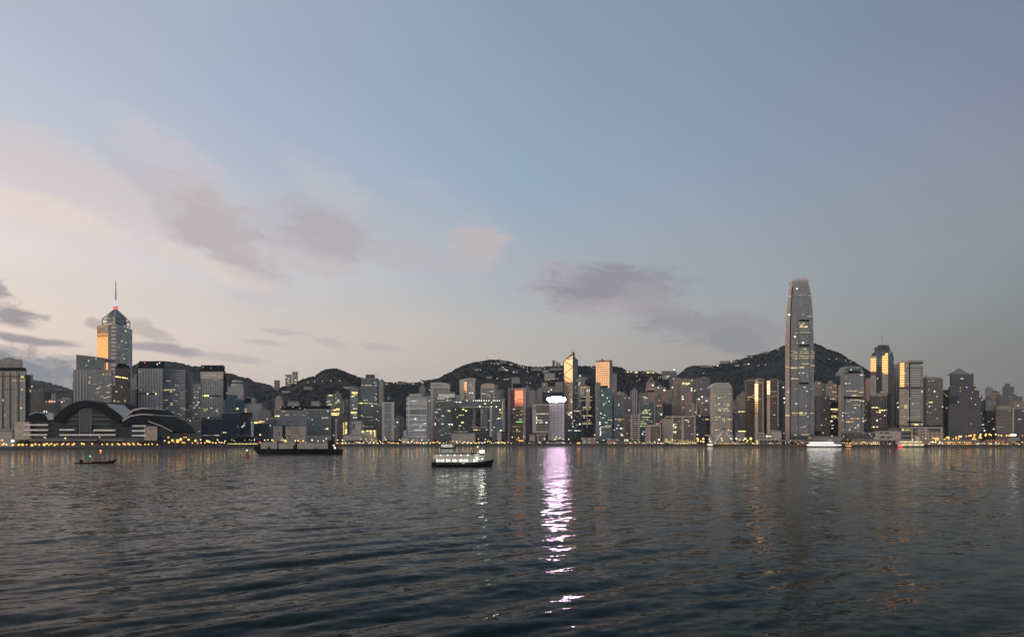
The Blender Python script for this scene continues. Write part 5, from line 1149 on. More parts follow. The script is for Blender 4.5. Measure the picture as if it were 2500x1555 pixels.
# --- the tallest tower
Y = S(1953) + 110
t = Bd('skyscraper', 'tallest tower, tapering grey glass shaft with a rounded crown of vertical fins', 1953, Y, 'skyscraper')
LP = [(1917, 1085), (1917, 840), (1918, 800), (1919.5, 770), (1922, 740), (1926, 708), (1931, 690), (1936, 681)]
RP = [(1990, 1085), (1989, 880), (1989, 830), (1987.5, 770), (1986, 740), (1983, 710), (1980, 693), (1976, 683)]
def prof(P, y):
    for (a, b_), (c, d) in zip(P, P[1:]):
        if y >= d: return a + (c - a) * (y - b_) / (d - b_)
    return P[-1][0]
ys = [1085, 960, 840, 800, 770, 745, 720, 705, 694, 687, 683]
mb = MB(); mc = MB()
rings = []; ringsl = []
for y in ys:
    l, r_ = prof(LP, y), prof(RP, y)
    hw = (t.lx(r_) - t.lx(l)) / 2; dd = hw * 2 * .8
    z = t.lz(y) if y < 1085 else 0
    sp_ = l + 12.5 * (r_ - l) / 72
    shr = (36.0 - hw) * .6
    rings.append([(t.lx(sp_), shr, z), (t.lx(r_ - 2), shr, z), (t.lx(r_), shr + 3, z), (t.lx(r_ - 1), shr + dd, z), (t.lx(sp_, shr + dd), shr + dd, z)])
    ringsl.append([(t.lx(l, shr + 6), shr + 6.0, z), (t.lx(sp_) - .05, shr + .8, z), (t.lx(sp_, shr + dd) - .05, shr + dd, z), (t.lx(l + 1, shr + dd), shr + dd, z)])
def loft(mb, R):
    k = len(R[0])
    for ring in R: mb.v += ring
    for j in range(len(R) - 1):
        for i in range(k): mb.f.append((j * k + i, j * k + (i + 1) % k, (j + 1) * k + (i + 1) % k, (j + 1) * k + i))
    mb.f.append(tuple(reversed(range(k)))); mb.f.append(tuple(range((len(R) - 1) * k, len(R) * k)))
    return mb
loft(mb, rings).build('wall', 'silver_glass', t.o); loft(mc, ringsl).build('left_wall', 'silver_side', t.o)
mb = MB()
for i in range(15):
    u = i / 14; px = 1937 + 40 * u
    top = 675.5 + max(0, .3 - u) * 24 + max(0, u - .88) * 35
    yb = 698
    dy = (36 - (t.lx(1976) - t.lx(1936)) / 2) * .6 - 1.2
    mb.box(t.lx(px), t.lx(px) + 1.1, dy, dy + 2.4, t.lz(yb - (8 if .1 < u < .9 else 0)), t.lz(top))
    mb.box(t.lx(px), t.lx(px) + 1.1, dy + 14, dy + 17, t.lz(690), t.lz(top + .5))
mb.build('crown_fin', 'crown_fin', t.o)
mb = MB()
for y0, y1 in zip((700, 760, 830), (760, 830, 1080)):
    for q in (0,):
        ya, yb = y0, y1
        mb.tube((t.lx(prof(LP, ya) + 12.5 * (prof(RP, ya) - prof(LP, ya)) / 72), (36 - (t.lx(prof(RP, ya)) - t.lx(prof(LP, ya))) / 2) * .6 - .4, t.lz(ya)), (t.lx(prof(LP, yb) + 12.5 * (prof(RP, yb) - prof(LP, yb)) / 72), (36 - (t.lx(prof(RP, yb)) - t.lx(prof(LP, yb))) / 2) * .6 - .4, t.lz(yb)), 1.1, 5)
mb.build('corner_groove', 'roof_black', t.o)
for y in (782, 843, 935): t.box('plant_floor', 1952, 1976 if y < 900 else 1974, y - 2, y + 2.5, 'roof_black', -.5 + (2.0 if y < 800 else .0), .8)
t.box('shaft_line', 1948.5, 1949.5, 760, 1060, 'dark_concrete', .05 - .5, .45); t.box('shaft_line', 1977, 1978, 800, 1060, 'dark_concrete', -.45, .42)
t.lit([(1952, 1971, 798, 3, 'Y'), (1958, 1965, 790, 3, 'Y'), (1955, 1958, 794, 2, 'W'), (1971, 1986, 773, 2.4, 'D'), (1951, 1981, 812, 2, 'D'), (1942, 1946, 813, 2.4, 'D'), (1939, 1942, 822, 2, 'w'), (1942, 1948, 837.5, 3, 'A'), (1959, 1962, 837, 2.4, 'w'), (1943, 1966, 721, 1.4, 'D'), (1944, 1947, 705, 2, 'w'), (1960, 1970, 852, 2, 'A')], 1.0, 2.0)
for y, k in ((857, 'D'), (861, 'A'), (865, 'D'), (869.5, 'A'), (874.5, 'A')):
    for x0, x1 in ((1931, 1948), (1951, 1975.5), (1979, 1988.5)): t.lit([(x0, x1, y, 1.5, k)], -.1)
t.lit([(1943, 1948, 876, 2.4, 'W'), (1958, 1974, 888, 2, 'A'), (1979, 1989, 892.5, 2, 'A'), (1931, 1949, 898, 2.4, 'Y'), (1952, 1963, 897, 2, 'Y'), (1979, 1988, 906, 2, 'D'), (1950, 1953, 911, 2, 'W'), (1959, 1963, 910.5, 2.2, 'W'), (1931, 1950, 924.5, 2, 'A'), (1938, 1952, 950, 1.4, 'D'), (1962, 1966, 945, 2, 'W'), (1968, 1972, 955, 2, 'W'), (1979, 1986, 949.5, 1.6, 'D'), (1941, 1948, 985.5, 2.2, 'W'),
       (1930, 1948, 1008.5, 2.4, 'A'), (1952, 1961, 1008, 4, 'Y'), (1965, 1969, 1008.5, 2.2, 'W'), (1978, 1989, 1008.5, 2, 'A'), (1938, 1948, 1013, 1.4, 'D'), (1952, 1967, 1012.5, 1.4, 'A'), (1971, 1974, 1017, 1.6, 'W'), (1953, 1963, 1042.5, 1.6, 'D')], -.1)
t.lit([(1917.5, 1927, 1014, 2.4, 'Y'), (1918, 1927, 896, 1.4, 'A'), (1921, 1926, 957, 1.4, 'W'), (1924, 1929, 768.5, 2, 'w'), (1927, 1930, 724, 1.8, 'W')], 3.2, 1.6)
t = tower('low_block', 'low podium with an orange lit edge and a dark green roof, under the tallest tower', 1936, 1980, 1066, 50, 'podium_stone', 20, plant=[], lits=[(1939, 1949, 1061.7, 2.2, 'A'), (1955, 1977, 1060.8, 1.8, 'A')])
t.box('green_roof', 1935, 1972, 1066, 1071, 'green_roof', -3, 20); t.box('upper_step', 1936, 1990, 1060, 1065.6, 'dark_concrete', 3, 16)

# --- right of the tallest tower
tower('office_tower', 'dark brown octagonal block right of the tallest tower', 1993, 2027, 967, 170, 'brown_glass', 30, plant=[], lits=[(2004, 2007, 1037.5, 2, 'W'), (2012, 2014, 1037, 1.6, 'D')]).plan('corner', [(1989, 9), (1993, .2), (1992.9, 30), (1989, 24)], 968, None, 'beige_brown')
for a in [('small apartment tower with roof lights peeping over the brown octagonal block', 1991, 2006, 933, 520, 'residential', [(1997, 2000, 936, 2, 'A'), (1999, 2002, 933, 2, 'D')]), ('dim block between two hillside towers right of the tallest tower', 2004, 2019, 938, 560, 'residential_dark', [(2008, 2011, 952, 2, 'D')]),
          ('beige apartment tower with a small roof turret and orange lit windows', 2020, 2043, 937, 480, 'residential', [(2027, 2034, 946, 2.4, 'A'), (2037, 2040, 941, 2.4, 'O'), (2032, 2038, 956.5, 3, 'O'), (2039, 2042, 957, 2.4, 'A'), (2041, 2046, 966.5, 2, 'A'), (2027, 2039, 974, 2.4, 'A')])]:
    tower('apartment_tower', *a[:6], d=20, lits=a[6], plant=[(2028, 2034, 929, 'residential')] if a[1] == 2020 else None)
tower('office_tower', 'dark glass tower with bright yellow window bands, left of the slope topped tower', 2027, 2046, 981, 180, 'black_glass', 22, plant=[(2028, 2040, 976, 'dark_brown')],
      lits=[(2028, 2045, 999, 3, 'y'), (2030, 2043, 1005.5, 1.6, 'D'), (2029, 2042, 1015, 2.4, 'Y'), (2029, 2044, 1018.5, 2, 'Y'), (2028, 2032, 1028, 3, 'w'), (2023, 2027, 1034, 2, 'w'), (2029, 2035, 1038, 2, 'W'), (2030, 2034, 1045.5, 2, 'W'), (2045, 2048, 1021, 2.4, 'W'), (2024, 2026, 1055.5, 2, 'w'), (2019, 2024, 1064, 1.8, 'Y'), (2029, 2033, 1064, 2, 'W')])
# slope topped tower
t = Bd('office_tower', 'grey tower with sloping shoulders and a dark slot under its top, rich in lit floors', 2082, S(2082) + 120, 'skyscraper')
t.plan('wall', [(2051, 6), (2056, 0), (2108, 0), (2110, 5), (2109, 34), (2053, 34)], 916, None, 'silver_glass')
t.box('left_edge', 2050, 2054.5, 940, None, 'silver_side', 3, 10)
t.poly('shoulder', [(2055, 916), (2109, 916), (2108, 906), (2103, 896), (2098, 894), (2068, 894), (2062, 903), (2057, 907)], 'silver_glass', 1, 32)
t.box('top_band', 2066, 2104, 898, 905, 'slate_glass', .6, .35); t.box('slot', 2070, 2102, 905.5, 911, 'roof_black', .4, .5); t.box('slot', 2061, 2070, 910, 912, 'roof_black', .4, .5)
t.box('plant_floor', 2060, 2107, 968, 973, 'roof_black', -.6, .58); t.box('dark_side', 2111, 2119, 1018, None, 'black_glass', 8, 16)
for px in (2061, 2103): t.box('groove', px, px + 2, 973, 1052, 'dark_brown', -.5, .48)
t.lit([(2063, 2069, 936, 2, 'W'), (2071, 2076, 936, 2, 'W'), (2101, 2107, 915, 2.2, 'W'), (2066, 2095, 954.5, 1.8, 'A'), (2098, 2108, 957.5, 2, 'A'), (2079, 2091, 965.5, 2.4, 'Y'), (2094, 2104, 966, 1.6, 'O'), (2103, 2107, 946.5, 2, 'D'), (2068, 2075, 980, 2.4, 'A'), (2076, 2097, 976.5, 1.8, 'A'), (2099, 2103, 978, 2.4, 'W'), (2105, 2110, 979, 2.4, 'W'), (2080, 2095, 988, 2, 'D'), (2086, 2090, 995.5, 2.4, 'W'),
       (2056, 2073, 1007.5, 1.6, 'W'), (2080, 2086, 1006.5, 2, 'W'), (2056, 2058, 1015, 2.4, 'w'), (2070, 2075, 1015, 1.6, 'D'), (2077, 2098, 1021.5, 2.4, 'O'), (2104, 2110, 1021, 2.4, 'W'), (2066, 2083, 1029.5, 2.2, 'Y'), (2055, 2059, 1026.5, 2, 'A'), (2106, 2110, 1028, 3, 'W'), (2093, 2097, 1037, 2.4, 'W'), (2087, 2090, 1044, 2.4, 'W'), (2072, 2077, 1049, 2, 'W'), (2056, 2061, 1049, 2, 'W')])
t.lamps([(2060, 1056, 'w'), (2057, 1064, 'y')], -3, 1.3)
tower('apartment_tower', 'purplish apartment tower left of the domed tower', 2109, 2118, 934, 560, 'residential_dark', 18, plant=[]); tower('apartment_tower', 'slim pinkish tower close left of the domed tower', 2117, 2126, 924, 540, 'pink_residential', 18, plant=[])
tower('office_block', 'grey block between the slope topped tower and the domed tower', 2108, 2126, 981, 210, 'beige_brown', 22, lits=[(2112, 2116, 985, 1.6, 'D')])
# domed tower with golden strips
Y = S(2153) + 170
t = Bd('office_tower', 'star shaped tower with a dark stepped dome and two golden mirror strips', 2153, Y, 'skyscraper')
g1 = gold_dy(2126, 2139, Y); g2 = gold_dy(2154, 2168, Y)
t.plan('wall', [(2126, g1 + 4), (2139, 4), (2153.5, g2 - 1), (2168, 0), (2182, 14), (2180, 40), (2128, 46)], 868, None, 'mirror_grey')
t.face('golden_strip', (2126, g1 + 4), (2139, 4), 872, 916, 'strip_mirror_bright', inset=.4); t.face('golden_strip', (2153.5, g2 - 1), (2168, 0), 862, 912, 'strip_mirror_bright', inset=.4)
t.face('stone_strip', (2126, g1 + 4), (2139, 4), 916.4, 962, 'pale_concrete', inset=.4); t.face('stone_strip', (2153.5, g2 - 1), (2168, 0), 912.4, 962, 'pale_concrete', inset=.4)
t.plan('shoulder', [(2128, 16), (2140, 6), (2168, 3), (2181, 16), (2178, 40), (2130, 44)], 857, 868, 'slate_glass', tops=[862, 856, 855, 858, 858, 862])
t.plan('dome', [(2135, 16), (2143, 8), (2166, 8), (2173, 16), (2170, 34), (2138, 34)], 846, 857, 'dark_glass'); t.plan('dome_top', [(2143, 16), (2148, 12), (2164, 12), (2170, 16), (2167, 28), (2146, 28)], 840.5, 846, 'roof_dark')
MB().tube((t.lx(2153, 18), 18, t.lz(841)), (t.lx(2153, 18), 18, t.lz(819)), .35, 5, .2).ball(t.lx(2153, 18), 18, t.lz(820), 1.5, 8, 5).box(t.lx(2151.5, 18), t.lx(2155, 18), 17.8, 18.2, t.lz(830.2), t.lz(829.6)).build('mast', 'steel', t.o)
t.box('floor_band', 2126, 2166, 960, 964, 'pale_concrete', -2, 10)
t.lit([(2141, 2143, 924, 2, 'w'), (2146, 2154, 957, 1.6, 'D')], 6, 1)
t = tower('office_block', 'dark pillared base block with yellow lit windows under the domed tower', 2127, 2166, 966, 160, 'dark_brown', 28, plant=[], roof='pale_concrete',
          lits=[(2128, 2143, 994.5, 2.4, 'y'), (2147, 2160, 1001.5, 2.4, 'y'), (2160, 2166, 1001, 2, 'Y'), (2139, 2153, 1005.5, 3, 'Y'), (2146, 2150, 1006, 3.4, 'y'), (2140, 2144, 1026, 3.4, 'w'), (2159, 2161, 1014, 2, 'w'), (2131, 2136, 1042, 2.4, 'y'), (2140, 2145, 1042, 2.4, 'y'), (2128, 2132, 1042.5, 1.6, 'Y')])
for px in range(2129, 2166, 7): t.box('pillar', px, px + 1.4, 970, 1044, 'beige_brown', -.8, .75)
t = tower('apartment_tower', 'brown tower with a sloping pink roof, right of the domed tower', 2168, 2196, 899, 200, 'ribbed_pale', 28, parapet=False, plant=[], lits=[(2190, 2193, 983.5, 3, 'W'), (2191, 2194, 994, 2, 'w')])
t.poly('roof', [(2167.5, 899.5), (2196.5, 899.5), (2196.5, 887), (2190, 888), (2178, 893)], 'pink_stone', -.5, 26)
# twin curved tower
Y = S(2224) + 120
t = Bd('office_tower', 'wide twin curved tower with a dark central groove and a golden left corner', 2224, Y, 'skyscraper')
g1 = gold_dy(2197, 2209, Y)
t.plan('left_half', [(2196, g1), (2209, 0), (2219, 0), (2219, 34), (2198, 34)], 885, None, 'line_bands'); t.plan('right_half', [(2222.5, 0), (2246, 0), (2253.5, 5), (2252, 34), (2222.5, 34)], 884, None, 'line_bands')
t.box('groove', 2219.1, 2222.4, 886, None, 'black_glass', 3, 30)
t.face('golden_strip', (2197, g1 - .2), (2208, .3), 886, 944, 'strip_mirror_bright', inset=.4)
t.box('top_band', 2221, 2254, 880, 884.5, 'grey_concrete', -.6, 34); t.box('top_band', 2206, 2220.5, 882, 885.5, 'pale_concrete', -.6, 30); t.box('window_band', 2223, 2253, 885, 889, 'window_dark', -.4, .38)
t.box('plant_floor', 2192, 2254, 944, 949, 'dark_brown', -.7, .68); t.box('roof_spike', 2217, 2219, 877.5, 882, 'pale_concrete', 2, 3)
t.box('base_band', 2215, 2250, 1028, 1032, 'roof_black', -.7, .68); t.box('base_band', 2190, 2252, 1039, 1041.5, 'roof_black', -.8, .78)
t.lit([(2243, 2253, 891, 2, 'W'), (2225, 2243, 891, 1.2, 'D'), (2209, 2211, 911, 2.4, 'W'), (2216, 2218, 937, 2, 'O'), (2208, 2215, 993, 9, 'A'), (2250, 2252, 955.5, 2.4, 'w'), (2209, 2212, 1015, 2, 'A'), (2228, 2234, 1034.5, 1.8, 'A'), (2233, 2242, 1036.5, 3, 'y'), (2249, 2252, 1036, 2, 'W'), (2227, 2230, 986, 2.4, 'A'), (2243, 2246, 1016, 2, 'D')], -.7)
for i in range(24): t.lit([(2216.2, 2218.8, 955 + i * 3.1, 1.1, 'D')], -.2); 
t = tower('office_tower', 'brown grey tower with a flat pale top, right of the twin curved tower', 2261, 2302, 925, 130, 'brown_glass', 30, plant=[(2262, 2300, 920, 'beige_brown')],
          lits=[(2266, 2271, 930.5, 2.6, 'D'), (2275, 2281, 929.5, 2.6, 'D'), (2280, 2283, 955.5, 2.4, 'w'), (2267, 2271, 982, 2, 'Y'), (2272, 2276, 981.8, 2.4, 'y'), (2261, 2265, 985.5, 2, 'D'), (2267, 2271, 992, 2.4, 'W'), (2263, 2266, 1005.5, 2, 'D'), (2270, 2273, 1008, 2, 'D'), (2300, 2302, 993, 2, 'w')])
t.box('side_wing', 2253, 2261, 921, None, 'brown_bands', 4, 20); t.box('roof_spike', 2261, 2265, 915.5, 920, 'pale_concrete', 4, 4); t.box('roof_band', 2253, 2302, 1038, 1041, 'roof_black', -.7, .68)
# podium
t = Bd('podium_building', 'long beige shopping podium with dark openings below the right hand towers', 2220, S(2220) + 70)
t.box('wall', 2137, 2200, 1052, None, 'beige_stone', 0, 30); t.box('wall', 2200.3, 2303, 1042, None, 'podium_stone', -1, 30)
for x0, x1, y0, y1 in [(2202, 2224, 1055, 1062), (2202, 2224, 1065, 1071), (2229, 2238, 1046, 1052), (2229, 2239, 1056, 1061), (2270, 2296, 1047, 1052), (2266, 2269, 1047, 1051), (2148, 2156, 1055, 1058), (2160, 2172, 1055, 1058), (2150, 2160, 1065, 1069), (2166, 2171, 1065, 1070), (2173, 2178, 1065, 1068)]:
    t.box('opening', x0, x1, y0, y1, 'window_dark', -1.4 if x0 > 2200 else -.4, .38)
for px in (2225, 2259, 2297): t.box('pier', px, px + 3.5, 1042, 1078, 'beige_stone', -2, .95)
t.box('roof_edge', 2170, 2200, 1045, 1051.8, 'brown_glass', 4, 20)
t.lit([(2202, 2206, 1049, 2.4, 'y'), (2209, 2215, 1049, 2.4, 'A'), (2216, 2221, 1049, 2.6, 'A')], -1)
tower('low_block', 'dark terrace block with small lamps between the slope topped tower and the podium', 2058, 2137, 1056, 70, 'dark_brown', 20, plant=[(2096, 2110, 1052, 'grey_concrete')], lits=[(2107, 2110, 1058, 1.6, 'D'), (2120, 2125, 1058, 2, 'D')])
tower('low_block', 'grey terrace block right below the dark octagonal tower', 1989, 2058, 1066, 45, 'grey_concrete', 18, plant=[]).box('opening', 1991, 2004, 1052, 1061, 'roof_black', 6, 6)
# stepped pyramid tower
t = Bd('skyscraper', 'dark purple stepped tower topped by a glass pyramid', 2352, S(2352) + 120, 'skyscraper')
t.box('wall', 2316, 2396, 990, None, 'purple_dark', 0, 40); t.box('step', 2320, 2398, 965, 990, 'purple_dark', 3, 34); t.box('step', 2319, 2383, 943, 965, 'purple_dark', 5, 30); t.box('step', 2323, 2377, 914, 943, 'purple_dark', 7, 26)
t.box('right_step', 2383.3, 2391, 953, 965, 'purple_dark', 6, 20); t.box('left_arch', 2322, 2342, 966, 986, 'black_glass', 2.4, .5)
for a, bq in ((2322, 2325), (2374, 2377.5)): t.box('corner_turret', a, bq, 911.5, 914, 'dark_brown', 7, 4)
mb = MB(); zt = t.lz(896); zb = t.lz(913.6)
mb.add([(t.lx(2328, 7), 8, zb), (t.lx(2371, 7), 8, zb), (t.lx(2371, 7), 32, zb), (t.lx(2328, 7), 32, zb), (t.lx(2350, 7), 20, zt)], [(3, 2, 1, 0), (0, 1, 4), (1, 2, 4), (2, 3, 4), (3, 0, 4)]); mb.build('pyramid_roof', 'brown_glass', t.o)
t.lit([(2345, 2351, 924, 1.6, 'W'), (2357, 2360, 945.5, 2, 'W'), (2371, 2374, 957, 2, 'D')], 6.8, 2); t.lamps([(2371, 972.5, 'w'), (2397, 976.5, 'y'), (2381, 987, 'w')], 1.5, .8)
tower('office_tower', 'narrow brown tower with a pale edge, left of the pyramid topped tower', 2304, 2319, 953, 170, 'dark_brown', 24, plant=[(2304, 2318, 951, 'beige_brown')], lits=[(2311, 2316, 994.5, 1.8, 'W')])
tower('office_tower', 'black glass slab right of the pyramid topped tower', 2397, 2407, 975, 150, 'black_glass', 22, plant=[], lits=[(2397, 2402, 1036.5, 2.6, 'W'), (2402, 2405, 1051, 2.4, 'w'), (2399, 2408, 1045.5, 1.4, 'D')])
for a in [('rounded apartment tower, first of the pair right of the black slab', 2409, 2424, 948, 520, 'residential', [(2412, 2416, 1030, 2, 'D')][:0]), ('pinkish ribbed apartment tower, second of the pair right of the black slab', 2424, 2440, 957, 480, 'pink_residential', [(2434, 2436, 988, 2, 'W')]),
          ('grey lower block in front of the apartment pair', 2407, 2430, 976, 260, 'residential_grey', []), ('dark slab right of the apartment pair', 2441, 2452, 968, 330, 'residential_dark', []),
          ('square brown tower with a small roof hut near the right picture edge', 2451, 2476, 944, 430, 'residential_dark', [(2467, 2472, 973.5, 2, 'D')]), ('dim rounded block behind, at the right picture edge', 2474, 2496, 968, 520, 'residential_dark', []),
          ('dark block under the black slab with few lights', 2408, 2432, 1002, 170, 'dark_brown', [(2412, 2416, 1029, 2, 'D'), (2424, 2428, 1047, 3, 'W')])]:
    tower('apartment_tower', *a[:6], d=22, lits=a[6], plant=[(2463, 2468, 936, 'residential_dark')] if a[1] == 2451 else None)
t = tower('office_block', 'wide brown block with a beige roof line, near the right picture edge', 2432, 2475, 999, 130, 'brown_bands', 26, plant=[(2438, 2472, 990, 'beige')], lits=[(2462, 2467, 1003, 2, 'D'), (2434, 2450, 1042, 1.4, 'D')])
t.box('pale_shaft', 2472.5, 2476, 995, None, 'beige_stone', -1, 6)
tower('office_block', 'brown block cut by the right picture edge, with an orange lit window', 2476, 2540, 998, 135, 'dark_brown', 26, plant=[(2478, 2530, 978, 'residential')], lits=[(2483, 2488, 990, 3, 'O'), (2486, 2493, 1023, 2.6, 'W'), (2495, 2500, 1003, 3, 'D')])
t = Bd('flood_lit_hall', 'small hall under a glaring white floodlight near the right picture edge', 2474, S(2474) + 60)
t.box('wall', 2462, 2490, 1068, None, 'pinkish_stone', 0, 14); t.box('roof', 2461, 2491, 1066.5, 1068, 'roof_grey', -1, 16); t.box('floodlight', 2467, 2481, 1060, 1063.5, 'deck_flood', -1.5, 1); t.box('light_post', 2473, 2475, 1063.6, 1066.4, 'pole_metal', 0, 1)

# ------------------------------------------------------------------ lettering
def lettering(name, text, b_, px, py, h_px, mat, dy=-1.0, parent=None, vertical=False):
    cu = bpy.data.curves.new(name, 'FONT'); cu.body = '\n'.join(text) if vertical else text
    cu.size = h_px / F * b_.Y * 1.35; cu.extrude = .08; cu.align_x = 'CENTER'
    if vertical: cu.space_line = .9
    tmp = bpy.data.objects.new(name, cu); COL.objects.link(tmp)
    bpy.context.view_layer.update()
    me = bpy.data.meshes.new_from_object(tmp.evaluated_get(bpy.context.evaluated_depsgraph_get()))
    bpy.data.objects.remove(tmp); bpy.data.curves.remove(cu)
    me.materials.clear(); me.materials.append(M[mat])
    o = bpy.data.objects.new(name, me); COL.objects.link(o)
    o.parent = parent or b_.o
    o.location = (b_.lx(px, dy), dy, b_.lz(py, dy)); o.rotation_euler = (radians(90), 0, 0)
    return o
plain('hull_navy', (.03, .045, .075), .45)
emit('ferry_dim', (0.62, 0.80, 0.70), .55)
lettering('lettering', 'CONRAD', SIGN_A, 1068, 941, 3.2, 'dark_concrete', -.4)
lettering('lettering', 'Shangri-La', SIGN_C, 1145, 929.5, 3.0, 'dark_concrete', -1.8)
lettering('lettering', '\u6f14\u85dd', SIGNBLOCK, 863, 1040, 6, 'dark_concrete', -.5, vertical=True)

# ------------------------------------------------------------------ boats
def hull_mesh(L, W, D, sheer_bow, sheer_stern, rake=.08, n=26, square=.35):
    """a boat hull along +x (bow at +L/2), floating at z=0"""
    mb = MB(); k = 7; rows = []
    for i in range(n + 1):
        u = -1 + 2 * i / n
        bow = max(0, (u - .45) / .55); st = max(0, (-u - .7) / .3)
        w = W / 2 * (1 - bow ** 2.2) * (1 - square * st ** 2)
        w = max(w, .12)
        top = D + sheer_bow * max(0, u) ** 2 + sheer_stern * max(0, -u) ** 2
        row = []
        for j in range(k):
            v = -1 + 2 * j / (k - 1)
            s_ = abs(v)
            yy = w * (1 if v > 0 else -1) * min(1, s_ * 1.5) if s_ > .01 else 0
            if s_ > .67: z = top if s_ > .9 else top * .25; yy = w * (1.0 if s_ > .9 else .96) * (1 if v > 0 else -1)
            elif s_ > .3: z = -.5; yy = w * .75 * (1 if v > 0 else -1)
            else: z = -.7; yy = 0
            x = u * L / 2 + rake * L * (bow * (z / D) * .5) - rake * L * .3 * st * (1 - z / D)
            row.append((x, yy, z))
        rows.append(row)
    mb.v = [p for r_ in rows for p in r_]
    for i in range(n):
        for j in range(k - 1): mb.f.append((i * k + j, (i + 1) * k + j, (i + 1) * k + j + 1, i * k + j + 1))
        mb.f.append((i * k + k - 1, (i + 1) * k + k - 1, (i + 1) * k, i * k))
    mb.f.append(tuple(range(k))); mb.f.append(tuple(reversed(range(n * k, n * k + k))))
    return mb
def stadium(x0, x1, w, n=8):
    r_ = w
    pts = [(x1 - r_ * .6 + r_ * .6 * sin(a), -w * cos(a)) for a in [pi * i / n for i in range(n + 1)]]
    pts += [(x0 + r_ * .6 - r_ * .6 * sin(a), w * cos(a)) for a in [pi * i / n for i in range(n + 1)]]
    return pts

# the lit double-deck ferry in the middle of the harbour
Yf = 398.0; kf = Yf / F
fx = lambda px: X(px, Yf) - X(1128, Yf)
fz = lambda py: Z(py, Yf)
fe = thing('ferry', 'brightly lit double deck ferry with a black hull crossing the middle of the harbour', 'ferry', (X(1128, Yf), Yf, 0))
W = 4.3
h = hull_mesh(fx(1200) - fx(1056), W * 2, 2.5, 1.7, .35, .05); h.build('hull', 'hull_black', fe)
MB().prism(stadium(fx(1059), fx(1188), W - .5), 2.2, 2.75).build('deck', 'hull_green', fe)
MB().prism(stadium(fx(1060), fx(1165), W + .05), 1.75, 2.45).build('strake', 'hull_navy', fe)
MB().prism(stadium(fx(1160), fx(1183), W * .62), 2.75, fz(1113.5)).build('fore_cabin', 'ferry_white', fe)
for q_ in range(3): MB().box(fx(1166 + q_ * 5), fx(1169.5 + q_ * 5), -W * .62 - .04, -W * .62 + .02, fz(1121), fz(1116)).build('window', 'ferry_light' if q_ != 1 else 'win_white', fe)
MB().prism(stadium(fx(1059), fx(1181), W - .35), fz(1119.5), fz(1112.8)).build('upper_wall', 'ferry_white', fe)
MB().prism(stadium(fx(1064), fx(1166), W - 1.0), 2.75, fz(1119.5)).build('lower_cabin', 'ferry_white', fe)
MB().prism(stadium(fx(1062), fx(1150), W - .9), fz(1112.8), fz(1108.3)).build('upper_cabin', 'ferry_white', fe)
MB().prism(stadium(fx(1059), fx(1150), W - .1), fz(1108.3), fz(1105.8)).build('roof', 'hull_green', fe)
r2 = random.Random(8)
def panes(z0, z1, xs, mats, yoff, name='window'):
    for i, (a, c) in enumerate(xs):
        w_ = MB().box(a, c, -yoff - .03, -yoff + .02, z0, z1).build(name, mats[i % len(mats)], fe)
lo = []; x = 1067.5
while x < 1165:
    wd = r2.choice((3.0, 4.2, 5.6)); lo.append((fx(x), fx(x + wd))); x += wd + r2.choice((1.2, 1.8, 4.5 if x > 1095 else 1.4))
panes(fz(1126.3), fz(1120.3), lo, ['ferry_light', 'win_white', 'ferry_warm', 'ferry_light', 'ferry_dim'], W - 1.0)
upx = []; x = 1063.5
while x < 1148:
    wd = r2.choice((3, 4.2)); upx.append((fx(x), fx(x + wd))); x += wd + .7
panes(fz(1112.2), fz(1108.7), upx, ['win_dim', 'ferry_dim', 'ferry_dim', 'ferry_warm'], W - .9)
panes(fz(1119.5) + .05, fz(1114), [(fx(1165), fx(1168)), (fx(1162), fx(1164))], ['ferry_light'], W - .35, 'lit_port')
MB().prism(stadium(fx(1157), fx(1167), 1.6), fz(1112.8), fz(1103)).build('wheelhouse', 'ferry_white', fe)
MB().box(fx(1157.3), fx(1166.7), -1.62, -1.56, fz(1107.5), fz(1104.5)).build('wheelhouse_window', 'window_dark', fe)
MB().lathe([(.9, fz(1108)), (.9, fz(1100)), (1.0, fz(1099))], 12, fx(1154), 0).build('funnel', 'hull_black', fe)
MB().tube((fx(1166), 0, fz(1104)), (fx(1166), 0, fz(1088.5)), .10, 6, .06).tube((fx(1159), 0, fz(1103)), (fx(1159), 0, fz(1097)), .07, 5).tube((fx(1163), -.9, fz(1096)), (fx(1169), .9, fz(1096)), .05, 5).build('mast', 'hull_black', fe)
MB().box(fx(1151), fx(1154), -.5, .5, fz(1101), fz(1098.5)).box(fx(1160), fx(1163.5), -.7, .7, fz(1103), fz(1100)).build('deck_gear', 'hull_black', fe)
MB().ball(fx(1166.5), -.2, fz(1090.3), .42, 10, 6).build('mast_lamp', 'lamp_white', fe)
fl = MB().ball(0, 0, 0, 1, 14, 8); fl.v = [(fx(1176.5) + x * 1.45, -.6 + y * .35, fz(1102) + z * .62) for x, y, z in fl.v]; fl.build('floodlight', 'ferry_flood', fe)
MB().tube((fx(1176), -.2, fz(1112.8)), (fx(1176), -.2, fz(1099)), .09, 6).build('floodlight_post', 'hull_black', fe)
MB().ball(fx(1154), -1.2, fz(1102), .22, 6, 4).build('deck_lamp', 'lamp_white', fe)
MB().box(fx(1127), fx(1136), -W - .06, -W - .0, 1.2, fz(1119.6)).build('gangway_door', 'ferry_light', fe) if False else None
MB().box(fx(1129), fx(1136), -W - .08, -W + .4, fz(1131), fz(1126)).build('gangway_door', 'ferry_warm', fe).data.materials.__setitem__(0, M['win_dim'])
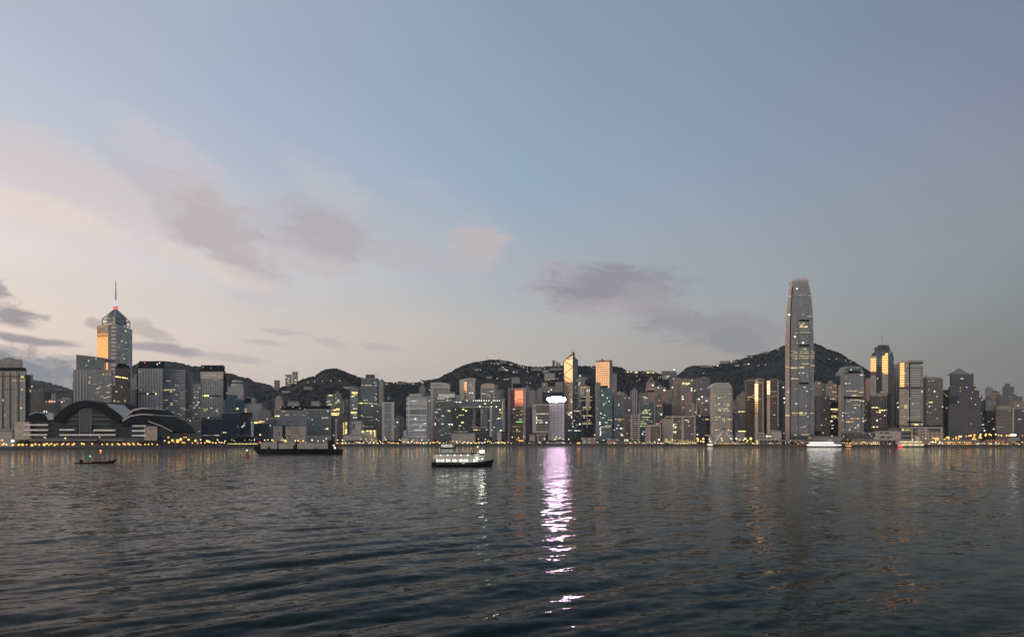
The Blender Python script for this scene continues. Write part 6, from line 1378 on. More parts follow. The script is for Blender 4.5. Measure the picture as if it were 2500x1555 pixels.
for px in (1066, 1076, 1087, 1097, 1108, 1118, 1140, 1152, 1163, 1174):
    z = 1.55 + (.5 if px > 1150 else 0) + (.3 if px > 1165 else 0)
    wz = W * (1 - max(0, ((px - 1128) / 72 - .45) / .55) ** 2.2)
    MB().tube((fx(px), -wz - .22, z), (fx(px), -wz + .05, z), .62, 10).build('tyre_fender', 'tyre', fe)
for a, c in ((1055, 1058), (1196, 1200.5)):
    MB().ball((fx(a) + fx(c)) / 2, 0, 2.3 if a > 1100 else 1.9, .85, 8, 6).build('bow_fender', 'tyre', fe)
mb = MB()
for px in range(1168, 1190, 4): mb.tube((fx(px), -W * .55, 3.0), (fx(px), -W * .55, 4.3), .05, 5)
mb.tube((fx(1168), -W * .55, 4.3), (fx(1188), -W * .55, 4.3), .06, 5); mb.build('railing', 'ferry_white', fe)
MB().box(fx(1174), fx(1182), -2, 2, 2.75, fz(1121)).build('fore_hatch', 'ferry_white', fe)

# smaller ferry far behind it
def small_ferry(px0, px1, wl, label, top=9, lit='win_white', hullm='hull_black', bow=1, strong=None, Y=None, group=None):
    Y = Y or EYE * F / (wl - HOR)
    pc = (px0 + px1) / 2; k = Y / F; L = (px1 - px0) * k
    o = thing('ferry', label, 'ferry', (X(pc, Y), Y, 0), 0, group)
    wd = min(5.0, L * .14)
    hm = hull_mesh(L * .97, wd * 2, 1.7, .9, .2, .05)
    if bow < 0: hm.v = [(-x, -y, z) for x, y, z in hm.v]
    hm.build('hull', hullm, o)
    H = top * k
    s_ = bow
    def ps(a, c, w_): return stadium(min(a * s_, c * s_), max(a * s_, c * s_), w_)
    MB().prism(ps(-L * .44, L * .36, wd * .86), 1.5, 1.5 + H * .42).build('lower_cabin', 'ferry_white', o)
    MB().prism(ps(-L * .42, L * .30, wd * .8), 1.5 + H * .44, 1.5 + H * .8).build('upper_cabin', 'ferry_white', o)
    MB().prism(ps(-L * .43, L * .28, wd * .86), 1.5 + H * .8, 1.5 + H * .88).build('roof', 'roof_grey', o)
    MB().prism(ps(L * .12, L * .24, wd * .45), 1.5 + H * .88, 1.5 + H * 1.1).build('wheelhouse', 'ferry_white', o)
    MB().tube((L * .1 * s_, 0, 1.5 + H), (L * .1 * s_, 0, 1.5 + H * 1.5), .12, 5).build('mast', 'pole_metal', o)
    n = max(5, int((px1 - px0) / 5))
    for j, (z0, z1) in enumerate(((1.5 + H * .12, 1.5 + H * .34), (1.5 + H * .54, 1.5 + H * .73))):
        x0, x1 = (-L * .42, L * .32) if j == 0 else (-L * .4, L * .26)
        for i in range(n):
            a = x0 + (x1 - x0) * (i + .1) / n; c = x0 + (x1 - x0) * (i + .9) / n
            a, c = min(a * s_, c * s_), max(a * s_, c * s_)
            MB().box(a, c, -wd * .86 - .05 if j == 0 else -wd * .8 - .05, -wd * .78, z0, z1).build('window', strong or (lit if (i * 7 + j) % 4 else 'win_dim'), o)
    MB().ball(L * .4 * s_, -.5, 1.5 + H * .5, .45, 6, 4).build('bow_lamp', 'lamp_white', o)
    return o
small_ferry(1074, 1112, 1093.8, 'small white double deck ferry close to the far shore, behind the brightly lit ferry', 9)

# barge
Yb = 716.0; bx = lambda px: X(px, Yb) - X(728, Yb); bz = lambda py: Z(py, Yb)
ba = thing('barge', 'long black cargo barge with three grey holds and a wheelhouse at its right end', 'barge', (X(728, Yb), Yb, 0))
h = MB(); prof_ = [(bx(641), 0), (bx(834), 0), (bx(835.5), bz(1096)), (bx(820), bz(1097)), (bx(640), bz(1095)), (bx(626), bz(1091.5)), (bx(622), bz(1091.5)), (bx(630), bz(1103))]
n_ = len(prof_)
h.v = [(x, -7.5 * (1 if -44 < x < 43 else .6), z - (.8 if z < .1 else 0)) for x, z in prof_] + [(x, 7.5 * (1 if -44 < x < 43 else .6), z - (.8 if z < .1 else 0)) for x, z in prof_]
h.f = [tuple(range(n_)), tuple(reversed(range(n_, 2 * n_)))] + [((i + 1) % n_, i, n_ + i, n_ + (i + 1) % n_) for i in range(n_)]
h.build('hull', 'hull_black', ba)
for x0, x1, y0 in ((641, 681.5, 1079), (684.5, 725, 1080.5), (729.5, 803, 1081)):
    o = MB().box(bx(x0), bx(x1), -5.6, 5.6, bz(1095), bz(y0)).build('cargo_hold', 'hold_grey', ba)
    MB().box(bx(x0) - .2, bx(x1) + .2, -5.9, -5.6, bz(y0 + 1.0), bz(y0) + .15).box(bx(x0), bx(x1), -5.75, -5.6, bz(1090.5), bz(1089.8)).build('rim', 'grey_concrete', o)
for px in (682, 727): MB().box(bx(px - .8), bx(px + .8), -5.8, 5, bz(1096), bz(1077)).build('bulkhead', 'hull_black', ba)
for px, py in ((661, 1091), (723, 1087), (775, 1094)): MB().lathe([(.9, bz(1096)), (.9, bz(py) + .2), (.6, bz(py) + .5)], 8, bx(px), -6.4).build('bollard', 'hull_black', ba)
MB().box(bx(804), bx(815), -3.6, 3.6, bz(1096), bz(1078)).box(bx(805.5), bx(813), -3, 3, bz(1078), bz(1074.5)).build('wheelhouse', 'timber_dark', ba)
MB().box(bx(815), bx(823), -3.2, 3.2, bz(1096), bz(1086)).build('stern_house', 'hull_black', ba)
MB().ball(bx(817), -3.6, bz(1087), 1.0, 10, 6).build('deck_lamp', 'win_white', ba); MB().ball(bx(820), -3.9, bz(1092.8), 1.05, 10, 6).build('deck_lamp', 'lamp_white', ba)
MB().ball(bx(636.5), -2, bz(1079.5), .85, 8, 5).build('red_lamp', 'dot_red', ba)
MB().tube((bx(637), -2, bz(1092)), (bx(637), -2, bz(1078)), .15, 6).tube((bx(621), 0, bz(1091)), (bx(621), 0, bz(1072)), .16, 6, .08).build('mast', 'hull_black', ba)
MB().box(bx(626), bx(640), -3, 3, bz(1093), bz(1086)).build('bow_house', 'hull_black', ba)
MB().ball(bx(621), 0, bz(1073.5), .6, 6, 4).build('mast_lamp', 'lamp_white', ba)
MB().tube((bx(626), -4.5, bz(1093)), (bx(619), -4.8, bz(1102)), .4, 6).box(bx(618.4), bx(620.6), -5.4, -4.2, bz(1103), bz(1100.5)).build('anchor', 'hull_black', ba)

# buoy
Yu = 597.0; ux = lambda px: X(px, Yu) - X(603, Yu); uz = lambda py: Z(py, Yu)
bu = thing('buoy', 'red lattice harbour buoy with a white lamp, left of the barge', 'buoy', (X(603, Yu), Yu, 0))
MB().lathe([(1.9, -.6), (2.1, .2), (2.1, 1.0), (1.7, 1.3)], 14).build('float', 'red_paint', bu)
mb = MB()
for a in range(4):
    c_, s_ = cos(pi / 4 + a * pi / 2), sin(pi / 4 + a * pi / 2); c2, s2 = cos(pi / 4 + (a + 1) * pi / 2), sin(pi / 4 + (a + 1) * pi / 2)
    mb.tube((1.4 * c_, 1.4 * s_, 1.2), (.5 * c_, .5 * s_, 5.4), .13, 5)
    for z0, z1, ra, rb in ((1.3, 2.8, 1.4, 1.08), (2.8, 4.2, 1.08, .75)): mb.tube((ra * c_, ra * s_, z0), (rb * c2, rb * s2, z1), .08, 5)
    for z, rr_ in ((2.8, 1.08), (4.2, .75), (5.4, .5)): mb.tube((rr_ * c_, rr_ * s_, z), (rr_ * c2, rr_ * s2, z), .09, 5)
mb.box(-.9, .9, -.06, .06, 3.0, 4.6); mb.build('lattice_tower', 'red_paint', bu)
MB().ball(0, 0, uz(1099), .62, 10, 6).build('lamp', 'lamp_white', bu)

# low dark motor boat with coloured lamps
Ym = 455.0; mx = lambda px: X(px, Ym) - X(231, Ym); mz = lambda py: Z(py, Ym)
mo = thing('motor_boat', 'low dark motor boat with green, yellow and red lamps, at the left', 'boat', (X(231, Ym), Ym, 0))
hull_mesh(mx(276) - mx(185), 4.2, .75, 1.75, -.25, .07).build('hull', 'timber_dark', mo)
MB().box(mx(196), mx(201), -.9, .9, .6, mz(1121.5)).build('engine_box', 'timber_dark', mo)
MB().box(mx(225), mx(262), -1.2, 1.2, .8, 1.35).build('deck_house', 'timber_dark', mo)
MB().tube((mx(220), 0, .6), (mx(220), 0, mz(1114)), .045, 5).tube((mx(245.5), 0, .9), (mx(245.5), 0, mz(1099)), .05, 5).build('mast', 'timber_dark', mo)
MB().ball(mx(220), 0, mz(1113.3), .42, 8, 5).build('green_lamp', 'lamp_green', mo)
MB().ball(mx(245.5), 0, mz(1100), .5, 8, 5).build('yellow_lamp', 'lamp_yellow', mo); MB().ball(mx(245.5), 0, mz(1105.2), .45, 8, 5).build('red_lamp', 'lamp_red', mo)

# ------------------------------------------------------------------ ferry piers and moored boats on the right
def pier(label, px0, px1, py, off=8, roof='roof_grey', wallm='podium_stone', lights=(), mk='lamp_yellow', name='pier_building', floors=1, gap=5.5, r=.75, d=16):
    Y = S((px0 + px1) / 2) + off
    t = Bd(name, label, (px0 + px1) / 2, Y, 'pier')
    t.box('roof', px0 - 1, px1 + 1, py, py + 1.4, roof, -1.2, d + 2)
    t.box('wall', px0 + 1, px1 - 1, py + 1.4, None, wallm, 3, d - 4)
    n = max(3, int((px1 - px0) / 9))
    for i in range(n + 1): t.box('column', px0 + (px1 - px0 - 1) * i / n, px0 + (px1 - px0 - 1) * i / n + 1, py + 1.5, None, 'pale_concrete', 0, .8)
    for (x, y, k) in lights: MB().ball(t.lx(x), -.6, t.lz(y), r, 6, 4).build('lamp', k, t.o)
    return t
def row(x0, x1, y, step, k, jit=.4, seed=1):
    q = random.Random(seed + int(x0)); out = []; x = x0
    while x <= x1: out.append((x + q.uniform(-jit, jit), y + q.uniform(-jit, jit), k)); x += step * q.uniform(.8, 1.25)
    return out
pier('low dark pier with a continuous yellow light strip, left of the barge', 556, 630, 1077, 10, 'roof_black', 'dark_concrete', row(557, 629, 1083.2, 2.1, 'dot_yellow', .1) + [(566, 1073.5, 'lamp_yellow'), (570, 1074.5, 'lamp_yellow'), (573, 1076, 'lamp_white'), (598, 1074, 'lamp_white'), (609, 1073, 'lamp_yellow'), (614, 1074.5, 'lamp_yellow'), (621, 1074, 'lamp_yellow'), (622, 1081, 'lamp_yellow')], r=.62)
t = Bd('pier_hall', 'dark hall with a low curved roof behind the yellow light strip', 594, S(594) + 60, 'hall')
t.poly('roof', [(558, 1076), (632, 1076), (628, 1071), (616, 1066), (600, 1063), (584, 1064), (570, 1069)], 'roof_black', 0, 26)
arch([(560, 1074), (584, 1063.2), (600, 1062.2), (616, 1065), (630, 1072)], [(560, 1075.4), (584, 1064.6), (600, 1063.6), (616, 1066.4), (630, 1073.4)], 'roof_edge', 'grey_concrete', -.6, 1.2)
t.box('wall', 560, 630, 1076.2, None, 'dark_concrete', 2, 20)
pier('ferry pier with pink walls and orange lights, left of the glowing letters', 1482, 1505, 1071, 10, 'roof_pale', 'pinkish_stone', [(1487, 1073, 'lamp_white'), (1488, 1080, 'lamp_orange'), (1493, 1079, 'lamp_orange'), (1497, 1081, 'lamp_orange'), (1485, 1082, 'lamp_orange'), (1490, 1082.5, 'lamp_orange'), (1500, 1079.5, 'lamp_orange')])
t = pier('low ferry pier carrying big glowing yellow letters on its roof', 1506, 1578, 1077.5, 12, 'roof_grey', 'podium_stone', [(1506, 1073, 'lamp_yellow'), (1510, 1074.5, 'lamp_yellow'), (1544, 1072.5, 'lamp_yellow'), (1557.5, 1074, 'lamp_white'), (1576, 1072.5, 'lamp_yellow'), (1541, 1082, 'lamp_white'), (1553, 1082, 'lamp_white'), (1573, 1081, 'lamp_white'), (1589, 1081, 'lamp_white')])
lettering('lettering', 'STB', t, 1529, 1076.6, 4.6, 'sign_letters', -.6)
t.box('letter_backing', 1517, 1543, 1071, 1077.4, 'dark_concrete', 1, 1)
pier('pale ferry pier in front of the city hall block', 1422, 1455, 1068, 14, 'roof_pale', 'pinkish_stone', [(1423, 1069, 'lamp_yellow'), (1428, 1069, 'lamp_white'), (1421, 1072, 'lamp_yellow'), (1427, 1075, 'lamp_yellow'), (1448, 1069, 'lamp_yellow'), (1451, 1072, 'lamp_yellow'), (1439, 1072, 'lamp_white'), (1426, 1080, 'lamp_white')])
pier('long ferry pier with rows of yellow lamps, in front of the beige hotel slab', 1622, 1702, 1079.5, 6, 'roof_pale', 'dark_brown', row(1622, 1632, 1077, 3, 'lamp_yellow', 1.2) + row(1638, 1690, 1075.5, 4.2, 'lamp_yellow', 1.6) + row(1634, 1700, 1082, 4.8, 'lamp_white', .5) + row(1648, 1680, 1082.8, 6, 'lamp_yellow', .5))
pier('low pier strung with yellow lamps at the foot of the big wheel', 1743, 1792, 1080, 4, 'roof_pale', 'podium_stone', row(1744, 1790, 1082.3, 4.3, 'lamp_yellow', .5) + [(1772, 1084, 'lamp_orange'), (1776, 1083, 'lamp_yellow'), (1780, 1087, 'lamp_orange')])
pier('white framed open pier building left of the tallest tower', 1854, 1902, 1073, 4, 'pale_concrete', 'brown_glass', [(1878, 1073.8, 'lamp_yellow'), (1882, 1072.8, 'lamp_yellow'), (1893, 1072.5, 'lamp_yellow'), (1878, 1082, 'lamp_white'), (1881, 1081.5, 'lamp_white'), (1898, 1082, 'lamp_white')])
pier('dark open pier under the tallest tower', 1908, 1960, 1074.5, 4, 'pale_concrete', 'black_glass', [(1918, 1080.5, 'lamp_white'), (1925, 1079.5, 'lamp_white'), (1930, 1076, 'lamp_white'), (1945, 1074.8, 'lamp_yellow'), (1953, 1076, 'lamp_white')])
pier('pinkish terminal building with a stepped roof, behind the orange boat', 2084, 2145, 1072, 8, 'roof_pale', 'pinkish_stone', [(2083, 1079, 'lamp_orange'), (2103, 1079, 'lamp_yellow'), (2109, 1078, 'lamp_yellow'), (2132, 1079, 'lamp_white'), (2137, 1079.5, 'lamp_white'), (2142, 1079, 'lamp_white'), (2128, 1085, 'lamp_yellow'), (2139, 1085, 'lamp_orange'), (2135, 1069.5, 'lamp_white')], d=22)
pier('dark pier shed between the stepped terminal and the red lit ferry', 2146, 2188, 1074, 4, 'grey_concrete', 'dark_brown', [(2147, 1083.5, 'lamp_orange'), (2171, 1085, 'lamp_white')])
pier('brown roofed pier with strong yellow lamps before the pyramid topped tower', 2300, 2390, 1073, 6, 'beige_stone', 'podium_stone', row(2309, 2332, 1079.5, 3.2, 'lamp_yellow', .5) + row(2338, 2372, 1079.5, 5, 'lamp_yellow', .6) + row(2308, 2390, 1084.5, 6.5, 'lamp_orange', .5), d=20)
pier('low pier with red and yellow lamps, right of the pyramid topped tower', 2400, 2470, 1077, 6, 'roof_grey', 'pinkish_stone', row(2404, 2450, 1075.5, 5, 'lamp_orange', 1.5) + row(2415, 2468, 1085, 6, 'lamp_yellow', .5) + [(2430, 1082, 'lamp_white'), (2432, 1084.5, 'lamp_yellow'), (2439, 1080, 'lamp_orange')])
pier('low dark sea shed with yellow lamps at the right picture edge', 2470, 2530, 1079, 8, 'roof_grey', 'dark_concrete', [(2474, 1080.5, 'lamp_yellow'), (2478, 1080.5, 'lamp_yellow'), (2486, 1084, 'lamp_yellow'), (2489, 1084.3, 'lamp_yellow'), (2458, 1085, 'lamp_yellow')])
for a, kw in [((1966, 2054, 1090.8, 'long white ferry blazing with white light, moored right of the tallest tower'), dict(top=14, strong='blaze_white')),
              ((2188, 2266, 1090.6, 'moored white ferry with a red glow at its left end'), dict(top=17, lit='win_yellow')),
              ((1725, 1743, 1089.6, 'small bright white launch moored left of the big wheel'), dict(top=6, strong='lamp_white'))]:
    o = small_ferry(*a, Y=S((a[0] + a[1]) / 2) - 9, **kw)
    if a[0] == 2188: MB().box(-32, -22, -5.4, -5.2, 1.0, 2.6).build('red_light', 'lamp_red', o)
    if a[0] == 1966: MB().box(-36, 34, -5.6, -5.4, 3.0, 4.6).build('light_strip', 'dot_white', o)
# orange boat
Yo = S(2070) - 10
o = thing('motor_boat', 'small orange lit boat moored between the blazing ferry and the stepped terminal', 'boat', (X(2072, Yo), Yo, 0))
L = 26 * Yo / F; hull_mesh(L, 6, 1.3, 1.0, .2).build('hull', 'timber_dark', o); MB().prism(stadium(-L * .3, L * .25, 2.2), 1.2, 3.6).build('cabin', 'ferry_white', o); MB().prism(stadium(-L * .32, L * .27, 2.5), 3.6, 3.9).build('roof', 'pinkish_stone', o)
for i in range(5): MB().box(-L * .27 + i * L * .1, -L * .27 + i * L * .1 + L * .08, -2.3, -2.2, 1.8, 3.1).build('window', 'lamp_orange', o)
MB().tube((0, 0, 3.9), (0, 0, 7.5), .1, 5).build('mast', 'pole_metal', o); MB().ball(1.5, -2.6, 4.6, .5, 6, 4).build('lamp', 'lamp_orange', o)

# big wheel
Yw = S(1767) + 30; wx = lambda px: X(px, Yw) - X(1767, Yw); wz = lambda py: Z(py, Yw) - G
wh = thing('observation_wheel', 'big spoked observation wheel on white legs in front of the chamfered white tower', 'ferris wheel', (X(1767, Yw), Yw, G))
R_ = 34 * Yw / F; zc = wz(1048)
def ring(mb, R, r, y, n=48):
    for i in range(n): mb.tube((R * cos(2 * pi * i / n), y, zc + R * sin(2 * pi * i / n)), (R * cos(2 * pi * (i + 1) / n), y, zc + R * sin(2 * pi * (i + 1) / n)), r, 4)
mb = MB(); ring(mb, R_, .28, -1.6); ring(mb, R_, .28, 1.6)
for i in range(48):
    a = 2 * pi * i / 48; mb.tube((R_ * cos(a), -1.6, zc + R_ * sin(a)), (R_ * cos(a + .13), 1.6, zc + R_ * sin(a + .13)), .14, 4)
mb.build('rim', 'pole_metal', wh)
mb = MB()
for i in range(28):
    a = 2 * pi * i / 28; mb.tube((0, -.8 if i % 2 else .8, zc), (R_ * cos(a), -1.6 if i % 2 else 1.6, zc + R_ * sin(a)), .09, 4)
mb.build('spokes', 'steel', wh)
MB().tube((0, -2.6, zc), (0, 2.6, zc), 3.2, 16).build('hub', 'green_roof', wh)
for sgn_ in (-1, 1):
    for yy in (-6, 6): MB().tube((sgn_ * 1.0, yy * .35, zc - 1), (sgn_ * wx(1793), yy, 0), .8, 6, 1.0).build('leg', 'white_paint', wh)
for i in range(28):
    a = 2 * pi * i / 28
    MB().lathe([(.5, zc + R_ * sin(a) - 2.6), (1.1, zc + R_ * sin(a) - 2.2), (1.1, zc + R_ * sin(a) - .6), (.6, zc + R_ * sin(a))], 8, R_ * cos(a), 0).build('cabin', 'steel', wh)
MB().box(wx(1745), wx(1790), -7, 7, 0, 2.2).build('platform', 'beige_stone', wh)

# ------------------------------------------------------------------ street lamps
def lamp_proto(key):
    o = thing('street_lamp', 'lamp', 'street lamp', (0, 0, -500))
    MB().tube((0, 0, 0), (0, 0, 1), .16, 6, .10).build('pole', 'pole_metal', o)
    MB().tube((0, 0, .985), (0, 0, 1.0), .35, 6).build('collar', 'pole_metal', o)
    MB().ball(0, 0, 0, 1, 8, 5).build('globe', key, o)
    return o
PROTO = {}
LAMPS = []
def lamp(px, py, key, label, group, r=.95, off=6, Y=None, zb=None):
    Y = Y or S(px) + off
    LAMPS.append((r / Y, px, py, key, label, group, r, Y, G if zb is None else zb))
def build_lamps(limit=285):
    LAMPS.sort(key=lambda t: -t[0])
    small = {}
    for n_, (s_, px, py, key, label, group, r, Y, base) in enumerate(LAMPS):
        hgt = max(2.0, Z(py, Y) - base)
        if n_ >= limit:
            mb = small.setdefault(key, MB()); x = X(px, Y)
            mb.tube((x, Y, base), (x, Y, base + hgt - r * .9), .14, 5).ball(x, Y, base + hgt, r, 6, 4); continue
        cw = key.split('_')[1]; label = cw + ' ' + label; group = cw + ' ' + group
        if key not in PROTO:
            o = PROTO[key] = lamp_proto(key); o.location = (X(px, Y), Y, base); o['label'] = label; o['group'] = group
        else: o = dup(PROTO[key], (X(px, Y), Y, base), label, group)
        for ch in o.children:
            if ch.name.split('.')[0] == 'globe': ch.location = (0, 0, hgt); ch.scale = (r, r, r)
            else: ch.scale = (1, 1, hgt)
    al = MB(); mats = []; mi = []
    for k_, mb in small.items():
        al.add(mb.v, mb.f); mats.append(k_)
        mi += [len(mats) if len(f) and max(f) >= 0 else 0 for f in mb.f]
    o = al.build('small_quay_lamps', 'pole_metal')
    for k_ in mats: o.data.materials.append(M[k_])
    # poles (5-sided tubes: 7 faces) stay metal, globes glow
    mi2 = []; k = 0
    for q_, (k_, mb) in enumerate(small.items()):
        per = 7 + (6 * 4 + 2)
        for f_ in range(len(mb.f)): mi2.append(0 if f_ % per < 7 else q_ + 1)
    o.data.polygons.foreach_set('material_index', mi2)
    tag(o, 'crowd of small distant lamps along the quay and the hills', 'lamps', kind='stuff')
ql = random.Random(21)
def lamps(label, group, pts, r=.95, off=6):
    for p in pts: lamp(p[0], p[1], p[2], label, group, (p[3] if len(p) > 3 else r) * 1.55 * ql.uniform(.85, 1.12), off + ql.uniform(0, 14))
A_ = 'lamp_amber'; Y_ = 'lamp_yellow'; W_ = 'lamp_white'; O_ = 'lamp_orange'
lamps('lamp on the promenade in front of the winged exhibition hall', 'promenade lamps before the exhibition hall',
      [(6, 1085.5, A_), (10, 1083, A_), (31, 1086, A_, 1.1), (46, 1085.3, A_, 1.0), (55, 1085.3, A_, 1.1), (65, 1085.2, A_), (78, 1086.5, A_, 1.1), (86.5, 1084, A_), (95.5, 1085.5, A_), (108, 1085.3, A_, 1.1), (114.5, 1082.8, A_), (120, 1085.5, A_), (125.5, 1083, A_), (133.5, 1086, A_), (139.5, 1084, A_, .7), (151, 1085, A_), (154.5, 1082.8, A_), (164.5, 1085, A_), (168, 1083, A_, .7), (177.5, 1085.2, A_), (181, 1083, A_), (200, 1082.8, A_), (204.5, 1083.8, A_),
       (225, 1083.3, A_), (249.5, 1084.5, A_), (261.5, 1084, A_), (274, 1084.5, A_), (287.5, 1083.3, A_), (291.5, 1085, A_), (302, 1083, A_, .8), (305.5, 1085, A_), (313, 1082.5, A_), (316.5, 1085, A_), (324.5, 1082.5, A_, .7), (327.5, 1084.5, A_), (337, 1083.3, A_), (342.5, 1085, A_), (354.5, 1084.3, A_), (362.5, 1084.3, A_), (371.5, 1083.8, A_), (384, 1085, A_)], .8)
lamps('lamp beside the waterfront road at the left picture edge', 'lamps at the left picture edge', [(31, 1076, W_, 1.3), (16, 1085.3, W_, .6), (5, 1074.3, O_)], .8)
lamps('lamp on the quay between the exhibition hall and the yellow light strip', 'quay lamps right of the exhibition hall',
      [(402, 1075.5, W_, .7), (411, 1067.5, O_, .8), (412.5, 1079.5, A_), (421, 1074.8, A_, 1.3), (434, 1077, A_, 1.5), (425.5, 1079, O_, .6), (441.5, 1072.2, Y_, 1.3), (446, 1080, O_), (450.5, 1080.5, O_), (449.5, 1067.3, O_, .8), (454.5, 1067.3, O_, .8), (460.5, 1073, Y_, 1.1), (469.5, 1081, O_, .8), (477, 1075.3, Y_, 1.4), (482, 1081, O_, .7), (490, 1073, Y_), (491, 1081, A_, .8), (500, 1081, A_, .8), (505, 1076, Y_, 1.2), (508, 1077, Y_, 1.2), (511.5, 1078.5, Y_, 1.2), (519.5, 1080.5, A_, .9), (527, 1081, A_, .9), (531, 1073.5, Y_), (534.5, 1078.3, A_, .8), (537.5, 1081, A_, .7), (541.5, 1080, W_, .7), (547.5, 1080.7, W_, .6), (549.5, 1076, Y_)], .95)
lamps('lamp on the quay behind the long black barge', 'quay lamps behind the barge',
      [(635, 1061, Y_, 1.3), (646.5, 1074, Y_, 1.0), (654, 1073.3, W_, .7), (664.5, 1073.8, Y_, 1.1), (668, 1077, A_, .8), (687, 1074, Y_, .8), (692, 1073.5, Y_, .9), (697, 1076, Y_, 1.5), (720.5, 1075.5, W_, .8), (727.5, 1076, A_, 1.2), (728, 1080.5, A_, 1.0), (733, 1079.8, O_, .8), (740, 1076, A_, 1.2), (762, 1074.2, W_, 1.1), (776, 1076, W_, .8), (790, 1076, W_, .8), (747, 1081.5, W_, .9), (761.5, 1082, W_, .6), (784.5, 1081.8, W_, .6), (796, 1081.5, W_, .6), (796.5, 1070.5, W_, .7)], .9)
pts = [(824, 1073.5, W_, .8), (836, 1074, Y_, 1.0), (836, 1081.3, Y_, 1.1), (823, 1081, W_, .7), (844, 1081, W_, .6), (852, 1081, W_, .6)]
for x in range(822, 850, 4): pts.append((x, 1085.5, O_, .55))
for i in range(58):
    x = 864 + i * 3.5 + ql.uniform(-1.5, 1.5); pts.append((x, ql.choice((1073, 1076, 1078, 1080, 1082, 1084)) + ql.uniform(-1, 1), ql.choice((Y_, Y_, A_, W_, O_)), ql.uniform(.5, .95)))
lamps('lamp on the tree lined quay left of the white banded slab', 'quay lamps in the middle left', [p for p in pts if p[0] < 985], .8)
pts2 = [p for p in pts if p[0] >= 985]
for i in range(44):
    x = 1068 + i * 3.8 + ql.uniform(-1.5, 1.5)
    if 1075 < x < 1112 and i % 2: continue
    pts2.append((x, ql.choice((1077.5, 1079.5, 1081.5)) + ql.uniform(-1, 1), ql.choice((Y_, Y_, W_, 'lamp_yellow')), ql.uniform(.5, .95)))
pts2 += [(1168, 1071, W_, .7), (1185, 1072, W_, .7), (1192, 1075, W_, .8), (1169, 1081.5, Y_, 1.0)]
lamps('lamp on the quay below the white banded slab and the gateway building', 'quay lamps before the gateway building', pts2, .8)
pts3 = [(1251, 1067, Y_, 1.0), (1279, 1065.5, W_, .8), (1266, 1068.5, Y_, .8), (1262, 1073, A_, .8), (1267, 1074, A_, 1.0), (1272, 1075.5, A_, 1.0), (1277, 1075.5, Y_, .9), (1268, 1077, A_, .7), (1316, 1079.5, W_, .8), (1320, 1080.5, W_, .6), (1336, 1080, W_, .7), (1329, 1071, W_, .8), (1355, 1072, Y_, 1.1), (1358, 1067.5, W_, .8), (1366, 1068.5, W_, .6), (1368, 1068.7, W_, .6), (1375, 1072, W_, .8), (1388.5, 1072, 'lamp_yellow', 1.0), (1373, 1079.8, W_, .7), (1378, 1080.5, W_, .7), (1393, 1080.5, W_, .5), (1410, 1082, O_, 1.1), (1414, 1081, O_, 1.0), (1415, 1084, A_, 1.0), (1412, 1085, A_, .8), (1218, 1081, Y_, .9), (1225, 1080, Y_, .9), (1232, 1081, Y_, .8), (1240, 1079.5, Y_, .7), (1248, 1082, W_, .6), (1291, 1081, W_, .5), (1338, 1083.5, O_, .6)]
lamps('lamp on the quay below the orange glass tower and the white sign tower', 'quay lamps below the sign tower', pts3, .8)
pts4 = [(1452, 1061.5, A_, 1.3), (1459, 1079, W_, .7), (1439, 1079.5, W_, .5), (1473, 1074, W_, .6), (1608.5, 1073, W_, 1.2), (1598, 1078, W_, .7), (1607, 1081, W_, .6), (1600, 1081.5, W_, .6), (1627, 1072.5, A_, 1.2), (1641, 1072.8, Y_, 1.2), (1703, 1070.5, Y_, 1.6), (1705, 1073, Y_, .9), (1703, 1076.5, Y_, 1.2), (1717, 1071, Y_, 1.7), (1717.5, 1078, Y_, 1.3), (1711, 1077, W_, .9), (1732, 1071.5, W_, .9), (1734, 1076.5, W_, 1.1), (1735, 1078.5, Y_, .8), (1761, 1070, Y_, 1.0), (1763, 1074.5, Y_, .9), (1785, 1070.5, W_, 1.1),
       (1798, 1070.5, W_, 1.6), (1819.5, 1070.5, W_, 1.3), (1833, 1070.5, Y_, 1.7), (1806, 1073.5, Y_, .9), (1815, 1074, Y_, .9), (1825, 1075.5, Y_, 1.2), (1848, 1076.5, Y_, 1.1), (1851.5, 1079.5, Y_, 1.1), (1849, 1084.5, A_, 1.1), (1838, 1082, W_, .5)]
lamps('lamp on the quay between the glowing letters and the tallest tower', 'quay lamps around the big wheel', pts4, .9)
pts5 = [(2252, 1067.5, O_, .6), (2260, 1070, W_, .7), (2228, 1073, W_, .8)]
pts5 += [(2278 + q * 3.2, 1069 + (q % 2) * .8, A_, .8) for q in range(5)] + [(2284 + q * 3.2, 1073, Y_, .8) for q in range(3)] + [(2277, 1078.5, W_, .8), (2284, 1078.5, Y_, 1.2), (2294, 1079, W_, .9), (2299, 1078.7, W_, .9)]
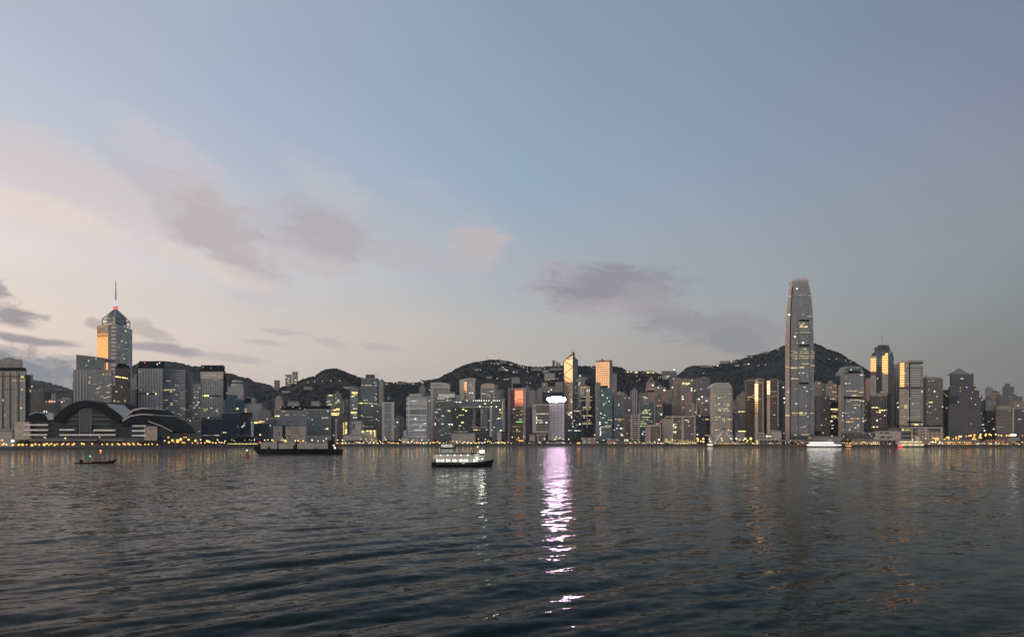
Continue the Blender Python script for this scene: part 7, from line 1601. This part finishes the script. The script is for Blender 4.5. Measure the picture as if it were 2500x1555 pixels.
pts5 += [(2306, 1072.5, Y_), (2311, 1068, A_), (2314, 1067, Y_), (2316, 1068, Y_, 1.2), (2316, 1072.5, A_, .8), (2327, 1071, A_), (2334, 1067, A_), (2334.5, 1070, A_, .9), (2340.5, 1070.5, A_), (2341.5, 1065, Y_), (2346, 1065.5, Y_, 1.2), (2359, 1065, O_, .8), (2366, 1063.5, A_), (2370.5, 1063, Y_, 1.1), (2379, 1062, A_, 1.2), (2378, 1068, O_, 1.3), (2376, 1072.5, Y_, 1.2), (2382, 1072.5, Y_, 1.1), (2394, 1060.5, Y_, 1.2), (2393, 1064.5, Y_, 1.1), (2391, 1068, O_, 1.2), (2395, 1068.5, O_, 1.2), (2407, 1060, Y_, 1.3), (2406, 1063, Y_), (2416, 1060, Y_, 1.2), (2419.5, 1062, Y_), (2431, 1060, Y_, 1.1), (2438, 1062.3, A_), (2444.5, 1063, Y_, 1.0), (2457.5, 1063, A_), (2463, 1063, O_, 1.1), (2496, 1063, O_, .7)]
lamps('lamp of the road in front of the pyramid topped tower', 'road lamps at the right', pts5, .95, 30)

# ------------------------------------------------------------------ hillside houses and lamps on the hills
def hill_house(h, px, py, w, hh, mat, label, lit=(), name='hillside_house', roofm='roof_grey', d=14):
    x, y, z = hill_pt(h, px, py + hh)
    t = Bd(name, label, px, y - 12, 'house', 'houses on the hills', z - 3)
    t.box('wall', px - w / 2, px + w / 2, py, None, mat, 0, d)
    t.box('roof', px - w / 2 - .4, px + w / 2 + .4, py - .8, py - .02, roofm, -.6, d + 1)
    t.lit(lit)
    return t
def hlamp(h, px, py, k, label, group='lamps on the hill roads', r=1.2):
    x, y, z = hill_pt(h, px, py + 2.5)
    lamp(px, py, k, label, group, r, Y=y - 8, zb=z - 3)
HH = [('mid', 703, 915, 13, 24, 'residential_grey', 'grey apartment block with lit windows on the left hill saddle', [(697, 700, 921, 2, 'W'), (703, 707, 924, 2.4, 'A'), (702, 705, 930, 2, 'W'), (704, 707, 935, 2, 'A')]),
      ('mid', 719, 908, 11, 26, 'residential_grey', 'slim apartment tower with lit lower floors on the left hill saddle', [(719, 725, 928, 2.4, 'Y'), (720, 724, 935, 2, 'A'), (718, 728, 944, 2.6, 'Y'), (718, 723, 918, 1.6, 'D')]),
      ('mid', 675, 929, 11, 22, 'residential_dark', 'dark round topped apartment tower left of the lit hill saddle towers', []),
      ('mid', 700, 955, 22, 3, 'pale_wall', 'pale flat terrace below the hill saddle towers', []),
      ('mid', 752, 945, 20, 6, 'residential_grey', 'pale house row on the left hill slope', []), ('mid', 847, 944, 18, 5, 'pale_wall', 'pale house below the left hilltop', [(842, 845, 948, 1.6, 'W')]),
      ('mid', 983, 934, 16, 4, 'residential_dark', 'low house on the ridge left of the white banded slab', []), ('mid', 1002, 935, 14, 4, 'residential_dark', 'second low house on the ridge left of the white banded slab', [(1008, 1011, 937.5, 1.6, 'W')]),
      ('mid', 1030, 928, 9, 9, 'residential_grey', 'small lit house on the ridge above the white banded slab', [(1027, 1030, 931, 2, 'W'), (1031, 1034, 934, 2, 'A')]),
      ('mid', 1164, 901, 12, 3, 'pale_wall', 'pale low house on the middle hill slope, left', []), ('mid', 1194, 919, 13, 5, 'residential_grey', 'pale house cluster above the gateway building', []), ('mid', 1214, 884, 7, 5, 'residential_grey', 'small block on the middle hill crest', []), ('mid', 1224, 881, 8, 6, 'residential_grey', 'second small block on the middle hill crest', []), ('mid', 1233, 882, 7, 5, 'residential_grey', 'third small block on the middle hill crest', []), ('mid', 1248, 887, 9, 5, 'residential_grey', 'low pale block right of the middle hill crest', []),
      ('mid', 1225, 899, 18, 6, 'residential_dark', 'dim terrace on the middle hill slope', [(1231, 1235, 902, 2, 'A'), (1235, 1240, 904, 2, 'W')]), ('mid', 1258, 905, 14, 5, 'residential_dark', 'dim house with a lamp on the middle hill slope', [(1252, 1254, 909, 2, 'w')]),
      ('mid', 1310, 899, 26, 6, 'residential_grey', 'long pale terrace near the crest left of the mirror bank', []), ('mid', 1333, 904, 16, 5, 'pale_wall', 'pale terrace under the long crest terrace', []), ('mid', 1342, 911.5, 26, 13, 'beige', 'pale apartment block with a row of lamps at its foot, left of the mirror bank', []),
      ('mid', 1352, 880, 6, 14, 'residential_dark', 'square tower on the crest, left of the mirror bank', []), ('mid', 1360, 883, 5, 12, 'residential_grey', 'slim white edged tower on the crest, left of the mirror bank', [(1357.5, 1358.5, 886, 8, 'D')]), ('mid', 1366, 887, 4, 9, 'residential_grey', 'third slim tower on the crest, left of the mirror bank', []), ('mid', 1358, 899, 30, 5, 'residential_grey', 'wide pale terrace under the crest towers', []),
      ('mid', 1330, 934, 14, 12, 'residential', 'pinkish block above the bright sign', [(1328, 1331, 939, 2, 'A')]), ('mid', 1365, 933, 18, 12, 'residential', 'pink lit block between the bright sign and the mirror bank', []), ('mid', 1350, 944, 50, 12, 'residential_grey', 'wide grey block just above the bright sign', [(1344, 1347, 951, 2, 'w'), (1338, 1341, 956, 2, 'w')]),
      ('mid', 1422, 921, 24, 5, 'residential_grey', 'pale terrace right of the mirror bank', []), ('mid', 1628, 906.5, 22, 6, 'residential_dark', 'anvil shaped viewing hall on the saddle', []), ('mid', 1625, 917, 14, 8, 'pale_wall', 'pale lit house under the anvil shaped hall', [(1627, 1630, 920, 3, 'A'), (1630, 1634, 918, 3, 'Y')]),
      ('mid', 1540, 907, 34, 3.5, 'residential_dark', 'lit row of houses along the ridge right of the gold grid tower, left part', [(1530, 1537, 907.5, 2.6, 'y'), (1539, 1542, 907, 2, 'w'), (1550, 1557, 909, 2.8, 'y')]), ('mid', 1588, 908, 22, 3.5, 'residential_dark', 'lit row of houses along the ridge right of the gold grid tower, right part', [(1580, 1586, 909.5, 2.8, 'y'), (1592, 1597, 909.5, 2.8, 'y'), (1588, 1590, 907.5, 2, 'w')]),
      ('peak', 1725, 892.5, 34, 4, 'residential', 'pinkish row of houses on the left shoulder of the tall peak', [(1733, 1735, 893, 1.6, 'W'), (1751, 1753, 893, 2, 'w')]), ('peak', 1780, 882, 42, 5, 'residential', 'pinkish terrace climbing the ridge of the tall peak', [(1785, 1787, 882.5, 1.8, 'w')]), ('peak', 1832, 868, 12, 4, 'residential_dark', 'dark house with a lamp on the ridge of the tall peak', [(1835, 1838, 872.5, 2.2, 'w')]), ('peak', 1873, 859.5, 18, 3, 'residential', 'small pink house high on the ridge of the tall peak', []),
      ('peak', 1801, 891, 10, 2.5, 'pale_wall', 'lone pale house on the dark face of the peak', [(1798, 1804, 892, 2, 'D')]), ('peak', 1823, 888.5, 10, 2.5, 'pale_wall', 'second pale house on the dark face of the peak', [(1826, 1829, 888.5, 2.4, 'w')]),
      ('east', 140, 950, 20, 3, 'residential_dark', 'low lit house on the far left hill', [(126, 134, 954.5, 3, 'O'), (122, 126, 960, 2, 'O')])]
for a in HH: hill_house(*a[:6], a[6], a[7] if len(a) > 7 else ())
for x, y in [(752, 934), (768, 931.5), (787, 930), (808, 929), (829.5, 929)]: hlamp('mid', x, y, 'lamp_amber', 'lamp in the evenly spaced row across the left hill', 'lamp row on the left hill', 1.5)
for x, y, k in [(937, 936, Y_), (942, 937, Y_), (945, 938, Y_), (961, 935, W_), (970, 935.5, W_), (1008, 937, W_), (1048.5, 952, W_)]: hlamp('mid', x, y, k, 'lamp on the low ridge right of the antenna tower', 'lamps on the low ridge', 1.4)
for x, y, k in [(1173, 903, W_), (1176, 885.5, W_), (1200, 886.5, W_), (1207, 888, W_), (1218, 889, W_), (1226, 896, W_), (1229, 897, W_), (1255, 892, W_), (1247, 891, W_), (1266, 892, W_), (1279, 898, Y_), (1287, 898, W_), (1287, 905, W_), (1289, 909, W_), (1278, 895, W_), (1272, 894, W_), (1214, 924, W_), (1231, 926.5, W_), (1236, 926, W_), (1241, 926, W_), (1286, 934, Y_), (1294, 935, W_), (1329, 899.5, W_), (1314, 914, W_), (1329, 923, Y_), (1336, 926.5, Y_), (1340, 927.5, W_), (1345, 926, W_), (1351, 925, W_), (1356, 925, W_), (1361, 924, W_), (1332, 928, W_), (1367, 912, W_), (1443, 896.5, Y_), (1449, 898, W_)]:
    hlamp('mid', x, y, k, 'lamp scattered on the middle hill left of the gold grid tower', 'lamps on the middle hill', 1.2)
for x, y, k in [(1555, 918, W_), (1555, 930, W_), (1561, 927, W_), (1570, 910, Y_), (1590, 921, W_), (1613, 920, W_), (1646, 902, W_), (1608, 921, W_), (1638, 938, W_)]: hlamp('mid', x, y, k, 'lamp on the slope right of the gold grid tower', 'lamps on the right slope', 1.1)
for x, y, k in [(2024, 876, W_), (2042, 876, W_), (2065, 880, W_), (2077, 883, W_), (1852, 892, W_), (1869, 890, W_), (1901, 852, W_), (1898, 854, O_), (1718, 911, W_)]: hlamp('peak', x, y, k, 'lamp on the tall dark peak', 'lamps on the peak', 1.3)
x, y, z = hill_pt('mid', 1188, 880)
o = thing('radio_mast', 'thin radio mast on the middle hilltop', 'mast', (x, y, z - 4)); MB().tube((0, 0, 0), (0, 0, Z(863, y) - z + 4), .9, 6, .4).build('pole', 'pole_metal', o)
MB().box(-.9, .9, -.3, .3, 18, 19).box(-.7, .7, -.3, .3, 24, 25).build('aerial', 'pole_metal', o)

# ------------------------------------------------------------------ waterfront trees
def tree_proto(seed):
    q = np.random.RandomState(seed)
    o = thing('tree', 'tree', 'tree', (0, 0, -500))
    mb = MB().tube((0, 0, 0), (.2, .1, 3.6), .42, 7, .26)
    tips = []
    for i in range(6):
        a = 2 * pi * i / 6 + q.rand(); L = 2.2 + 1.6 * q.rand()
        tip = (.2 + L * cos(a) * .8, .1 + L * sin(a) * .8, 4.2 + 2.6 * q.rand()); tips.append(tip); mb.tube((.2, .1, 2.6 + q.rand()), tip, .2, 5, .08)
    mb.build('trunk', 'bark', o)
    V = []; Fc = []
    cent = tips + [(0, 0, 7.0), (1, .5, 6.0), (-1.2, -.4, 6.2)]
    for c_ in cent:
        for k in range(46):
            d = q.randn(3); d /= np.linalg.norm(d); p = np.array(c_) + d * (1.9 * q.rand() ** .4) * np.array((1, 1, .75))
            a, b2 = q.randn(3), q.randn(3); a /= np.linalg.norm(a); b2 -= a * b2.dot(a); b2 /= np.linalg.norm(b2)
            s_ = .32 + .35 * q.rand(); i0 = len(V)
            V += [tuple(p - a * s_), tuple(p + b2 * s_ * .6), tuple(p + a * s_), tuple(p - b2 * s_ * .6)]; Fc.append((i0, i0 + 1, i0 + 2, i0 + 3))
    mb = MB(); mb.v = V; mb.f = Fc; mb.build('crown', 'leaf' if seed % 2 else 'leaf_light', o)
    return o
TP = [tree_proto(s_) for s_ in (1, 2, 3, 4)]
used = set()
def trees(label, group, xs, off=20):
    for x in xs:
        i = ql.randrange(4); Y = S(x) + off + ql.uniform(-3, 18)
        loc = (X(x, Y), Y, G); sc = ql.uniform(.85, 1.35); rz = ql.uniform(0, 6)
        if i not in used: used.add(i); o = TP[i]; o.location = loc; o['label'] = label; o['group'] = group; o.scale = (sc,) * 3
        else: dup(TP[i], loc, label, group, rz, sc)
trees('dark tree in front of the left wing of the exhibition hall', 'trees before the exhibition hall left wing', (48, 55, 62, 68))
trees('dark tree in front of the middle of the exhibition hall', 'trees before the exhibition hall middle', (240, 246, 345, 352, 358))
trees('dark quay tree between the barge and the white banded slab', 'quay trees in the middle left', (803, 812, 846, 853, 860, 868, 874, 882, 926, 936, 944, 952, 958, 966, 973, 980))
trees('dark quay tree below the gateway building', 'quay trees below the gateway building', (1062, 1072, 1160, 1168, 1176, 1182, 1190, 1198, 1206, 1212))
trees('dark quay tree between the orange glass tower and the splayed foot slab', 'quay trees right of the orange glass tower', (1252, 1260, 1268, 1280, 1288, 1296, 1302))
trees('dark quay tree at the foot of the white sign tower', 'quay trees below the sign tower', (1336, 1344, 1351, 1358, 1366, 1373, 1380, 1388, 1396))
trees('dark quay tree in front of the teal glass tower', 'quay trees before the teal tower', (1460, 1468, 1475, 1481))
trees('dark quay tree between the big wheel and the open white pier', 'quay trees right of the wheel', (1808, 1816, 1824, 1832))
trees('dark quay tree left of the stepped terminal', 'quay trees near the terminal', (2058, 2066, 2074))
trees('dark tree at the far right end of the quay', 'quay trees at the right edge', (2452, 2482, 2490, 2498))


# ------------------------------------------------------------------ thin morning haze over the whole harbour
m, b = mat_new('haze_air')
v = b.n('ShaderNodeVolumePrincipled')
v.inputs['Color'].default_value = (0.76, 0.87, 1.0, 1); v.inputs['Density'].default_value = 0.000028; v.inputs['Anisotropy'].default_value = 0.1
o = b.n('ShaderNodeOutputMaterial'); b.nt.links.new(v.outputs[0], o.inputs['Volume'])
M['haze_air'] = m
hz = MB().box(-6500, 6500, -300, 7200, -9, 470).build('haze', 'haze_air'); tag(hz, 'thin blue morning haze over the harbour', 'haze', kind='stuff')

ex = []
for x0, x1, n_ in ((1500, 1600, 20), (1606, 1700, 26), (1790, 1860, 14), (1905, 1962, 14), (2056, 2150, 30), (2150, 2190, 6), (2266, 2310, 14), (2310, 2400, 26), (2400, 2500, 26)):
    for i in range(n_): ex.append((x0 + (x1 - x0) * (i + ql.random()) / n_, ql.choice((1079.5, 1081.5, 1083, 1084.5)) + ql.uniform(-.8, .8), ql.choice((A_, Y_, Y_, W_, O_)), ql.uniform(.4, .75)))
lamps('low quay lamp along the right hand ferry piers', 'low quay lamps along the right hand piers', ex, .6, 3)

build_lamps()
